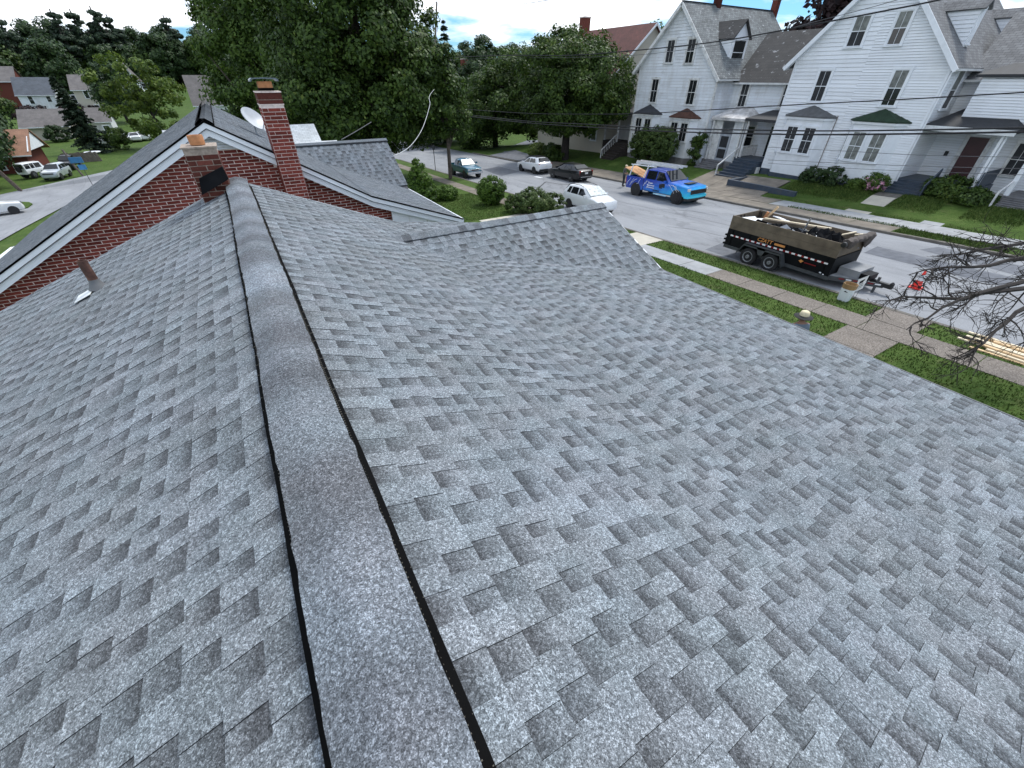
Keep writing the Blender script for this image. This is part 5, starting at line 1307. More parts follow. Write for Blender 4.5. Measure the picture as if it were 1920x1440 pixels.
def conifer(name, label, base, H, W, mat='needle', nleaf=9000, size=0.22, seed=1, group=None, gap=0.0, bare=0.1, lean=(0, 0), tiers=None, droop=0.25):
    r = np.random.default_rng(seed); t = thing(name, label, 'tree', base, 0, group); tiers = tiers or int(H * 1.5); P, N = [], []; m = MB()
    m.tube([(0, 0, -0.3), (lean[0] * 0.5, lean[1] * 0.5, H * 0.5), (lean[0], lean[1], H)], [0.028 * H * 0.6, 0.018 * H * 0.5, 0.02], 7)
    per = nleaf // (tiers * 7)
    for i in range(tiers):
        f = bare + (1 - bare) * (i + r.random() * 0.6) / tiers; z = H * f; rad = W * (1 - f) ** 0.85 * r.uniform(0.75, 1.15) + 0.12
        for k in range(7):
            if r.random() < gap: continue
            a = r.random() * 6.283; d = np.array((math.cos(a), math.sin(a), 0)); L = rad * r.uniform(0.7, 1.1)
            c0 = np.array((lean[0] * f, lean[1] * f, z)); tip = c0 + d * L + (0, 0, -droop * L + r.normal(0, 0.1))
            m.tube([c0, (c0 + tip) / 2 + (0, 0, 0.05 * L), tip], [0.012 * H * 0.25 * (1 - f) + 0.015, 0.012, 0.006], 4, False)
            s = r.random(per) ** 0.7; q = c0 + (tip - c0) * s[:, None] + r.normal(0, 1, (per, 3)) * np.array((0.09, 0.09, 0.05)) * (L * (1.15 - s))[:, None] * 1.3
            P.append(q); N.append(np.tile((0, 0, 1.0), (per, 1)) + d * 0.3)
    me = leaf_mesh('crown', np.concatenate(P), np.concatenate(N), size, MAT[mat], r, 0.3, 0.45); o = bpy.data.objects.new('crown', me); COL.objects.link(o); o.parent = t
    m.build('trunk', MAT['bark_dark'], t); return t
def shrub(name, label, base, blobs, mat, nleaf, size, seed, rc=0.22, nclump=120, cat='shrub', group=None, shell=0.86, stems=5):
    r = np.random.default_rng(seed); t = thing(name, label, cat, base, 0, group)
    P, N, C = clump_points(r, blobs, nclump, nleaf, rc, shell, 0.4)
    P[:, 2] = np.maximum(P[:, 2], 0.02)
    me = leaf_mesh('foliage', P, N, size, MAT[mat], r); o = bpy.data.objects.new('foliage', me); COL.objects.link(o); o.parent = t
    m = MB()
    for c in C[r.choice(len(C), stems, replace=False)]: m.tube([(r.normal(0, 0.06), r.normal(0, 0.06), -0.1), np.array(c) * (0.45, 0.45, 0.5), c], [0.03, 0.02, 0.008], 5)
    m.build('stem', MAT['bark'], t); return t
def G(x, y): return (x, y, lawn_z(x, y))

# two great maples behind the brick house
tree('maple_tree', 'huge dark green maple filling the view behind the tall chimney', G(12.2, 46.5),
     [(0, 0, 9.5, 7.2, 7.0, 7.5), (-1.5, -1, 15.5, 5.8, 5.6, 6.0), (2.6, -2, 6.8, 4.8, 4.6, 4.0), (-4.2, -1.5, 6.5, 4.2, 4.2, 4.0), (1.0, 0, 20, 4.0, 4.0, 3.6)], 'leaf_maple', 150000, 0.145, 460, 1.3, 41, 0.5, 16)
q = ony(500, 200, 62)
tree('bright_maple_tree', 'lighter yellow green tree left of the huge maple', G(q[0], 62),
     [(0, 0, 8.5, 5.0, 5.0, 7.0), (0.5, 0, 15, 4.6, 5.0, 6.5), (3.5, -1, 10, 5, 5, 7), (-1.0, 0, 5.5, 4.2, 4, 3.6), (4, 0, 18, 4, 4, 6)], 'leaf_bright', 110000, 0.155, 360, 1.2, 42, 0.45, 15)
# street tree in the near verge, with a bare stem
tree('street_tree', 'small leafy street tree with slim trunk beside the teal truck', G(*hit(845, 337)[:2]),
     [(-0.6, 0, 6.6, 2.3, 2.3, 2.6), (0.6, 0.3, 4.6, 1.9, 1.9, 1.9), (-0.9, 0, 9, 1.7, 1.7, 2)], 'leaf_maple', 16000, 0.13, 90, 0.75, 43, 0.17, 8)
# across the street
bt = hit(1058, 303)
tree('street_maple_tree', 'broad green tree with dark trunk above the black sedan', G(bt[0], bt[1]),
     [(0, 0, 6.3, 5.2, 5.2, 3.4), (-1.5, 0.5, 9.3, 4.0, 4.0, 3.2), (2.6, -2.2, 8.0, 3.6, 3.6, 3.2), (1.5, -3.4, 5.4, 3.4, 3.0, 2.4), (2.0, 0, 11.0, 2.6, 2.6, 1.8)], 'leaf_maple', 85000, 0.14, 300, 1.0, 44, 0.42, 8, 'bark_dark')
tree('driveway_tree', 'wide dark green tree over the side lane', G(36.5, 66),
     [(0, 0, 5.5, 6.5, 6.0, 4.8), (2.5, -2, 8.5, 5.0, 5.0, 3.8), (-4.0, 1, 4.0, 3.8, 3.8, 3.6), (5, -3, 5.5, 4.5, 4.5, 4.5)], 'leaf_maple', 65000, 0.18, 260, 1.2, 45, 0.4, 8, 'bark_dark')
tree('driveway_tree', 'dark tree with pale dead twigs behind the side lane', G(30.5, 78),
     [(0, 0, 5.0, 6.5, 6, 4.8), (-2.5, 0, 8.4, 4.0, 4, 3.0), (5, 2, 6, 5, 5, 5)], 'leaf_dark', 36000, 0.24, 220, 1.4, 46, 0.4, 8, 'bark_dark')
for i, (px, Y, top_y, w, mt) in enumerate(((905, 112, 92, 5.5, 'leaf_dark'), (945, 104, 98, 5.0, 'leaf_maple'), (985, 98, 88, 6.0, 'leaf_dark'), (1030, 92, 72, 6.0, 'leaf_dark'), (1215, 78, 42, 5.2, 'leaf_bright'), (1250, 84, 48, 5.0, 'leaf_bright'))):
    q = ony(px, 200, Y); zt = ony(px, top_y, Y)[2]; g_ = lawn_z(q[0], Y); hh = zt - g_
    tree('background_tree', ['rounded dark tree left of the chimneyed brick house roof', 'rounded green tree just right of the distant brick house', 'dark tree rising over the side lane trees', 'dark tree between the side lane and red roof', 'pale green treetop above the red brown roof', 'pale green treetop beside the peeling roof gable'][i],
         (q[0], Y, g_), [(0, 0, hh * 0.62, w, w, hh * 0.36), (w * 0.3, 0, hh * 0.42, w * 0.9, w * 0.9, hh * 0.3)], mt, 12000, 0.3, 90, 1.6, 60 + i, 0.3, hh * 0.7)
q = ony(843, 200, 112)
conifer('spruce_tree', 'ragged dark spruce behind the utility pole', (q[0], 112, lawn_z(q[0], 112)), ony(843, 34, 112)[2] - lawn_z(q[0], 112), 5.4, 'needle', 14000, 0.34, 71, gap=0.2, tiers=24, droop=0.3)
q = ony(815, 200, 104)
conifer('bare_topped_spruce', 'thin half bare spruce left of the utility pole', (q[0], 104, lawn_z(q[0], 104)), ony(812, 62, 104)[2] - lawn_z(q[0], 104), 2.6, 'needle', 3000, 0.26, 72, gap=0.55, tiers=18)
# dark foliage over the roof of the white houses
q = onx(1560, 40, 56)
tree('copper_beech', 'dark purple leaved tree rising behind the white houses', (58, 27.5, lawn_z(58, 27)), [(0, 0, 13.5, 5.5, 5.5, 4.0), (2.5, -3, 14.5, 4.5, 4.5, 3.5), (-1, 3, 12.0, 4, 4, 3.5)], 'leaf_purple', 16000, 0.30, 110, 1.5, 47, 0.4, 13, 'bark_dark')
tree('rear_garden_tree', 'dark tree behind the right end of the double house', (57, 7, lawn_z(57, 7)), [(0, 0, 10.5, 4, 4, 3.5), (0, -3, 11.0, 3.4, 3.4, 3)], 'leaf_dark', 9000, 0.28, 70, 1.4, 48, 0.4, 10, 'bark_dark')
# clipped shrubs in the neighbour's front lawn
def pt(px, py): q = hit(px, py); return (q[0], q[1], lawn_z(q[0], q[1]))
b = pt(922, 386)
shrub('ball_bush', 'round clipped dark green bush on a short stem', b, [(0, 0, 1.05, 1.02, 1.02, 0.88), (0, 0, 0.55, 0.7, 0.7, 0.5)], 'leaf_box', 17000, 0.055, 51, 0.2, 260)
b = pt(1000, 402)
shrub('spreading_bush', 'wide bright green hedge bush in front of the small white car', b, [(0, 0, 0.72, 1.15, 1.3, 0.68), (1.1, -0.6, 0.62, 0.9, 0.9, 0.6), (-0.8, 0.7, 0.6, 0.9, 0.9, 0.58), (0.2, 0.4, 1.0, 0.8, 0.8, 0.5)], 'leaf_hedge', 24000, 0.055, 52, 0.2, 330)
b = pt(796, 385)
shrub('cone_shrub', 'cone shaped clipped evergreen beside the brick house porch', b, [(0, 0, 0.8, 1.05, 1.05, 0.9), (-0.1, 0.1, 1.7, 0.8, 0.8, 0.8), (-0.15, 0.15, 2.5, 0.45, 0.45, 0.6)], 'leaf_box', 20000, 0.06, 53, 0.22, 280)
b = pt(812, 372)
shrub('low_evergreen', 'low rounded evergreen leaning on the cone shrub', (b[0] + 0.6, b[1] - 1.6, b[2]), [(0, 0, 0.5, 0.8, 0.8, 0.55)], 'leaf_box', 7000, 0.06, 54, 0.2, 120)
# hedge and plants along the white houses
g_ = lawn_z(37.2, 33.2)
shrub('big_hedge', 'tall pale green hedge in front of the weathered house bays', (37.0, 33.6, g_), [(0, 0, 1.6, 0.9, 2.4, 1.5), (0, -1.2, 1.9, 0.9, 1.6, 1.4), (0.1, 1.6, 1.5, 0.85, 1.6, 1.3), (-0.2, 0.2, 2.5, 0.7, 1.8, 0.9)], 'leaf_hedge', 34000, 0.075, 55, 0.3, 420)
shrub('vine_bush', 'loose green creeper by the pale screen door', (38.3, 29.6, lawn_z(38.3, 29.6)), [(0, 0, 1.2, 0.4, 0.6, 1.2), (0.1, -0.3, 2.2, 0.35, 0.6, 0.7)], 'leaf_maple', 4500, 0.075, 56, 0.25, 60)
for i, (x, y, w, h_, mt) in enumerate(((37.95, 18.0, 0.75, 0.65, 'leaf_dark'), (37.9, 16.5, 0.8, 0.75, 'leaf_dark'), (38.0, 14.9, 0.4, 0.35, 'leaf_bright'))):
    shrub('foundation_shrub', ['dark low shrub below the grey roofed bay', 'dark low shrub below the green roofed bay', 'small bright green plant between shrub and flowers'][i], (x, y, lawn_z(x, y)), [(0, 0, h_ * 0.7, w * 0.7, w, h_), (0, 0.4, h_ * 0.6, w * 0.5, w * 0.6, h_ * 0.8)], mt, 4500, 0.06, 80 + i, 0.18, 80)
hy = shrub('hydrangea', 'green hydrangea with pink and white flowers by the blue grey steps', (37.85, 13.75, lawn_z(37.85, 13.75)), [(0, 0, 0.6, 0.6, 0.75, 0.55)], 'leaf_bright', 3500, 0.06, 84, 0.18, 60)
r = np.random.default_rng(2); P = []
for k in range(22):
    c = np.array((r.uniform(-0.65, 0.0), r.normal(0, 0.4), r.uniform(0.15, 0.75))); P.append(c + r.normal(0, 0.06, (40, 3)))
P = np.concatenate(P); o = bpy.data.objects.new('blossom', leaf_mesh('blossom', P, np.tile((-0.5, 0, 0.8), (len(P), 1)), 0.035, MAT['flower'], r)); COL.objects.link(o); o.parent = hy
for i, (x, y, sx, sy, h_) in enumerate(((39.0, 10.0, 1.2, 1.4, 0.8), (38.4, 8.6, 1.1, 0.9, 0.45), (38.3, 3.9, 1.4, 1.4, 0.6))):
    shrub('ground_vine', ['leafy green vine mound beside the blue grey stair', 'low leafy ground cover near the stone steps', 'leafy plant bed at the foot of stone steps'][i], (x, y, lawn_z(x, y)), [(0, 0, h_ * 0.5, sx, sy, h_)], 'leaf_maple', 7000, 0.075, 90 + i, 0.25, 110)
for i, (x, y) in enumerate(((33.6, 51.0), (34.2, 48.6), (33.4, 46.8))):
    shrub('garden_shrub', ['yellow green shrub at the side lane corner', 'bushy dark shrub behind the white crossover', 'spreading shrub by the street tree trunk'][i], (x + 1.0, y, lawn_z(x + 1, y)), [(0, 0, 0.7, 1.2, 1.5, 0.8), (0.5, 0.6, 0.9, 1.0, 1.1, 0.7)], ['leaf_yellow', 'leaf_maple', 'leaf_maple'][i], 7000, 0.09, 95 + i, 0.3, 90)
# valley and hillside on the left
q = hit(185, 287)
conifer('tall_fir', 'tall narrow dark fir standing before the tan ranch house', (q[0], q[1], lawn_z(q[0], q[1])), ony(158, 148, q[1])[2] - lawn_z(q[0], q[1]) + 0.5, 3.4, 'needle', 16000, 0.30, 73, bare=0.02, tiers=30, lean=(-1.0, 0))
q = hit(312, 276)
tree('yellow_green_tree', 'airy yellow green tree on the bright lawn', (q[0], q[1], lawn_z(q[0], q[1])), [(-1, 0, 6.5, 5.5, 5, 4.6), (1.5, 0, 10.5, 4.2, 4, 4.2), (-4.5, 0, 9.0, 3.0, 3, 3.6), (-2.5, 0, 13.5, 2.2, 2.2, 2.8), (4.2, 0, 8.5, 2.8, 2.8, 3.2)], 'leaf_yellow', 12000, 0.24, 95, 1.1, 49, 0.25, 10, 'bark_dark', shell=0.6)
q = hit(325, 262)
shrub('lawn_shrub', 'small yellow green shrub at the brick house ridge edge', (q[0] + 3, q[1] - 20, lawn_z(q[0] + 3, q[1] - 20)), [(0, 0, 2.0, 1.6, 1.6, 2.0)], 'leaf_yellow', 5000, 0.13, 57, 0.5, 60)
q = hit(192, 288)
shrub('pond_bush', 'rounded bright bush right of the tall fir', (q[0] + 2.4, q[1] + 4, lawn_z(q[0] + 2, q[1] + 4)), [(0, 0, 1.8, 2.0, 2.0, 1.9)], 'leaf_bright', 6000, 0.14, 58, 0.5, 70)
q = hit(120, 268)
shrub('clipped_hedge', 'dark clipped hedge block against the tan ranch house', (q[0] - 0.5, q[1] + 0.5, lawn_z(q[0], q[1])), [(0, 0, 1.5, 1.9, 1.5, 1.5)], 'leaf_dark', 6000, 0.14, 59, 0.4, 90)
# dark trees at the left edge
EDGE = [(-42, 340, 92, 11.5, 4.2, 'leaf_dark', 'dark spreading tree over the brown roofed bungalow'), (-25, 300, 118, 13, 4.2, 'leaf_dark', 'dense dark tree at the valley edge behind the bungalow'),
        (-95, 330, 80, 15, 5.0, 'leaf_dark', 'large dark tree at the very edge of the valley road'), (-12, 250, 150, 14, 4.5, 'leaf_maple', 'green tree beside the long ranch house roof')]
for i, (px, py, Y, H, w, mt, lb) in enumerate(EDGE):
    q = ony(px, py, Y); g_ = lawn_z(q[0], Y)
    tree('valley_tree', lb, (q[0], Y, g_), [(0, 0, H * 0.55, w, w, H * 0.4), (w * 0.5, 0, H * 0.4, w * 0.7, w * 0.7, H * 0.25), (-w * 0.3, 0, H * 0.8, w * 0.6, w * 0.6, H * 0.22)], mt, 22000, 0.26, 140, 1.5, 110 + i, 0.35, H * 0.7, 'bark_dark')
q = ony(205, 180, 165)
tree('dark_yard_tree', 'dark leafy tree right of the tan two storey house', (q[0] + 1, 168, lawn_z(q[0], 168)), [(0, 0, 7, 4.6, 4.6, 5), (1, 0, 11, 3.4, 3.4, 3.6)], 'leaf_dark', 11000, 0.3, 90, 1.5, 120, 0.3, 9, 'bark_dark')
q = ony(70, 215, 180)
shrub('brown_bank_bushes', 'brownish bush row on the bank below the pale blue house', (q[0], 186, lawn_z(q[0], 186)), [(-2, 0, 1.2, 6, 2, 1.6), (8, 0, 1.2, 6, 2, 1.6)], 'leaf_purple', 7000, 0.25, 121, 0.7, 120)
# the wooded hill: one tree of each kind, then copies
kinds = []
for i, (mt, H, w) in enumerate((('leaf_dark', 21, 7.5), ('leaf_maple', 19, 7.0), ('leaf_dark', 25, 6.0))):
    kinds.append(tree('hillside_tree', ['rounded dark tree of the wooded hill', 'rounded green tree of the wooded hill', 'tall narrow tree of the wooded hill'][i], (-30, 300, 0),
        [(0, 0, H * 0.55, w, w, H * 0.42), (w * 0.35, 0, H * 0.75, w * 0.6, w * 0.6, H * 0.24), (-w * 0.45, 0, H * 0.5, w * 0.7, w * 0.7, H * 0.3)], mt, 9000, 0.55, 80, 2.3, 130 + i, 0.5, H * 0.7, 'bark_dark', group='trees of the wooded hill', nlimb=5))
rp = np.random.default_rng(77); PB = []
for i in range(11):
    z = 9 + i * 1.75; w = (6.6 - abs(i - 3.5) * 0.62) * rp.uniform(0.6, 1.05); a = rp.random() * 6.28; off = w * rp.uniform(0.15, 0.6)
    PB.append((math.cos(a) * off, math.sin(a) * off, z, max(1.4, w * 0.72), max(1.4, w * 0.72), 0.85))
pine = tree('hillside_pine', 'ragged dark pine standing above the wooded hill', (-30, 300, 0), PB, 'needle', 9000, 0.55, 110, 1.1, 74, 0.42, 27, 'bark_dark', group='pines on the wooded hill', shell=0.5, nlimb=22, flat=0.5)
rr = np.random.default_rng(17); first = {0: True, 1: True, 2: True}; firstp = True
def put(src, x, y, s, rz, firstflag):
    o = src if firstflag else copy_tree(src)
    o.location = (x, y, lawn_z(x, y) - 0.3 + CZ); o.scale = (s, s, s); o.rotation_euler = (0, 0, rz)
ROW = []
for Y, n, x0, x1 in ((232, 8, -75, -40), (300, 22, -95, 10), (325, 24, -100, 20), (360, 26, -110, 60)):
    for i in range(n):
        x = x0 + (x1 - x0) * (i + rr.uniform(0.1, 0.9)) / n; ROW.append((x, Y + rr.normal(0, 6)))
for Y, n, x0, x1 in ((270, 14, 20, 150), (330, 16, 40, 230)):
    for i in range(n): ROW.append((x0 + (x1 - x0) * (i + rr.random()) / n, Y + rr.normal(0, 8)))
for (x, y) in ROW:
    k = int(rr.integers(0, 3)); put(kinds[k], x, y, rr.uniform(0.72, 1.08), rr.random() * 6.28, first[k]); first[k] = False
for px, Y, s in ((112, 292, 1.0), (150, 296, 1.02), (188, 300, 1.08), (215, 304, 1.0), (318, 300, 1.0), (10, 270, 0.85), (-15, 262, 0.9)):
    q = ony(px, 60, Y); put(pine, q[0], Y, s, rr.random() * 6.28, firstp); firstp = False
# bare branches reaching in from a dead tree at the front of the house
TB = np.array((16.0, -2.2, lawn_z(16.0, -2.2)))
dt = thing('dead_tree', 'leafless dead tree whose bare branches hang over the street', 'tree', TB)
def Q(px, py, dpt): return ray(px, py) * dpt
m = MB(TB); crotch = np.array((16.1, -1.9, -3.6))
m.tube([TB - (0, 0, 0.3), TB + (0.05, 0.05, 1.6), crotch], [0.24, 0.19, 0.16], 9); m.tube([crotch, crotch + (0.4, -0.5, 2.0), crotch + (0.9, -1.2, 4.0)], [0.12, 0.08, 0.03], 6); m.build('trunk', MAT['bark_dead'], dt, 60)
rb = np.random.default_rng(23)
mains = [[crotch, Q(2010, 505, 10.4), Q(1915, 528, 10.0), Q(1820, 553, 9.6), Q(1745, 590, 9.3), Q(1700, 618, 9.1)],
         [crotch, Q(2020, 470, 10.6), Q(1925, 480, 10.3), Q(1850, 500, 10.0), Q(1780, 498, 9.8), Q(1705, 515, 9.6)],
         [crotch, Q(2010, 540, 10.2), Q(1935, 570, 9.8), Q(1880, 605, 9.5), Q(1850, 640, 9.3), Q(1800, 672, 9.1)],
         [crotch, Q(2030, 440, 10.9), Q(1930, 455, 10.6), Q(1840, 470, 10.4), Q(1762, 480, 10.2)],
         [crotch, Q(1990, 520, 10.2), Q(1890, 545, 9.9), Q(1800, 560, 9.7), Q(1700, 555, 9.6), Q(1690, 556, 9.55)]]
def interp(path, f):
    L = (len(path) - 1) * f; i = min(int(L), len(path) - 2); return path[i] + (path[i + 1] - path[i]) * (L - i)
for pi, path in enumerate(mains):
    path = [np.array(p, float) for p in path]; m = MB(TB); n = len(path)
    fine = [interp(path, f) + rb.normal(0, 0.02, 3) * (0 < f < 1) for f in np.linspace(0, 1, 13)]
    m.tube(fine, list(np.linspace(0.085, 0.010, 13)), 6)
    def twig(p, d, L, rad, lvl):
        pts = [p]; dd = np.array(d, float)
        for s in range(5):
            dd = dd + rb.normal(0, 0.14, 3) + (0, 0, -0.02); dd /= np.linalg.norm(dd); pts.append(pts[-1] + dd * L / 5)
        m.tube(pts, list(np.linspace(rad, 0.003, 6)), 4, False)
        if lvl:
            for k in range(rb.integers(4, 7)):
                f = rb.uniform(0.2, 0.95); i = int(f * 5); q = pts[i] + (pts[min(i + 1, 5)] - pts[i]) * (f * 5 - i)
                sd = dd + rb.normal(0, 0.65, 3); sd /= np.linalg.norm(sd); twig(q, sd, L * rb.uniform(0.35, 0.65), rad * 0.55, lvl - 1)
    for k in range(11):
        f = rb.uniform(0.25, 0.98); p = interp(path, f); t = interp(path, min(1, f + 0.05)) - interp(path, f - 0.05); t /= np.linalg.norm(t)
        sd = t + rb.normal(0, 0.45, 3); sd /= np.linalg.norm(sd); twig(p, sd, rb.uniform(0.5, 1.35) * (1.25 - f * 0.5), 0.02, 2)
    m.build('branch', MAT['bark_dead'], dt)
# ================================================================== vehicles
def text_mesh(txt, size, mat, parent, M, name='lettering', shear=0.0, bold=0.0):
    cu = bpy.data.curves.new(name, 'FONT'); cu.body = txt; cu.size = size; cu.align_x = 'CENTER'; cu.align_y = 'CENTER'; cu.extrude = 0.002; cu.shear = shear; cu.offset = bold
    cu.resolution_u = 2
    tmp = bpy.data.objects.new('tmp', cu); COL.objects.link(tmp); dg = bpy.context.evaluated_depsgraph_get()
    me = bpy.data.meshes.new_from_object(tmp.evaluated_get(dg)); bpy.data.objects.remove(tmp); bpy.data.curves.remove(cu)
    me.materials.clear(); me.materials.append(mat)
    o = bpy.data.objects.new(name, me); COL.objects.link(o); o.parent = parent; o.matrix_local = M; return o
def wheel(parent, x, y, r, w, rim='rim', spokes=5, steer=0.0):
    s = 1 if y > 0 else -1; m = MB((x, y, r)); c = (x, y, r)
    pr = [(r * 0.60, -w / 2), (r * 0.93, -w / 2), (r, -w * 0.32), (r, w * 0.32), (r * 0.93, w / 2), (r * 0.60, w / 2)]
    m.lathe(pr, c, 22, 'y', cap=False); m.lathe([(r * 0.6, -w * 0.4), (r * 0.6, w * 0.4)], c, 22, 'y'); t = m.build('wheel', MAT['tyre'], parent, 40); t.location = (x, y, r); t.rotation_euler = (0, 0, steer)
    m = MB((0, 0, 0)); yo = s * w * 0.44
    m.lathe([(r * 0.62, yo - 0.02), (r * 0.62, yo), (r * 0.52, yo + s * 0.012), (r * 0.50, yo - s * 0.03)] if s > 0 else [(r * 0.50, yo + 0.03), (r * 0.52, yo - 0.012), (r * 0.62, yo), (r * 0.62, yo + 0.02)], (0, 0, 0), 20, 'y', cap=False)
    m.lathe([(r * 0.16, yo - 0.03), (r * 0.16, yo + s * 0.02 + 0.03)], (0, 0, 0), 10, 'y')
    for k in range(spokes):
        a = 2 * math.pi * k / spokes; m.bar((0, yo, 0), (math.cos(a) * r * 0.55, yo, math.sin(a) * r * 0.55), 0.03, r * 0.2, (0, 1, 0) if False else (math.sin(a), 0, -math.cos(a)))
    o = m.build('rim', MAT[rim], t, 40); return t
def lerp_st(st, x):
    st = sorted(st, key=lambda s: s[0])
    for a, b in zip(st[:-1], st[1:]):
        if a[0] <= x <= b[0]:
            f = (x - a[0]) / (b[0] - a[0]) if b[0] > a[0] else 0; return [p + (q - p) * f for p, q in zip(a, b)]
    return list(st[0] if x < st[0][0] else st[-1])
def ring(s):
    x, zb, zt, zr, hw, hr = s; d = zr - zt
    half = [(0.0, zb), (hw * 0.82, zb), (hw * 0.97, zb + 0.10), (hw, zb + (zt - zb) * 0.55), (hw * 0.985, zt - 0.03), (hw * 0.955, zt + min(0.02, d * 0.1)), (hr + (hw * 0.955 - hr) * 0.12, zr - min(0.10, d * 0.35)), (hr * 0.86, zr - min(0.02, d * 0.1)), (0.0, zr + min(0.02, d * 0.1))]
    return [(x, y, z) for y, z in half] + [(x, -y, z) for y, z in half[-2:0:-1]]
def side_glass(parent, st, quads, mat, s, name='side_window'):
    for (a, b, c, d) in quads:                     # belt from a to b, top from d to c (x positions)
        def pt(x, t):
            q = lerp_st(st, x); yb, zb_, yt, zt_ = q[4] * 0.955, q[2] + 0.02, q[5] + (q[4] * 0.955 - q[5]) * 0.12, q[3] - 0.10
            return np.array((x, s * (yb + (yt - yb) * t + 0.012), zb_ + (zt_ - zb_) * t))
        P = [pt(a, 0.06), pt(b, 0.06), pt(c, 0.96), pt(d, 0.96)]
        m = MB(); m.prism(P, (0, -s * 0.006, 0)); m.build(name, mat, parent)
def screen(parent, P, mat, name):
    P = [np.array(p, float) for p in P]; n = np.cross(P[1] - P[0], P[3] - P[0]); n /= np.linalg.norm(n)
    if n[2] < 0: n = -n
    m = MB(); m.prism([p + n * 0.022 for p in P], n * 0.012); return m.build(name, mat, parent)
def place(name, label, cat, x, y, heading, scale=1.0, group=None):
    """heading +1: nose towards +Y, -1: nose towards -Y; leans with the street's grade"""
    t = thing(name, label, cat, (x, y, gz(x, y) + 0.006), R(90) * heading, group); t.rotation_euler[1] = math.atan(0.035) * heading; t.scale = (scale,) * 3
    return t
def car(t, st, paint, wb, r, track, sides, shield, rear, glass='carglass', wind='carglass', rim='rim', steer=0.0, tail=None, bumper='blacktrim', mirrors=(0.75, 1.0), lightz=0.7, cladding=False, plate_rear=True):
    m = MB(); m.loft([ring(s) for s in sorted(st, key=lambda q: -q[0])]); body = m.build('body', MAT[paint], t, 32)
    hw = max(s[4] for s in st)
    for x in wb:
        for s in (-1, 1):
            m = MB(); m.lathe([(r * 1.17, min(0, s * (hw + 0.004) - s * 0.3)) for _ in (0,)] and [(r * 1.12, s * (hw - 0.28)), (r * 1.12, s * (hw + 0.004))] if s > 0 else [(r * 1.12, -(hw + 0.004)), (r * 1.12, -(hw - 0.28))], (x, 0, r), 22, 'y'); m.build('wheel_arch', MAT['blacktrim'], body)
            wheel(t, x, s * (track), r, 0.23 if r < 0.38 else 0.28, rim, 5, steer if x > 0 else 0)
    for s in (-1, 1):
        side_glass(t, st, sides, MAT[glass], s)
        q = lerp_st(st, mirrors[0]); m = MB(); m.box((mirrors[0], s * (q[4] + 0.10), mirrors[1] + 0.06), (0.12, 0.2, 0.14)); m.build('mirror', MAT[paint], t)
    screen(t, shield, MAT[wind], 'windscreen')
    if rear: screen(t, rear, MAT[glass], 'rear_window')
    return body
def shield_pts(x0, z0, w0, x1, z1, w1): return [(x0, w0, z0), (x0, -w0, z0), (x1, -w1, z1), (x1, w1, z1)]

# black sedan
t = place('black_sedan', 'black sedan with red tail lamps parked behind the white crossover', 'car', 27.6, 35.1, 1)
st = [(2.55, .35, .60, .64, .66, .55), (2.42, .22, .72, .78, .86, .70), (1.6, .2, .86, .93, .92, .78), (0.95, .2, .92, 1.0, .93, .80), (0.1, .2, .93, 1.43, .93, .62), (-0.9, .2, .95, 1.46, .93, .60), (-1.45, .2, .97, 1.34, .92, .62), (-2.0, .22, 1.0, 1.10, .91, .72), (-2.42, .3, .98, 1.05, .86, .72), (-2.55, .42, .90, .96, .76, .66)]
car(t, st, 'paint_black', (1.55, -1.35), .34, .80, [(0.78, -0.28, -0.32, 0.05), (-0.36, -1.25, -1.1, -0.40)], shield_pts(0.92, 1.02, .80, 0.14, 1.42, .60), shield_pts(-1.98, 1.11, .70, -1.45, 1.36, .58), rim='rim')
for s in (-1, 1):
    m = MB(); m.box((-2.50, s * 0.70, 0.84), (0.1, 0.14, 0.36)); m.build('tail_lamp', MAT['lamp_red'], t)
m = MB(); m.box((-2.56, 0, 0.80), (0.03, 0.34, 0.15)); m.build('licence_plate', MAT['plate'], t)
m = MB(); m.box((-2.56, 0, 0.93), (0.03, 0.5, 0.03)); m.build('chrome_strip', MAT['chrome'], t)
m = MB(); m.box((-2.54, 0, 0.50), (0.06, 1.3, 0.05)); m.build('bumper_strip', MAT['chrome'], t)
# white crossover ahead of it
t = place('white_crossover', 'white crossover hatchback parked ahead of the black sedan', 'car', 27.5, 41.2, 1, 0.98)
st = [(2.25, .42, .66, .70, .68, .56), (2.12, .30, .80, .86, .86, .70), (1.4, .28, .92, .99, .91, .76), (0.85, .28, .98, 1.06, .91, .80), (0.1, .28, 1.0, 1.52, .91, .64), (-0.9, .28, 1.02, 1.58, .91, .62), (-1.65, .28, 1.05, 1.50, .90, .60), (-2.0, .3, 1.06, 1.16, .88, .72), (-2.2, .36, 0.98, 1.04, .84, .70), (-2.25, .45, .85, .9, .74, .64)]
car(t, st, 'paint_white', (1.35, -1.3), .345, .79, [(0.68, -0.28, -0.30, 0.05), (-0.36, -1.55, -1.2, -0.40)], shield_pts(0.84, 1.08, .78, 0.14, 1.50, .60), shield_pts(-1.98, 1.20, .68, -1.66, 1.48, .56), rim='rim_dark')
for x in (1.35, -1.3):
    pass
m = MB(); m.bx(-1.3, 0.1, -0.52, 0.52, 1.555, 1.60); m.build('roof_panel', MAT['blacktrim'], t)
m = MB(); m.bx(-2.3, -2.12, -0.78, 0.78, 0.30, 0.52); m.build('rear_bumper', MAT['blacktrim'], t)
for s in (-1, 1):
    m = MB(); m.box((-2.13, s * 0.70, 0.96), (0.16, 0.26, 0.15)); m.build('tail_lamp', MAT['lamp_red'], t)
m = MB(); m.box((-2.26, 0, 0.80), (0.03, 0.34, 0.15)); m.build('licence_plate', MAT['plate'], t)
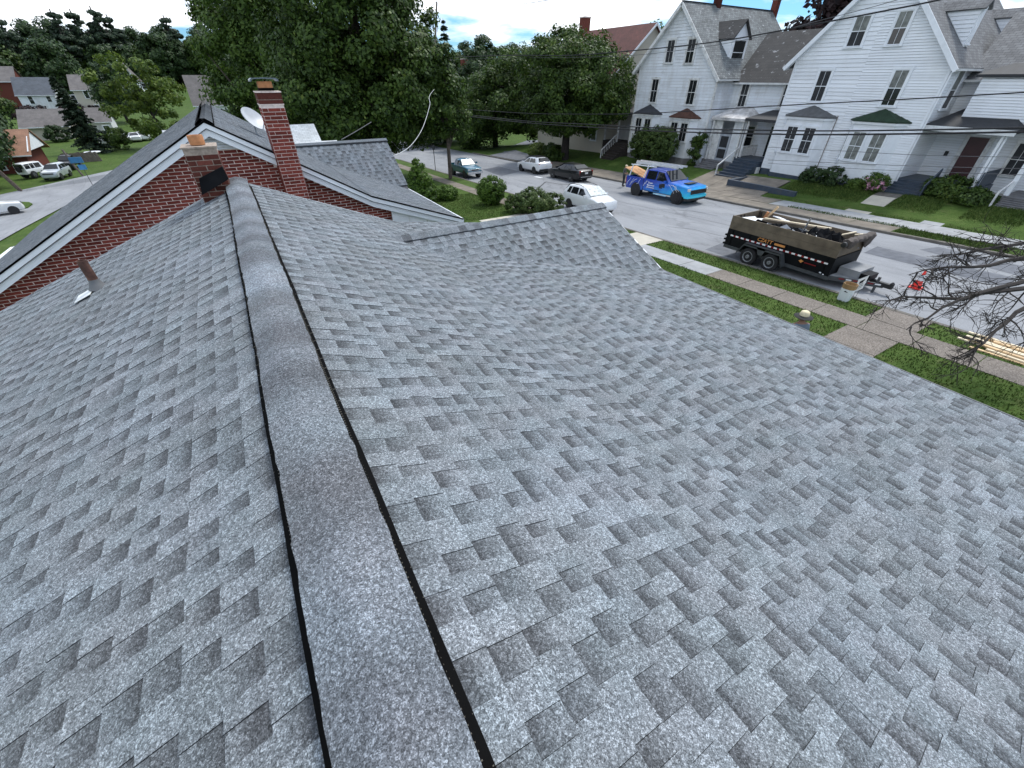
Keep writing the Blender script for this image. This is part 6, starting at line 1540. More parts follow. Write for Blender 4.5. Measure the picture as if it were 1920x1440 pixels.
# small white hatchback by the near kerb, sunshade in its windscreen
t = place('white_hatchback', 'small white hatchback with silver sunshade beyond the front gable', 'car', 20.55, 23.6, -1, 1.0)
st = [(2.05, .40, .62, .66, .62, .50), (1.95, .28, .80, .86, .80, .62), (1.35, .25, .96, 1.02, .86, .72), (0.95, .25, 1.0, 1.08, .87, .76), (0.1, .25, 1.02, 1.56, .87, .62), (-0.9, .25, 1.03, 1.60, .87, .60), (-1.65, .25, 1.05, 1.54, .86, .58), (-1.95, .27, 1.05, 1.2, .85, .66), (-2.05, .35, .95, 1.0, .80, .64)]
car(t, st, 'paint_white', (1.25, -1.25), .33, .74, [(0.62, -0.30, -0.30, 0.05), (-0.38, -1.15, -1.1, -0.42), (-1.22, -1.62, -1.5, -1.18)], shield_pts(0.94, 1.10, .74, 0.12, 1.54, .58), shield_pts(-1.93, 1.22, .62, -1.66, 1.52, .54), wind='sunshade', mirrors=(0.6, 1.04))
m = MB(); m.prism([(1.80, -0.50, 0.72), (1.99, -0.30, 0.70), (1.99, -0.30, 0.80), (1.74, -0.55, 0.86)], (0, -0.02, 0.0)); m.build('head_lamp', MAT['blacktrim'], t)
m = MB(); m.prism([(1.80, 0.50, 0.72), (1.99, 0.30, 0.70), (1.99, 0.30, 0.80), (1.74, 0.55, 0.86)], (0, 0.02, 0.0)); m.build('head_lamp', MAT['blacktrim'], t)
for s in (-1, 1):
    m = MB(); m.tube([(0.0, s * 0.58, 1.56), (-0.4, s * 0.585, 1.63), (-1.2, s * 0.575, 1.635), (-1.55, s * 0.56, 1.56)], 0.018); m.build('roof_rail', MAT['blacktrim'], t)

def pickup_base(t, st, paint, bed, wheels, r, rim, track, sides, shield, wind='carglass', steer=0.0, hw=1.0):
    body = car(t, st, paint, wheels, r, track, sides, shield, None, rim=rim, steer=steer, wind=wind, mirrors=(st[4][0] + 0.42, 1.22))
    x0, x1, z0, z1, w = bed
    m = MB(); m.bx(x0, x1, -w + 0.08, w - 0.08, z0 + 0.25, z0 + 0.3); m.build('bed_floor', MAT['blacktrim'], t)
    for s in (-1, 1):
        m = MB(); yo, yi = s * w, s * (w - 0.09)
        m.loft([[(x, yi, z0), (x, yo * 0.97, z0), (x, yo, z0 + 0.15), (x, yo, z1 - 0.06), (x, yo * 0.985, z1), (x, yi, z1)] for x in (x1, (x0 + x1) / 2, x0 + 0.05)] if s < 0 else [[(x, yi, z1), (x, yo * 0.985, z1), (x, yo, z1 - 0.06), (x, yo, z0 + 0.15), (x, yo * 0.97, z0), (x, yi, z0)] for x in (x1, (x0 + x1) / 2, x0 + 0.05)])
        m.build('bed_side', MAT[paint], t, 40)
    m = MB(); m.bx(x0, x0 + 0.07, -w + 0.05, w - 0.05, z0 + 0.1, z1 - 0.01); m.build('tailgate', MAT[paint], t)
    m = MB(); m.bx(x0 - 0.12, x0, -w + 0.08, w - 0.08, z0 + 0.02, z0 + 0.2); m.build('rear_bumper', MAT['chrome'], t)
    return body
# blue wrapped pickup with ladder rack
PX, PYY = 27.95, 23.55
t = place('blue_wrapped_pickup', 'bright blue wrapped pickup with white ladder rack and lightning graphics', 'pickup truck', PX, PYY, -1, 1.06)
st = [(2.95, .62, .92, .98, .80, .70), (2.80, .46, 1.10, 1.16, .97, .84), (1.9, .42, 1.19, 1.25, 1.0, .88), (1.25, .42, 1.22, 1.30, 1.0, .88), (0.50, .42, 1.22, 1.88, 1.0, .72), (-0.3, .42, 1.22, 1.94, 1.0, .73), (-1.02, .42, 1.22, 1.90, 1.0, .72), (-1.14, .42, 1.22, 1.86, 1.0, .71)]
body = pickup_base(t, st, 'wrap', (-2.95, -1.17, .46, 1.27, 1.0), (2.0, -1.85), .435, 'rim_dark', .86, [(1.02, -0.02, -0.05, 0.45), (-0.10, -0.98, -0.98, -0.13)], shield_pts(1.22, 1.32, .84, 0.52, 1.86, .68), steer=R(-14))
body.name = 'body'
m = MB(); m.prism([(2.96, -0.78, 0.98), (2.96, 0.78, 0.98), (2.99, 0.78, 0.72), (2.99, -0.78, 0.72)], (0.02, 0, 0)); gr = m.build('grille', MAT['blacktrim'], t)
for z in (0.78, 0.86, 0.93):
    m = MB(); m.box((2.995, 0, z), (0.03, 1.5, 0.02)); m.build('grille_bar', MAT['rim_dark'], gr)
m = MB(); m.loft([[(2.6, y, 0.46), (3.02 - abs(y) * 0.1, y, 0.46), (3.04 - abs(y) * 0.1, y, 0.62), (2.6, y, 0.62)] for y in (-0.95, -0.5, 0, 0.5, 0.95)]); m.build('front_bumper', MAT['wrap'], t, 40)
m = MB(); m.loft([[(2.6, y, 0.30), (2.98 - abs(y) * 0.1, y, 0.30), (3.0 - abs(y) * 0.1, y, 0.455), (2.6, y, 0.455)] for y in (-0.93, 0, 0.93)]); m.build('lower_bumper', MAT['blacktrim'], t)
for s in (-1, 1):
    m = MB(); m.box((2.86, s * 0.86, 0.98), (0.16, 0.18, 0.16)); m.build('head_lamp', MAT['lamp_clear'], t)
    m = MB(); m.box((-2.93, s * 0.93, 0.95), (0.08, 0.12, 0.40)); m.build('tail_lamp', MAT['lamp_red'], t)
    m = MB(); m.bx(-0.06, 1.1, s * 1.0 - 0.02, s * 1.0 + 0.02, 0.36, 0.44); m.build('side_step', MAT['decal_cyan'], t)
    rl = random.Random(3 + s)                       # lightning strokes and seams printed on the side
    def bolt(p, d, n, w):
        m = MB(); p0 = p
        for _ in range(n):
            q = (p[0] + d[0] * rl.uniform(0.5, 1) + rl.uniform(-.06, .06), p[1] + d[1] * rl.uniform(0.5, 1) + rl.uniform(-.06, .06))
            q = (q[0], min(1.16, max(0.55, q[1])))
            m.bar((p[0], s * 1.004, p[1]), (q[0], s * 1.004, q[1]), w, 0.006, (0, 1, 0)); p = q
        m.build('lightning_stroke', MAT['decal_white'], body)
    for k in range(4):
        bolt((1.2 + 0.2 * k, 1.14), (0.10, -0.09), 6, 0.022); bolt((-1.5 - 0.32 * k, 1.18), (-0.08, -0.09), 6, 0.022)
    for k in range(3): bolt((-0.85 + 0.1 * k, 1.15), (-0.07, -0.10), 5, 0.022)
    m = MB(); m.box((0.62, s * 1.004, 0.98), (0.50, 0.006, 0.20)); m.box((0.70, s * 1.005, 1.06), (0.30, 0.006, 0.14)); m.box((0.52, s * 1.005, 0.86), (0.26, 0.006, 0.12)); m.build('animal_logo', MAT['decal_black'], t)
    m = MB(); m.box((-1.155, s * 0.985, 0.85), (0.02, 0.04, 0.8)); m.build('panel_gap', MAT['blacktrim'], t)
    rot = Matrix.Rotation(R(90), 4, 'X') if s < 0 else Matrix.Rotation(R(180), 4, 'Z') @ Matrix.Rotation(R(90), 4, 'X')
    for z, tx in ((1.04, 'Repairs'), (0.89, 'Replacement'), (0.75, 'Maintenance')):
        text_mesh(tx, 0.135, MAT['decal_white'], t, Matrix.Translation((-0.42, s * 1.008, z)) @ rot, bold=0.004)
    text_mesh('717-555-ROOFING'[8:], 0.13, MAT['decal_black'], t, Matrix.Translation((0.15, s * 1.008, 0.60)) @ rot, bold=0.004)
m = MB(); m.box((2.2, 0, 1.272), (0.42, 0.9, 0.03)); m.build('bonnet_scoop', MAT['blacktrim'], t)
m = MB()
for x in (-1.28, -2.7):
    for s in (-1, 1): m.bar((x, s * 0.94, 1.25), (x + 0.22 * (1 if x > -2 else 0.6), s * 0.80, 2.02), 0.06, 0.06, (1, 0, 0))
    m.bar((x + 0.2, -0.86, 2.03), (x + 0.2, 0.86, 2.03), 0.06, 0.06)
for s in (-1, 1): m.bar((-2.75, s * 0.82, 2.03), (-0.3, s * 0.82, 2.06), 0.05, 0.05)
m.build('ladder_rack', MAT['trim'], t)
for i, (yy, L0, L1, zz) in enumerate(((0.42, -3.25, 1.15, 2.12), (-0.30, -2.6, 1.35, 2.13))):
    ld = place('aluminium_ladder', ['long aluminium ladder on the rack, overhanging the tailgate', 'shorter aluminium ladder on the rack above the cab'][i], 'ladder', PX, PYY, -1, 1.06)
    for s in (-1, 1):
        m = MB(); m.bar((L0, yy + s * 0.2, zz), (L1, yy + s * 0.2, zz), 0.05, 0.11); m.build('stile', MAT['ladder'], ld)
    k = L0 + 0.15
    while k < L1 - 0.1:
        m = MB(); m.bar((k, yy - 0.19, zz), (k, yy + 0.19, zz), 0.035, 0.035); m.build('rung', MAT['ladder'], ld); k += 0.3
pw = place('plywood_sheet', 'orange plywood sheet sticking out of the blue pickup bed', 'plywood', PX, PYY, -1, 1.06)
m = MB(); m.box((-2.45, 0.05, 1.42), (2.5, 1.22, 0.02), np.array(Matrix.Rotation(R(14), 3, 'Y'))); m.build('sheet', MAT['plywood'], pw)
m = MB(); m.box((-2.47, 0.10, 1.36), (2.5, 1.22, 0.02), np.array(Matrix.Rotation(R(15), 3, 'Y'))); m.build('lower_sheet', MAT['lumber_pale'], pw)
# teal pickup
t = place('teal_pickup', 'dark teal compact pickup with white sunshade and chrome bumper', 'pickup truck', 20.3, 43.4, -1, 0.98)
st = [(2.40, .52, .80, .85, .72, .62), (2.28, .42, .92, .98, .84, .72), (1.6, .40, 1.02, 1.08, .87, .76), (1.0, .40, 1.05, 1.12, .87, .76), (0.40, .40, 1.05, 1.62, .87, .62), (-0.2, .40, 1.05, 1.66, .87, .63), (-0.85, .40, 1.05, 1.62, .87, .62), (-0.93, .40, 1.05, 1.58, .87, .61)]
pickup_base(t, st, 'paint_teal', (-2.45, -0.96, .45, 1.08, .87), (1.55, -1.5), .37, 'rim_dark', .74, [(0.85, -0.05, -0.05, 0.35), (-0.12, -0.82, -0.80, -0.14)], shield_pts(0.98, 1.14, .74, 0.42, 1.60, .58), wind='sunshade')
m = MB(); m.bx(2.25, 2.5, -0.86, 0.86, 0.48, 0.66); m.build('front_bumper', MAT['chrome'], t)
m = MB(); m.bx(2.34, 2.43, -0.46, 0.46, 0.72, 0.90); m.build('grille', MAT['chrome'], t)
m = MB(); m.bx(2.42, 2.45, -0.40, 0.40, 0.75, 0.87); m.build('grille_mesh', MAT['blacktrim'], t)
for s in (-1, 1):
    m = MB(); m.box((2.34, s * 0.64, 0.82), (0.12, 0.26, 0.16)); m.build('head_lamp', MAT['lamp_clear'], t)
# cars in the valley
def valley_car(name, label, px, py, kind, paint, rz, sc=1.0):
    q = hit(px, py); z = gz(q[0], q[1]) + 0.19
    t = thing(name, label, 'car', (q[0], q[1], z), rz); t.scale = (sc,) * 3
    if kind == 'suv':
        st = [(2.3, .40, .72, .76, .70, .58), (2.15, .28, .92, .98, .88, .74), (1.3, .26, 1.04, 1.1, .93, .8), (0.85, .26, 1.08, 1.16, .93, .82), (0.15, .26, 1.1, 1.66, .93, .66), (-0.9, .26, 1.1, 1.7, .93, .65), (-1.9, .26, 1.1, 1.64, .92, .63), (-2.2, .28, 1.1, 1.25, .9, .7), (-2.3, .4, .95, 1.0, .82, .66)]
        car(t, st, paint, (1.4, -1.4), .36, .80, [(0.7, -0.3, -0.3, 0.1), (-0.38, -1.3, -1.3, -0.4), (-1.38, -2.0, -1.85, -1.38)], shield_pts(0.84, 1.18, .8, 0.17, 1.64, .62), shield_pts(-2.18, 1.28, .66, -1.92, 1.62, .58))
        m = MB(); m.box((2.3, 0, 0.78), (0.06, 1.1, 0.12)); m.build('grille', MAT['blacktrim'], t)
    elif kind == 'jeep':
        st = [(2.0, .5, 1.0, 1.04, .62, .55), (0.75, .5, 1.05, 1.10, .78, .66), (0.45, .5, 1.08, 1.8, .80, .70), (-0.6, .5, 1.08, 1.84, .80, .70), (-1.75, .5, 1.08, 1.8, .80, .70), (-1.85, .5, 1.05, 1.76, .79, .69)]
        car(t, st, paint, (1.3, -1.15), .40, .74, [(0.35, -0.45, -0.45, 0.3), (-0.55, -1.0, -1.0, -0.55), (-1.1, -1.75, -1.72, -1.1)], shield_pts(0.72, 1.14, .66, 0.47, 1.76, .62), shield_pts(-1.88, 1.18, .62, -1.86, 1.68, .60))
        m = MB(); m.lathe([(0.1, -2.08), (0.36, -2.08), (0.36, -1.88), (0.1, -1.88)], (0, 0.1, 1.1), 16, 'x'); m.build('spare_wheel', MAT['tyre'], t)
    else:
        st = [(2.2, .5, .9, .95, .76, .66), (1.4, .42, 1.05, 1.1, .9, .8), (0.9, .42, 1.08, 1.15, .9, .8), (0.4, .42, 1.08, 1.7, .9, .66), (-0.4, .42, 1.08, 1.74, .9, .66), (-0.6, .42, 1.08, 1.7, .9, .65)]
        pickup_base(t, st, paint, (-2.5, -0.64, .48, 1.12, .9), (1.5, -1.6), .39, 'rim', .78, [(0.75, -0.5, -0.48, 0.38)], shield_pts(0.88, 1.17, .76, 0.42, 1.68, .6))
    return t
valley_car('silver_suv', 'silver white SUV facing the valley road in the driveway', 113, 336, 'suv', 'paint_silver', R(-98))
valley_car('white_jeep', 'white boxy jeep with spare wheel parked on the lawn', 76, 333, 'jeep', 'paint_white', R(55))
valley_car('black_pickup', 'black pickup parked behind the silver SUV', 136, 318, 'pickup', 'paint_black', R(-95))
valley_car('white_coupe', 'white car at the grass island by the valley road', -6, 408, 'suv', 'paint_white', R(20), 0.95)
for i, (px, py) in enumerate(((208, 272), (222, 270), (240, 268), (256, 266), (270, 264))):
    q = hit(px, py); tt = thing('parked_car', 'white car parked in the row beyond the bright lawn', 'car', (q[0], q[1], gz(q[0], q[1]) + 0.12), R(80 + 7 * i), 'cars parked beyond the lawn'); tt.scale = (1.15,) * 3
    st = [(2.2, .35, .65, .7, .7, .6), (1.2, .25, .9, .95, .9, .76), (0.8, .25, .95, 1.02, .9, .78), (0.1, .25, .95, 1.45, .9, .62), (-1.2, .25, .95, 1.45, .9, .6), (-2.0, .25, .95, 1.05, .88, .7), (-2.2, .4, .85, .9, .75, .6)]
    car(tt, st, 'paint_white', (1.3, -1.3), .33, .78, [(0.7, -0.3, -0.3, 0.1), (-0.38, -1.3, -1.1, -0.4)], shield_pts(0.78, 1.04, .76, 0.12, 1.42, .58), shield_pts(-1.95, 1.08, .66, -1.25, 1.42, .55))

# ------------------------------------------------------------------ dump trailer
TX, TXF, TYR, TYF = 19.48, 21.55, 12.05, 7.15
TZ = gz(20.5, 9.5); TO = np.array((20.5, 9.5, TZ))
tr = thing('dump_trailer', 'black dump trailer with tall weathered wooden sides full of debris', 'trailer', TO)
zf, zs_, zt_ = TZ + 0.62, TZ + 1.25, TZ + 1.84      # floor, top of steel sides, top of boards
m = MB(TO); m.bx(TX + 0.03, TXF - 0.03, TYF + 0.03, TYR - 0.03, zf - 0.06, zf); m.build('bed_floor', MAT['trailer'], tr)
for nm, b in (('steel_side', (TX, TX + 0.06, TYF, TYR)), ('steel_side', (TXF - 0.06, TXF, TYF, TYR)), ('front_panel', (TX + 0.06, TXF - 0.06, TYF, TYF + 0.05)), ('rear_gate', (TX + 0.06, TXF - 0.06, TYR - 0.05, TYR))):
    m = MB(TO); m.bx(b[0], b[1], b[2], b[3], zf - 0.12, zs_); m.build(nm, MAT['trailer'], tr)
for k in range(6):                                  # ribs on the steel side
    y = TYF + 0.3 + k * 0.87; m = MB(TO); m.bx(TX - 0.035, TX - 0.001, y - 0.035, y + 0.035, zf - 0.10, zs_ - 0.03); m.build('side_rib', MAT['trailer'], tr)
bo = 0.025
for (x0, x1) in ((TX + 0.005, TX + 0.045), (TXF - 0.045, TXF - 0.005)):
    for a, b in ((zs_, zs_ + 0.292), (zs_ + 0.298, zt_)):
        m = MB(TO); m.bx(x0 + random.uniform(-.004, .004), x1, TYF + 0.01, TYR - 0.01, a, b); m.build('side_board', MAT['wood'], tr)
for (y0, y1) in ((TYF + 0.06, TYF + 0.10), (TYR - 0.10, TYR - 0.06)):
    for a, b in ((zs_, zs_ + 0.292), (zs_ + 0.298, zt_)):
        m = MB(TO); m.bx(TX + 0.05, TXF - 0.05, y0, y1, a, b); m.build('end_board', MAT['wood'], tr)
for k in range(4):
    y = TYR - 0.15 - k * 0.0; 
for x in (TX + 0.10, TXF - 0.10):
    for y in (TYF + 0.2, (TYF + TYR) / 2, TYR - 0.2):
        m = MB(TO); m.bx(x - 0.04, x + 0.04, y - 0.045, y + 0.045, zf, zt_ - 0.03); m.build('board_post', MAT['bark_dark'], tr)
for x in (TX + 0.5, TX + 0.75):
    m = MB(TO); m.bx(x - 0.04, x + 0.04, TYR - 0.15, TYR - 0.105, zf, zt_ - 0.02); m.build('board_post', MAT['bark_dark'], tr)
m = MB(TO)
for s_x in (TX + 0.25, TXF - 0.25): m.bx(s_x - 0.06, s_x + 0.06, TYF - 0.1, TYR, TZ + 0.34, TZ + 0.50)
m.bx(TX - 0.02, TX + 0.06, TYF - 0.05, TYR, TZ + 0.36, TZ + 0.50)
m.build('chassis', MAT['trailer_grey'], tr)
for y in (10.55, 9.50):
    for x in (TX - 0.17, TXF + 0.17):
        r_, w_ = 0.385, 0.22; m = MB(TO); c = (x, y, gz(x, y) + r_ + 0.005)
        m.lathe([(r_ * .6, -w_ / 2), (r_ * .94, -w_ / 2), (r_, -w_ * .3), (r_, w_ * .3), (r_ * .94, w_ / 2), (r_ * .6, w_ / 2)], c, 24, 'x', cap=False); m.lathe([(r_ * .6, -w_ * .4), (r_ * .6, w_ * .4)], c, 24, 'x'); wh = m.build('wheel', MAT['tyre'], tr, 40)
        m = MB(TO); xs_ = -1 if x < 20 else 1
        pr = [(r_ * .64, xs_ * w_ * .5), (r_ * .60, xs_ * w_ * .52), (r_ * .50, xs_ * w_ * .36), (r_ * .24, xs_ * w_ * .40), (r_ * .20, xs_ * w_ * .62), (0.02, xs_ * w_ * .62)]
        if xs_ < 0: pr = pr
        m.lathe(pr, c, 20, 'x', cap=False); rm = m.build('rim', MAT['rim_steel'], wh, 35)
        m = MB(TO)
        for k in range(8):
            a = k * math.pi / 4; m.box((x + xs_ * w_ * .41, y + math.cos(a) * r_ * .37, c[2] + math.sin(a) * r_ * .37), (0.012, 0.05, 0.05))
        m.build('rim_slots', MAT['blacktrim'], wh)
zfd = TZ + 0.90                                     # fender over both wheels
prof = [(11.15, TZ + 0.42), (10.88, zfd), (9.15, zfd), (8.92, TZ + 0.40)]
for x0, x1 in ((TX - 0.30, TX - 0.005), (TXF + 0.005, TXF + 0.30)):
    m = MB(TO); pts = [(x0, y, z) for y, z in prof] + [(x0, y, z - 0.03) for y, z in prof[::-1]]; m.prism(pts, (x1 - x0, 0, 0)); fd = m.build('fender', MAT['trailer_grey'], tr)
    xo = x0 if x0 < 20 else x1 - 0.02
    m = MB(TO); m.prism([(xo, 10.25, zfd), (xo, 9.80, zfd), (xo, 9.92, zfd - 0.32), (xo, 10.12, zfd - 0.32)], (0.02, 0, 0)); m.build('fender_web', MAT['trailer_grey'], fd)
    m = MB(TO); m.prism([(xo, y, z) for y, z in prof] + [(xo, y, z - 0.10) for y, z in prof[::-1]], (0.015, 0, 0)); m.build('fender_lip', MAT['trailer_grey'], fd)
n_ = 17
for k in range(n_):                                 # red and white reflector tape
    y1 = TYR - 0.22 - k * 0.272; w_ = 0.15 if k % 1 == 0 else 0.12
    m = MB(TO); m.bx(TX - 0.042, TX - 0.037, y1 - 0.15, y1, zs_ - 0.30, zs_ - 0.235); m.build('reflector', MAT['tape_white'], tr)
    if k < n_ - 1:
        m = MB(TO); m.bx(TX - 0.0415, TX - 0.0372, y1 - 0.27, y1 - 0.152, zs_ - 0.30, zs_ - 0.235); m.build('reflector', MAT['tape_red'], tr)
tm = Matrix(((0, 0, -1, 0), (-1, 0, 0, 0), (0, 1, 0, 0), (0, 0, 0, 1)))
def tl(txt, size, y, z, mat, **k): return text_mesh(txt, size, MAT[mat], tr, Matrix.Translation((TX - 0.040 - TO[0], y - TO[1], z - TO[2])) @ tm, **k)
tl('CZATT', 0.22, 10.15, zs_ - 0.10, 'decal_orange', shear=0.25, bold=0.004)
m = MB(TO); m.bx(TX - 0.04, TX - 0.036, 9.95, 10.35, zs_ - 0.225, zs_ - 0.205); m.build('decal_line', MAT['trailer_deck'], tr)
m = MB(TO); m.bx(TX - 0.04, TX - 0.036, 9.20, 9.68, zs_ - 0.15, zs_ - 0.06); m.build('decal_plate', MAT['decal_orange'], tr)
tl('HAULING', 0.085, 9.44, zs_ - 0.105, 'decal_black', bold=0.002) if False else None
m = MB(TO); m.prism([(TX - 0.042, 8.45, zs_ - 0.47), (TX - 0.042, 8.36, zs_ - 0.40), (TX - 0.042, 8.24, zs_ - 0.44), (TX - 0.042, 8.33, zs_ - 0.54)], (0.004, 0, 0)); m.build('small_emblem', MAT['decal_orange'], tr)
m = MB(TO); m.bx(TX - 0.04, TX - 0.036, 7.72, 8.2, zs_ - 0.50, zs_ - 0.46); m.build('decal_line', MAT['tape_red'], tr)
m = MB(TO); m.bx(TX - 0.042, TX - 0.037, 7.42, 7.5, zf - 0.07, zf - 0.02); m.bx(TX - 0.042, TX - 0.037, 7.30, 7.36, zf - 0.10, zf - 0.06); m.build('side_marker', MAT['decal_white'], tr)
# drawbar with toolbox, jack and coupler
zd = TZ + 0.52
for xa in (TX + 0.05, TXF - 0.05):
    m = MB(TO); m.bar((xa, TYF, zd - 0.07), (20.52, 5.55, zd - 0.07), 0.08, 0.16); m.build('drawbar', MAT['trailer_grey'], tr)
m = MB(TO); m.prism([(TX + 0.1, TYF - 0.02, zd + 0.012), (TXF - 0.1, TYF - 0.02, zd + 0.012), (20.9, 6.2, zd + 0.012), (20.1, 6.2, zd + 0.012)], (0, 0, 0.02)); m.build('drawbar_deck', MAT['trailer_deck'], tr)
m = MB(TO); m.bx(20.05, 21.25, 6.35, 7.1, zd + 0.035, zd + 0.33); m.build('tool_box', MAT['trailer_deck'], tr)
m = MB(TO); m.bx(20.20, 20.9, 6.0, 6.34, zd + 0.035, zd + 0.24); m.build('battery_box', MAT['trailer'], tr)
m = MB(TO); m.bx(20.44, 20.60, 5.25, 5.75, zd - 0.10, zd + 0.06); m.lathe([(0.07, zd - 0.1), (0.075, zd + 0.1), (0.03, zd + 0.16)], (20.52, 5.3, 0), 10); m.build('coupler', MAT['blacktrim'], tr)
m = MB(TO); m.lathe([(0.05, TZ + 0.05), (0.05, zd + 0.25)], (20.40, 5.75, 0), 10); m.lathe([(0.12, TZ + 0.02 - 0.0), (0.12, TZ + 0.06)], (20.40, 5.75, 0), 12); m.build('jack', MAT['trailer_grey'], tr)
for k in range(6):
    a = np.array((TX + 0.05, TYF, zd)); b = np.array((20.52, 5.55, zd)); p = a + (b - a) * (0.2 + k * 0.13); q = a + (b - a) * (0.2 + k * 0.13 + 0.10)
    m = MB(TO); m.bar(p + (-0.046, -0.02, -0.03), q + (-0.046, -0.02, -0.03), 0.006, 0.05); m.build('reflector', MAT['tape_white'] if k % 2 else MAT['tape_red'], tr)
for k in range(3):
    m = MB(TO); m.bx(TX + 0.1, TX + 0.22, TYR + 0.0, TYR + 0.16, zf - 0.16 + k * 0.2, zf - 0.08 + k * 0.2); m.build('gate_latch', MAT['trailer'], tr)
# what lies in the trailer
rd = np.random.default_rng(8)
def debris(name, label, cat, c, size, eul, mat):
    o_ = np.array(c, float); m = MB(o_); rot = np.array(Matrix.Rotation(eul[2], 3, 'Z') @ Matrix.Rotation(eul[1], 3, 'Y') @ Matrix.Rotation(eul[0], 3, 'X')); m.box(c, size, rot); return tag(m.build(name, MAT[mat], None), label, cat)
zc = zt_ - 0.16
debris('long_plank', 'long brown plank lying across the trailer debris', 'plank', (20.55, 9.75, zt_ - 0.05), (0.16, 2.6, 0.13), (R(-2), 0, R(12)), 'wood')
debris('plank_strip', 'pale strip along the long brown plank', 'plank', (20.68, 9.70, zt_ + 0.03), (0.10, 2.7, 0.03), (R(-2), 0, R(12)), 'lumber_pale')
debris('upright_stick', 'grey board standing upright in the trailer debris', 'board', (20.15, 9.05, zt_ + 0.0), (0.10, 0.03, 0.9), (R(8), R(6), 0), 'rim')
debris('white_board', 'white board scrap beside the upright grey board', 'board', (19.95, 8.35, zt_ - 0.12), (0.5, 0.09, 0.03), (0, R(-25), R(35)), 'debris_white')
debris('drywall_sheet', 'large white panel at the back of the trailer load', 'drywall', (21.1, 10.3, zt_ - 0.10), (0.5, 1.3, 0.03), (R(5), R(12), R(-8)), 'debris_white')
debris('drywall_sheet', 'folded white panel near the rear trailer boards', 'drywall', (20.3, 11.2, zt_ - 0.18), (0.6, 0.9, 0.03), (R(-8), R(-10), R(20)), 'debris_white')
debris('yellow_stick', 'pale stick leaning out over the rear boards', 'stick', (21.0, 11.15, zt_ + 0.05), (0.05, 0.09, 0.85), (R(30), R(8), 0), 'lumber')
debris('yellow_batten', 'pale batten leaning on the front trailer boards', 'stick', (20.75, 7.75, zt_ + 0.02), (0.9, 0.06, 0.04), (0, R(-14), R(-35)), 'lumber_pale')
debris('short_batten', 'short pale batten resting on the far front corner', 'stick', (21.3, 7.35, zt_ + 0.04), (0.5, 0.06, 0.04), (0, R(-6), R(-38)), 'lumber_pale')
debris('blue_scrap', 'bright blue plastic scrap among the black felt', 'scrap', (20.65, 8.75, zt_ - 0.08), (0.28, 0.34, 0.05), (R(20), R(10), 0.3), 'debris_blue')
debris('blue_wrapper', 'small blue wrapper near the rear of the load', 'scrap', (20.75, 10.95, zt_ - 0.2), (0.2, 0.4, 0.04), (R(10), 0, 0.6), 'debris_blue')
debris('orange_scrap', 'reddish wood scrap under the leaning pale stick', 'scrap', (20.9, 11.3, zt_ - 0.1), (0.08, 0.1, 0.5), (R(15), 0, 0.2), 'clay')
for k in range(26):
    x, y = rd.uniform(TX + 0.3, TXF - 0.3), rd.uniform(TYF + 0.5, TYR - 0.4); mt = ['debris_white', 'debris_grey', 'felt', 'wood', 'lumber_pale', 'debris_grey'][k % 6]
    o = debris('roof_scrap', '', '', (x, y, zt_ - 0.16 + rd.uniform(-0.06, 0.06)), (rd.uniform(0.08, 0.45), rd.uniform(0.1, 0.7), 0.025), (R(rd.normal(0, 18)), R(rd.normal(0, 18)), rd.random() * 3), mt)
    tag(o, 'flat scrap of torn-off roofing lying in the trailer', 'scrap', 'loose scraps in the trailer')
def crumple(name, label, cat, c, sx, sy, h, mat, seed, n=12, kind=None, fold=1.0):
    r = np.random.default_rng(seed); o_ = np.array(c, float); V = []; F = []
    for j in range(n):
        for i in range(n):
            u, v = i / (n - 1) - 0.5, j / (n - 1) - 0.5; e = max(0, 1 - (2 * max(abs(u), abs(v))) ** 4)
            z = h * (0.35 + 0.65 * mnoise.noise(Vector((u * 4 * fold + seed, v * 4 * fold, seed * 1.7)))) * (0.3 + 0.7 * e) + r.normal(0, h * 0.06)
            V.append((u * sx + r.normal(0, sx * 0.012), v * sy + r.normal(0, sy * 0.012), z))
    F = [(j * n + i, j * n + i + 1, (j + 1) * n + i + 1, (j + 1) * n + i) for j in range(n - 1) for i in range(n - 1)]
    b = len(V); V += [(x, y, z - 0.03) for x, y, z in V]; F += [tuple(b + q for q in reversed(f)) for f in F]
    for i in range(n - 1):
        for a, d in ((i, i + 1), ((n - 1) * n + i + 1, (n - 1) * n + i), ((i + 1) * n, i * n), (i * n + n - 1, (i + 1) * n + n - 1)): F.append((d, a, b + a, b + d))
    me = bpy.data.meshes.new(name); me.from_pydata(V, [], F); me.update(); me.materials.append(MAT[mat]); ob = bpy.data.objects.new(name, me); COL.objects.link(ob); ob.location = (c[0], c[1], c[2] + CZ)
    return tag(ob, label, cat, kind=kind)
crumple('debris_heap', 'mixed grey roofing rubbish filling the dump trailer', 'debris', (20.5, 9.6, zt_ - 0.52), 1.9, 4.6, 0.5, 'debris_grey', 3, 26, 'stuff', 2.5)
crumple('felt_pile', 'torn black roofing felt heaped at the front of the load', 'felt', (20.4, 8.35, zt_ - 0.30), 1.3, 1.5, 0.62, 'felt', 5, 14, fold=1.6)
crumple('felt_scrap', 'black felt scrap beside the near trailer board', 'felt', (20.0, 9.7, zt_ - 0.28), 0.8, 1.7, 0.45, 'felt', 9, 12, fold=1.6)
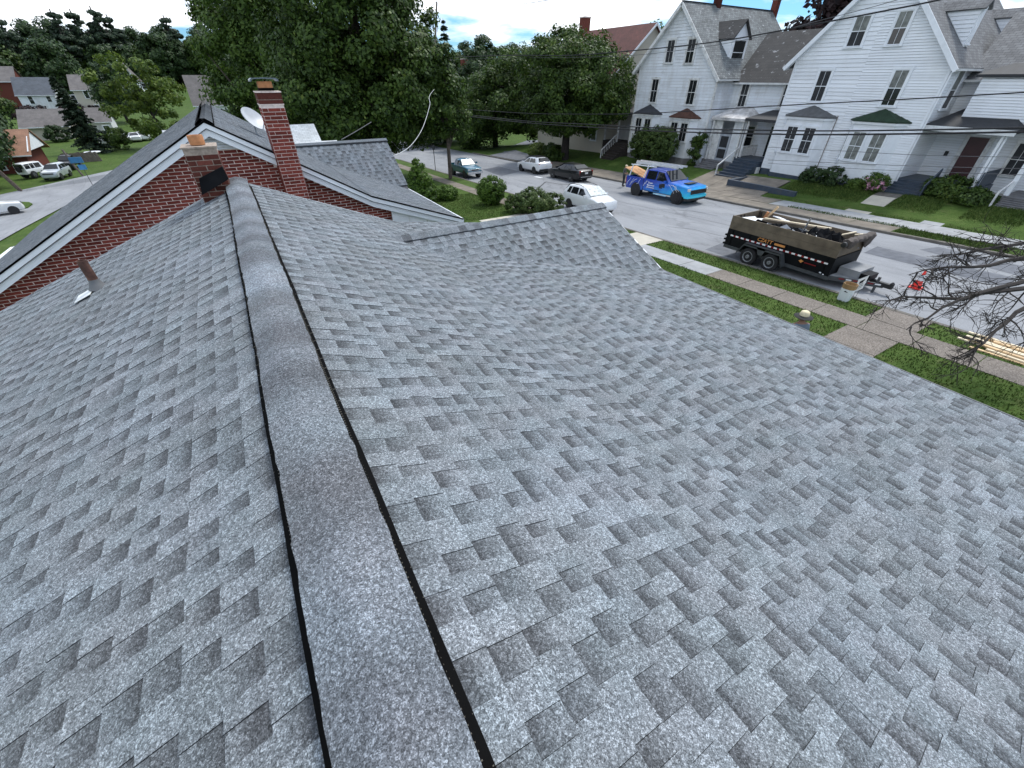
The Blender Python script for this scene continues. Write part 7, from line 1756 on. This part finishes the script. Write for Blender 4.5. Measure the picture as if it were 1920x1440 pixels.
# bundled tarp hanging over the front boards
tp = thing('mesh_tarp', 'brown mesh tarp bundled over the front trailer boards', 'tarp', (20.5, 7.1, zt_))
m = MB((20.5, 7.1, zt_)); rt = np.random.default_rng(4)
rings = []
for i, x in enumerate(np.linspace(TX + 0.15, TXF + 0.15, 18)):
    f = i / 17; hang = 0.16 + 0.40 * max(0, math.sin(f * 9.0)) ** 2 * (0.3 + 0.7 * f); bul = 0.15 + 0.05 * math.sin(i * 2.1)
    rings.append([(x + rt.normal(0, .015), 7.1 + bul * math.cos(a) * (0.8 if math.sin(a) < 0 else 1), zt_ + 0.05 + 0.10 * math.sin(a) * (1 if math.sin(a) > 0 else hang / 0.10) + 0.02 * math.sin(5 * a + i)) for a in np.linspace(0, 2 * math.pi, 14, endpoint=False)])
m.loft(rings); m.build('bundle', MAT['tarp'], tp, 60)
m = MB((20.5, 7.1, zt_)); m.tube([(TX - 0.05, 7.12, zt_ + 0.02), (TXF + 0.25, 7.12, zt_ + 0.08)], 0.035); m.build('roller', MAT['blacktrim'], tp)
m = MB((20.5, 7.1, zt_)); m.lathe([(0.03, -0.10), (0.10, -0.09), (0.11, 0.0), (0.04, 0.02)], (TX + 0.02, 7.1, zt_ - 0.02), 12, 'x'); m.build('roller_end', MAT['blacktrim'], tp)
# ================================================================== street furniture, people, small things
# utility pole and the lines it carries (they run along the far side of the street)
pq = hit(838, 262); UP_ = (31.2, 76.5); ug = gz(*UP_)
ut = thing('utility_pole', 'tall weathered wooden utility pole at the end of the street', 'utility pole', (UP_[0], UP_[1], ug))
top = ony(819, 4, UP_[1]); m = MB((UP_[0], UP_[1], ug)); m.tube([(UP_[0] + 0.2, UP_[1], ug - 0.3), (UP_[0], UP_[1], (ug + top[2]) / 2), (top[0], UP_[1], top[2])], [0.19, 0.16, 0.12], 10); m.build('shaft', MAT['pole'], ut, 60)
m = MB((UP_[0], UP_[1], ug)); m.lathe([(0.05, top[2]), (0.07, top[2] + 0.1), (0.04, top[2] + 0.28)], (top[0], UP_[1], 0), 8); m.build('insulator', MAT['trim'], ut)
m = MB((UP_[0], UP_[1], ug)); m.bar((top[0] - 0.1, UP_[1], top[2] - 6.2), (top[0] + 0.5, UP_[1], top[2] - 6.2), 0.12, 0.4); m.build('bracket', MAT['bark_dark'], ut)
def cable(label, pix, X, rad, mat='wire', cat='cable', mode='x', name='overhead_cable'):
    P = [(onx(px, py, X if not hasattr(X, '__len__') else X[i]) if mode == 'x' else ony(px, py, X[i])) for i, (px, py) in enumerate(pix)]
    f = []                                           # smooth through the points
    for i in range(len(P) - 1):
        a, b, c, d = P[max(i - 1, 0)], P[i], P[i + 1], P[min(i + 2, len(P) - 1)]
        for t in np.linspace(0, 1, 7, endpoint=False): f.append(0.5 * ((2 * b) + (c - a) * t + (2 * a - 5 * b + 4 * c - d) * t * t + (3 * b - a - 3 * c + d) * t ** 3))
    f.append(P[-1]); o_ = P[0]; m = MB(o_); m.tube(f, rad, 6); ob = m.build(name, MAT[mat]); return tag(ob, label, cat, 'overhead lines along the street')
XW = 29.0
cable('thick lower black cable of the pair crossing the white houses', [(846, 214), (975, 229), (1100, 238), (1240, 246), (1480, 252), (1700, 251), (1990, 246)], XW, 0.045)
cable('thick upper black cable of the pair crossing the white houses', [(846, 211), (975, 226), (1100, 233), (1240, 240), (1480, 245), (1700, 244), (1990, 238)], XW, 0.040)
cable('single black cable crossing below the upper windows', [(850, 203), (980, 212), (1120, 214), (1240, 211), (1480, 197), (1700, 186), (1990, 169)], XW, 0.030)
cable('high black power line crossing the gables', [(838, 108), (950, 104), (1060, 104), (1140, 99), (1330, 80), (1523, 46), (1640, 24), (1760, 0), (1900, -34)], XW, 0.036)
cable('thin line beneath the high power line', [(838, 112), (950, 109), (1140, 106), (1270, 95), (1400, 74), (1523, 42), (1640, 12), (1720, -12)], XW + 0.3, 0.014, 'wire_grey')
cable('top line leaving the utility pole tip over the street', [(820, 2), (860, 7), (930, 10), (990, 6), (1060, -6)], [UP_[0], 31, 30.5, 30, 29.5], 0.022, 'wire_grey')
cable('thin service line low across the double house', [(1440, 276), (1580, 283), (1730, 291), (1990, 296)], XW - 0.5, 0.012, 'wire_grey')
cable('thin service line at sill height of the double house', [(1440, 300), (1580, 306), (1740, 312), (1990, 318)], XW - 0.5, 0.012, 'wire_grey')
cable('faint service line near the double house base', [(1440, 306), (1580, 315), (1740, 322), (1990, 330)], XW - 0.5, 0.010, 'wire_grey')
cable('dark stay wire running down behind the side lane', [(838, 195), (965, 225), (905, 262), (880, 276)], [30.8, 33, 34, 34], 0.02, 'wire_grey') if False else None
cable('white looping service cable in front of the huge maple', [(832, 150), (808, 175), (806, 196), (797, 228), (786, 252), (770, 273), (752, 286), (735, 292)], [60, 36, 32, 29, 27, 25, 22, 19.5], 0.014, 'wire_white', mode='y')
cable('line leaving the utility pole behind the maple', [(818, 4), (800, 20), (780, 40)], [76.5, 80, 84], 0.03, 'wire_grey', mode='y')
cable('thin dark line from the cross gable into the maple', [(640, 262), (668, 246), (696, 229)], [24, 26, 28], 0.02, 'wire_grey', mode='y')
# signs on posts
def post_sign(name, label, px, py, h, plate, mat, gz_off=0.1, rot=0.0):
    q = hit(px, py); b = np.array((q[0], q[1], gz(q[0], q[1]) + gz_off)); t = thing(name, label, 'sign', b)
    m = MB(b); m.tube([b - (0, 0, 0.2), b + (0, 0, h)], 0.035, 6); m.build('post', MAT['trailer_grey'], t)
    m = MB(b); m.box(b + (0, -0.05, h - plate[1] / 2), (plate[0], 0.02, plate[1]), np.array(Matrix.Rotation(rot, 3, 'Z'))); m.build('plate', MAT[mat], t); return t
post_sign('street_sign', 'thin grey sign post on the near verge beyond the street tree', 817, 322, 2.5, (0.3, 0.42), 'trailer_grey')
post_sign('valley_sign', 'small blue sign on a post at the valley road edge', 176, 351, 2.4, (0.75, 0.55), 'sign_blue', 0.15)
q = hit(157, 332); b = np.array((q[0], q[1], gz(q[0], q[1]) + 0.1))
t = thing('basketball_hoop', 'leaning grey hoop stand with blue backboard on the bright lawn', 'hoop', b)
m = MB(b); m.tube([b, b + (-0.4, 0, 1.8), b + (-0.6, 0, 3.3)], 0.12, 6); m.build('pole', MAT['pole'], t)
m = MB(b); m.box(b + (0.2, -0.1, 2.0), (1.4, 0.1, 0.7)); m.build('board', MAT['sign_blue'], t)
# grey stacked fence and round white dish on that lawn
q = hit(166, 305); b = np.array((q[0], q[1], gz(q[0], q[1]) + 0.1)); t = thing('lawn_fence', 'short leaning grey timber fence on the bright lawn', 'fence', b)
for k in range(9):
    m = MB(b); m.box(b + (k * 0.5 - 2.5, 0, 0.65), (0.46, 0.06, 1.5 + 0.15 * math.sin(k * 2)), np.array(Matrix.Rotation(R(-12), 3, 'Y'))); m.build('plank', MAT['pole'], t)
q = hit(180, 298); b = np.array((q[0], q[1], gz(q[0], q[1]) + 0.1)); t = thing('round_table', 'round white garden table on the bright lawn', 'table', b)
m = MB(b); m.lathe([(0.08, 0), (0.08, 0.9)], b, 8); m.build('leg', MAT['trim'], t)
m = MB(b); m.lathe([(1.1, 0.9), (1.15, 0.96), (1.1, 1.0)], b, 20); m.build('table_top', MAT['trim'], t)
q = hit(45, 362); b = np.array((q[0], q[1], gz(q[0], q[1]) + 0.1)); t = thing('leaning_pole', 'dark leaning utility pole beside the valley road', 'utility pole', b)
m = MB(b); m.tube([b - (0, 0, 0.3), b + (-3.2, 0, 9.5)], [0.22, 0.15], 8); m.build('shaft', MAT['bark'], t)
# traffic cone
q = hit(1716, 540); b = np.array((q[0], q[1], gz(q[0], q[1]) + 0.006)); t = thing('traffic_cone', 'orange traffic cone with white collar on the street', 'cone', b)
m = MB(b); m.box(b + (0, 0, 0.02), (0.42, 0.42, 0.04)); m.build('base', MAT['cone'], t)
m = MB(b); m.lathe([(0.165, 0.04), (0.11, 0.33)], b, 18); m.lathe([(0.062, 0.56), (0.035, 0.71), (0.02, 0.72)], b, 18); m.build('cone_body', MAT['cone'], t, 40)
m = MB(b); m.lathe([(0.113, 0.33), (0.064, 0.56)], b, 18); m.build('collar', MAT['tape_white'], t, 40)
# white bin with a brown cardboard rim, placard behind it
q = hit(1578, 567); b = np.array((q[0], q[1], lawn_z(q[0], q[1]))); t = thing('white_bin', 'white bin with brown cardboard rim standing on the verge', 'bin', b)
def rr_ring(w, d, z, c): return [b + (x, y, z) for x, y in [(w / 2 - c, -d / 2), (w / 2, -d / 2 + c), (w / 2, d / 2 - c), (w / 2 - c, d / 2), (-w / 2 + c, d / 2), (-w / 2, d / 2 - c), (-w / 2, -d / 2 + c), (-w / 2 + c, -d / 2)]]
m = MB(b); m.loft([rr_ring(0.31, 0.34, 0.0, 0.05), rr_ring(0.33, 0.36, 0.04, 0.06), rr_ring(0.37, 0.41, 0.52, 0.08)]); m.build('tub', MAT['tub'], t, 40)
m = MB(b); m.loft([rr_ring(0.38, 0.42, 0.48, 0.09), rr_ring(0.40, 0.44, 0.66, 0.11), rr_ring(0.36, 0.40, 0.66, 0.10), rr_ring(0.34, 0.37, 0.54, 0.09)]); m.build('rim', MAT['cardboard'], t, 40)
m = MB(b); m.box(b + (-0.178, -0.02, 0.38), (0.012, 0.12, 0.022), np.array(Matrix.Rotation(0.06, 3, 'Y'))); m.box(b + (-0.180, 0.0, 0.40), (0.012, 0.05, 0.022)); m.build('small_logo', MAT['decal_black'], t)
q = hit(1602, 552); b = np.array((19.25, 5.95, lawn_z(18.7, 5.95))); t = thing('yard_sign', 'white placard with black animal logo beside the white bin', 'sign', b)
Pq = [onx(*p, 19.2) for p in ((1599, 549), (1617, 541), (1630, 516), (1610, 524))]
nrm = np.cross(Pq[1] - Pq[0], Pq[3] - Pq[0]); nrm /= np.linalg.norm(nrm); nrm = nrm if nrm[0] < 0 else -nrm
m = MB(b); m.prism(Pq, -nrm * 0.012); m.build('placard', MAT['tape_white'], t)
e1, e2 = Pq[1] - Pq[0], Pq[3] - Pq[0]
def sp(u, v, o_=0.004): return Pq[0] + e1 * u + e2 * v + nrm * o_
for nm, u0, u1, v0, v1 in (('logo', 0.30, 0.72, 0.56, 0.74), ('logo', 0.42, 0.84, 0.66, 0.76), ('print_line', 0.22, 0.78, 0.43, 0.47), ('print_line', 0.15, 0.85, 0.28, 0.33), ('print_line', 0.2, 0.8, 0.17, 0.20)):
    m = MB(b); m.prism([sp(u0, v0), sp(u1, v0), sp(u1, v1), sp(u0, v1)], nrm * 0.003); m.build(nm, MAT['decal_black'] if nm == 'logo' else MAT['debris_grey'], t)
m = MB(b); m.bar(Pq[0] + e1 * 0.3, (Pq[0] + e1 * 0.3) * (1, 1, 0) + (0, 0, gz(19.2, 5.9) + 0.0), 0.01, 0.01, (1, 0, 0)); m.bar(Pq[0] + e1 * 0.7, (Pq[0] + e1 * 0.7) * (1, 1, 0) + (0, 0, gz(19.2, 5.9)), 0.01, 0.01, (1, 0, 0)); m.build('wire_stake', MAT['trailer_grey'], t)
# lumber on the verge: every stick is a thing
rl_ = np.random.default_rng(12)
for k in range(13):
    x, y = 17.75 + 0.085 * k + rl_.normal(0, 0.03), 0.9 + rl_.normal(0, 0.18); z = lawn_z(18, y) + 0.03 + (k % 3) * 0.045
    L = rl_.uniform(2.4, 3.6); a = R(90 + rl_.normal(-4, 5)); d = np.array((math.cos(a), math.sin(a), 0.0)); c = np.array((x, y - 0.4, z))
    m = MB(c); m.bar(c - d * L / 2 + (0, 0, 0.016 * L), c + d * L / 2 - (0, 0, 0.016 * L), rl_.uniform(0.07, 0.14), 0.04); o = m.build('lumber_board', MAT['lumber_pale'] if k % 2 else MAT['lumber'])
    tag(o, 'loose sawn board in the lumber pile on the near verge', 'board', 'boards of the lumber pile')
# hose or cord across the street is part of the seams; small branch litter under the dead tree
# ------------------------------------------------------------------ people
def person(name, label, base, joints, rad, zones, face, height):
    """joints: name -> point, edges grown with a Skin modifier; zones: (test, material) by first match"""
    t = thing(name, label, 'person', base)
    names = list(joints); idx = {n: i for i, n in enumerate(names)}
    E_ = [('pelvis', 'waist'), ('waist', 'chest'), ('chest', 'neck'), ('neck', 'skull'), ('skull', 'crown')]
    for s in 'lr': E_ += [('chest', 'sh' + s), ('sh' + s, 'el' + s), ('el' + s, 'wr' + s), ('wr' + s, 'ha' + s), ('pelvis', 'hip' + s), ('hip' + s, 'kn' + s), ('kn' + s, 'an' + s), ('an' + s, 'toe' + s)]
    for s in 'lr':
        for f in range(5):
            if 'f%d%s' % (f, s) in idx: E_.append(('ha' + s, 'f%d%s' % (f, s)))
    me = bpy.data.meshes.new('body'); me.from_pydata([joints[n] for n in names], [(idx[a], idx[b]) for a, b in E_], []); me.update()
    ob = bpy.data.objects.new('body', me); COL.objects.link(ob)
    sk = ob.modifiers.new('skin', 'SKIN'); sub = ob.modifiers.new('sub', 'SUBSURF'); sub.levels = sub.render_levels = 2
    for n, v in zip(names, me.skin_vertices[0].data): v.radius = rad[n]; v.use_root = (n == 'pelvis')
    dg = bpy.context.evaluated_depsgraph_get(); dg.update(); nm = bpy.data.meshes.new_from_object(ob.evaluated_get(dg)); bpy.data.objects.remove(ob)
    nm.materials.clear(); mats = []
    for _, mt in zones:
        if mt not in mats: mats.append(mt); nm.materials.append(MAT[mt])
    for p in nm.polygons:
        c = p.center
        for test, mt in zones:
            if test(c): p.material_index = mats.index(mt); break
    nm.shade_smooth(); b = bpy.data.objects.new('body', nm); COL.objects.link(b); b.parent = t
    return t
def stand_joints(look=0.0, armpose='down'):
    J = {'pelvis': (0, 0, .95), 'waist': (0, 0.01, 1.10), 'chest': (0, 0.0, 1.36), 'neck': (0, -.01, 1.50), 'skull': (0, -.035, 1.61), 'crown': (0, -.035, 1.70)}
    Rd = {'pelvis': (.15, .115), 'waist': (.145, .11), 'chest': (.165, .12), 'neck': (.055, .055), 'skull': (.082, .098), 'crown': (.068, .08)}
    for s, k in (('l', 1), ('r', -1)):
        J.update({'sh' + s: (k * .19, 0, 1.42), 'hip' + s: (k * .09, 0, .88), 'kn' + s: (k * .10, -.02, .49), 'an' + s: (k * .11, .02, .09), 'toe' + s: (k * .13, -.15, .045)})
        if armpose == 'down': J.update({'el' + s: (k * .25, .03, 1.14), 'wr' + s: (k * .26, -.04, .90), 'ha' + s: (k * .26, -.06, .83)})
        else: J.update({'el' + s: (k * .27, .02, 1.16), 'wr' + s: (k * .20, -.20, 1.06), 'ha' + s: (k * .17, -.27, 1.08)})
        h = J['ha' + s]
        for f in range(5): J['f%d%s' % (f, s)] = (h[0] + (f - 2) * .014 * (1 if armpose == 'down' else 1) - (k * .03 if f == 4 else 0), h[1] - .02 - (.02 if f == 4 else 0) + (f - 2) * 0.004, h[2] - (.085 - abs(f - 1.5) * .01 if armpose == 'down' else .02) + (.04 if f == 4 else 0))
        Rd.update({'sh' + s: (.075, .075), 'hip' + s: (.095, .10), 'kn' + s: (.062, .066), 'an' + s: (.045, .05), 'toe' + s: (.042, .035), 'el' + s: (.047, .047), 'wr' + s: (.032, .03), 'ha' + s: (.04, .022)})
        for f in range(5): Rd['f%d%s' % (f, s)] = (.009, .009)
    return J, Rd
def face_parts(t, skin='skin'):
    m = MB(); m.loft([[(-.013, -.125, 1.62), (.013, -.125, 1.62), (0, -.13, 1.66)], [(-.018, -.155, 1.605), (.018, -.155, 1.605), (0, -.135, 1.655)]]); m.build('nose', MAT[skin], t, 60)
    for k in (-1, 1):
        m = MB(); m.lathe([(0.004, -0.006), (0.012, 0), (0.004, 0.006)], (k * .03, -.128, 1.645), 8, 'y'); m.build('eye', MAT['hair'], t)
        m = MB(); m.loft([[(k * .078, -.03, 1.60), (k * .078, -.005, 1.60), (k * .078, -.005, 1.655), (k * .078, -.03, 1.655)], [(k * .098, -.02, 1.605), (k * .098, .005, 1.605), (k * .098, .005, 1.65), (k * .098, -.02, 1.65)]]); m.build('ear', MAT[skin], t)
    m = MB(); m.box((0, -.128, 1.575), (.05, .01, .008)); m.build('mouth', MAT['door_red'], t)
hx = np.array((11.72, 4.38)); bz = gz(*hx) + 0.12
J, Rd = stand_joints()
t = person('person', 'person in a straw hat with dark brim standing below the eave', (hx[0], hx[1], bz), J, Rd,
    [(lambda c: c.z > 1.47, 'skin'), (lambda c: abs(c.x) > .17 and c.z < 1.22 and c.z > .7, 'skin'), (lambda c: c.z > .98, 'shirt_blue'), (lambda c: c.z > .10, 'jeans'), (lambda c: True, 'shoe')], None, 1.7)
t.rotation_euler[2] = R(150); face_parts(t)
m = MB(); m.lathe([(0.115, 1.68), (0.118, 1.73), (0.10, 1.80), (0.055, 1.825), (0.01, 1.83)], (0, -.03, 0), 18); hat = m.build('hat', MAT['straw'], t, 60)
m = MB(); m.lathe([(0.10, 1.675), (0.19, 1.665), (0.225, 1.650), (0.23, 1.658), (0.19, 1.68), (0.119, 1.695)], (0, -.03, 0), 24); m.build('hat_brim', MAT['hatband'], hat, 60)
mq = np.array((28.9, 29.0)); bz = gz(*mq) + 0.006
J, Rd = stand_joints(armpose='bent')
J['neck'] = (0, -.03, 1.49); J['skull'] = (0, -.075, 1.59); J['crown'] = (0, -.08, 1.68)
t = person('person', 'man in grey shirt, dark trousers and pale cap behind the blue pickup', (mq[0], mq[1], bz), J, Rd,
    [(lambda c: c.z > 1.46 and abs(c.x) < .12, 'skin'), (lambda c: c.y < -.10 and .9 < c.z < 1.2 and abs(c.x) > .1, 'skin'), (lambda c: c.z > .97, 'shirt_grey'), (lambda c: c.z > .10, 'jeans'), (lambda c: True, 'shoe')], None, 1.7)
t.rotation_euler[2] = R(25)
hg = bpy.data.objects.new('face', None)
bpy.data.objects.remove(hg)
m = MB(); m.lathe([(0.098, 1.63), (0.10, 1.67), (0.085, 1.71), (0.045, 1.735), (0.008, 1.74)], (0, -.075, 0), 14); cp = m.build('cap', MAT['straw'], t, 60)
m = MB(); m.prism([(-.07, -.16, 1.64), (.07, -.16, 1.64), (.05, -.25, 1.63), (-.05, -.25, 1.63)], (0, 0, .012)); m.build('cap_peak', MAT['straw'], cp)
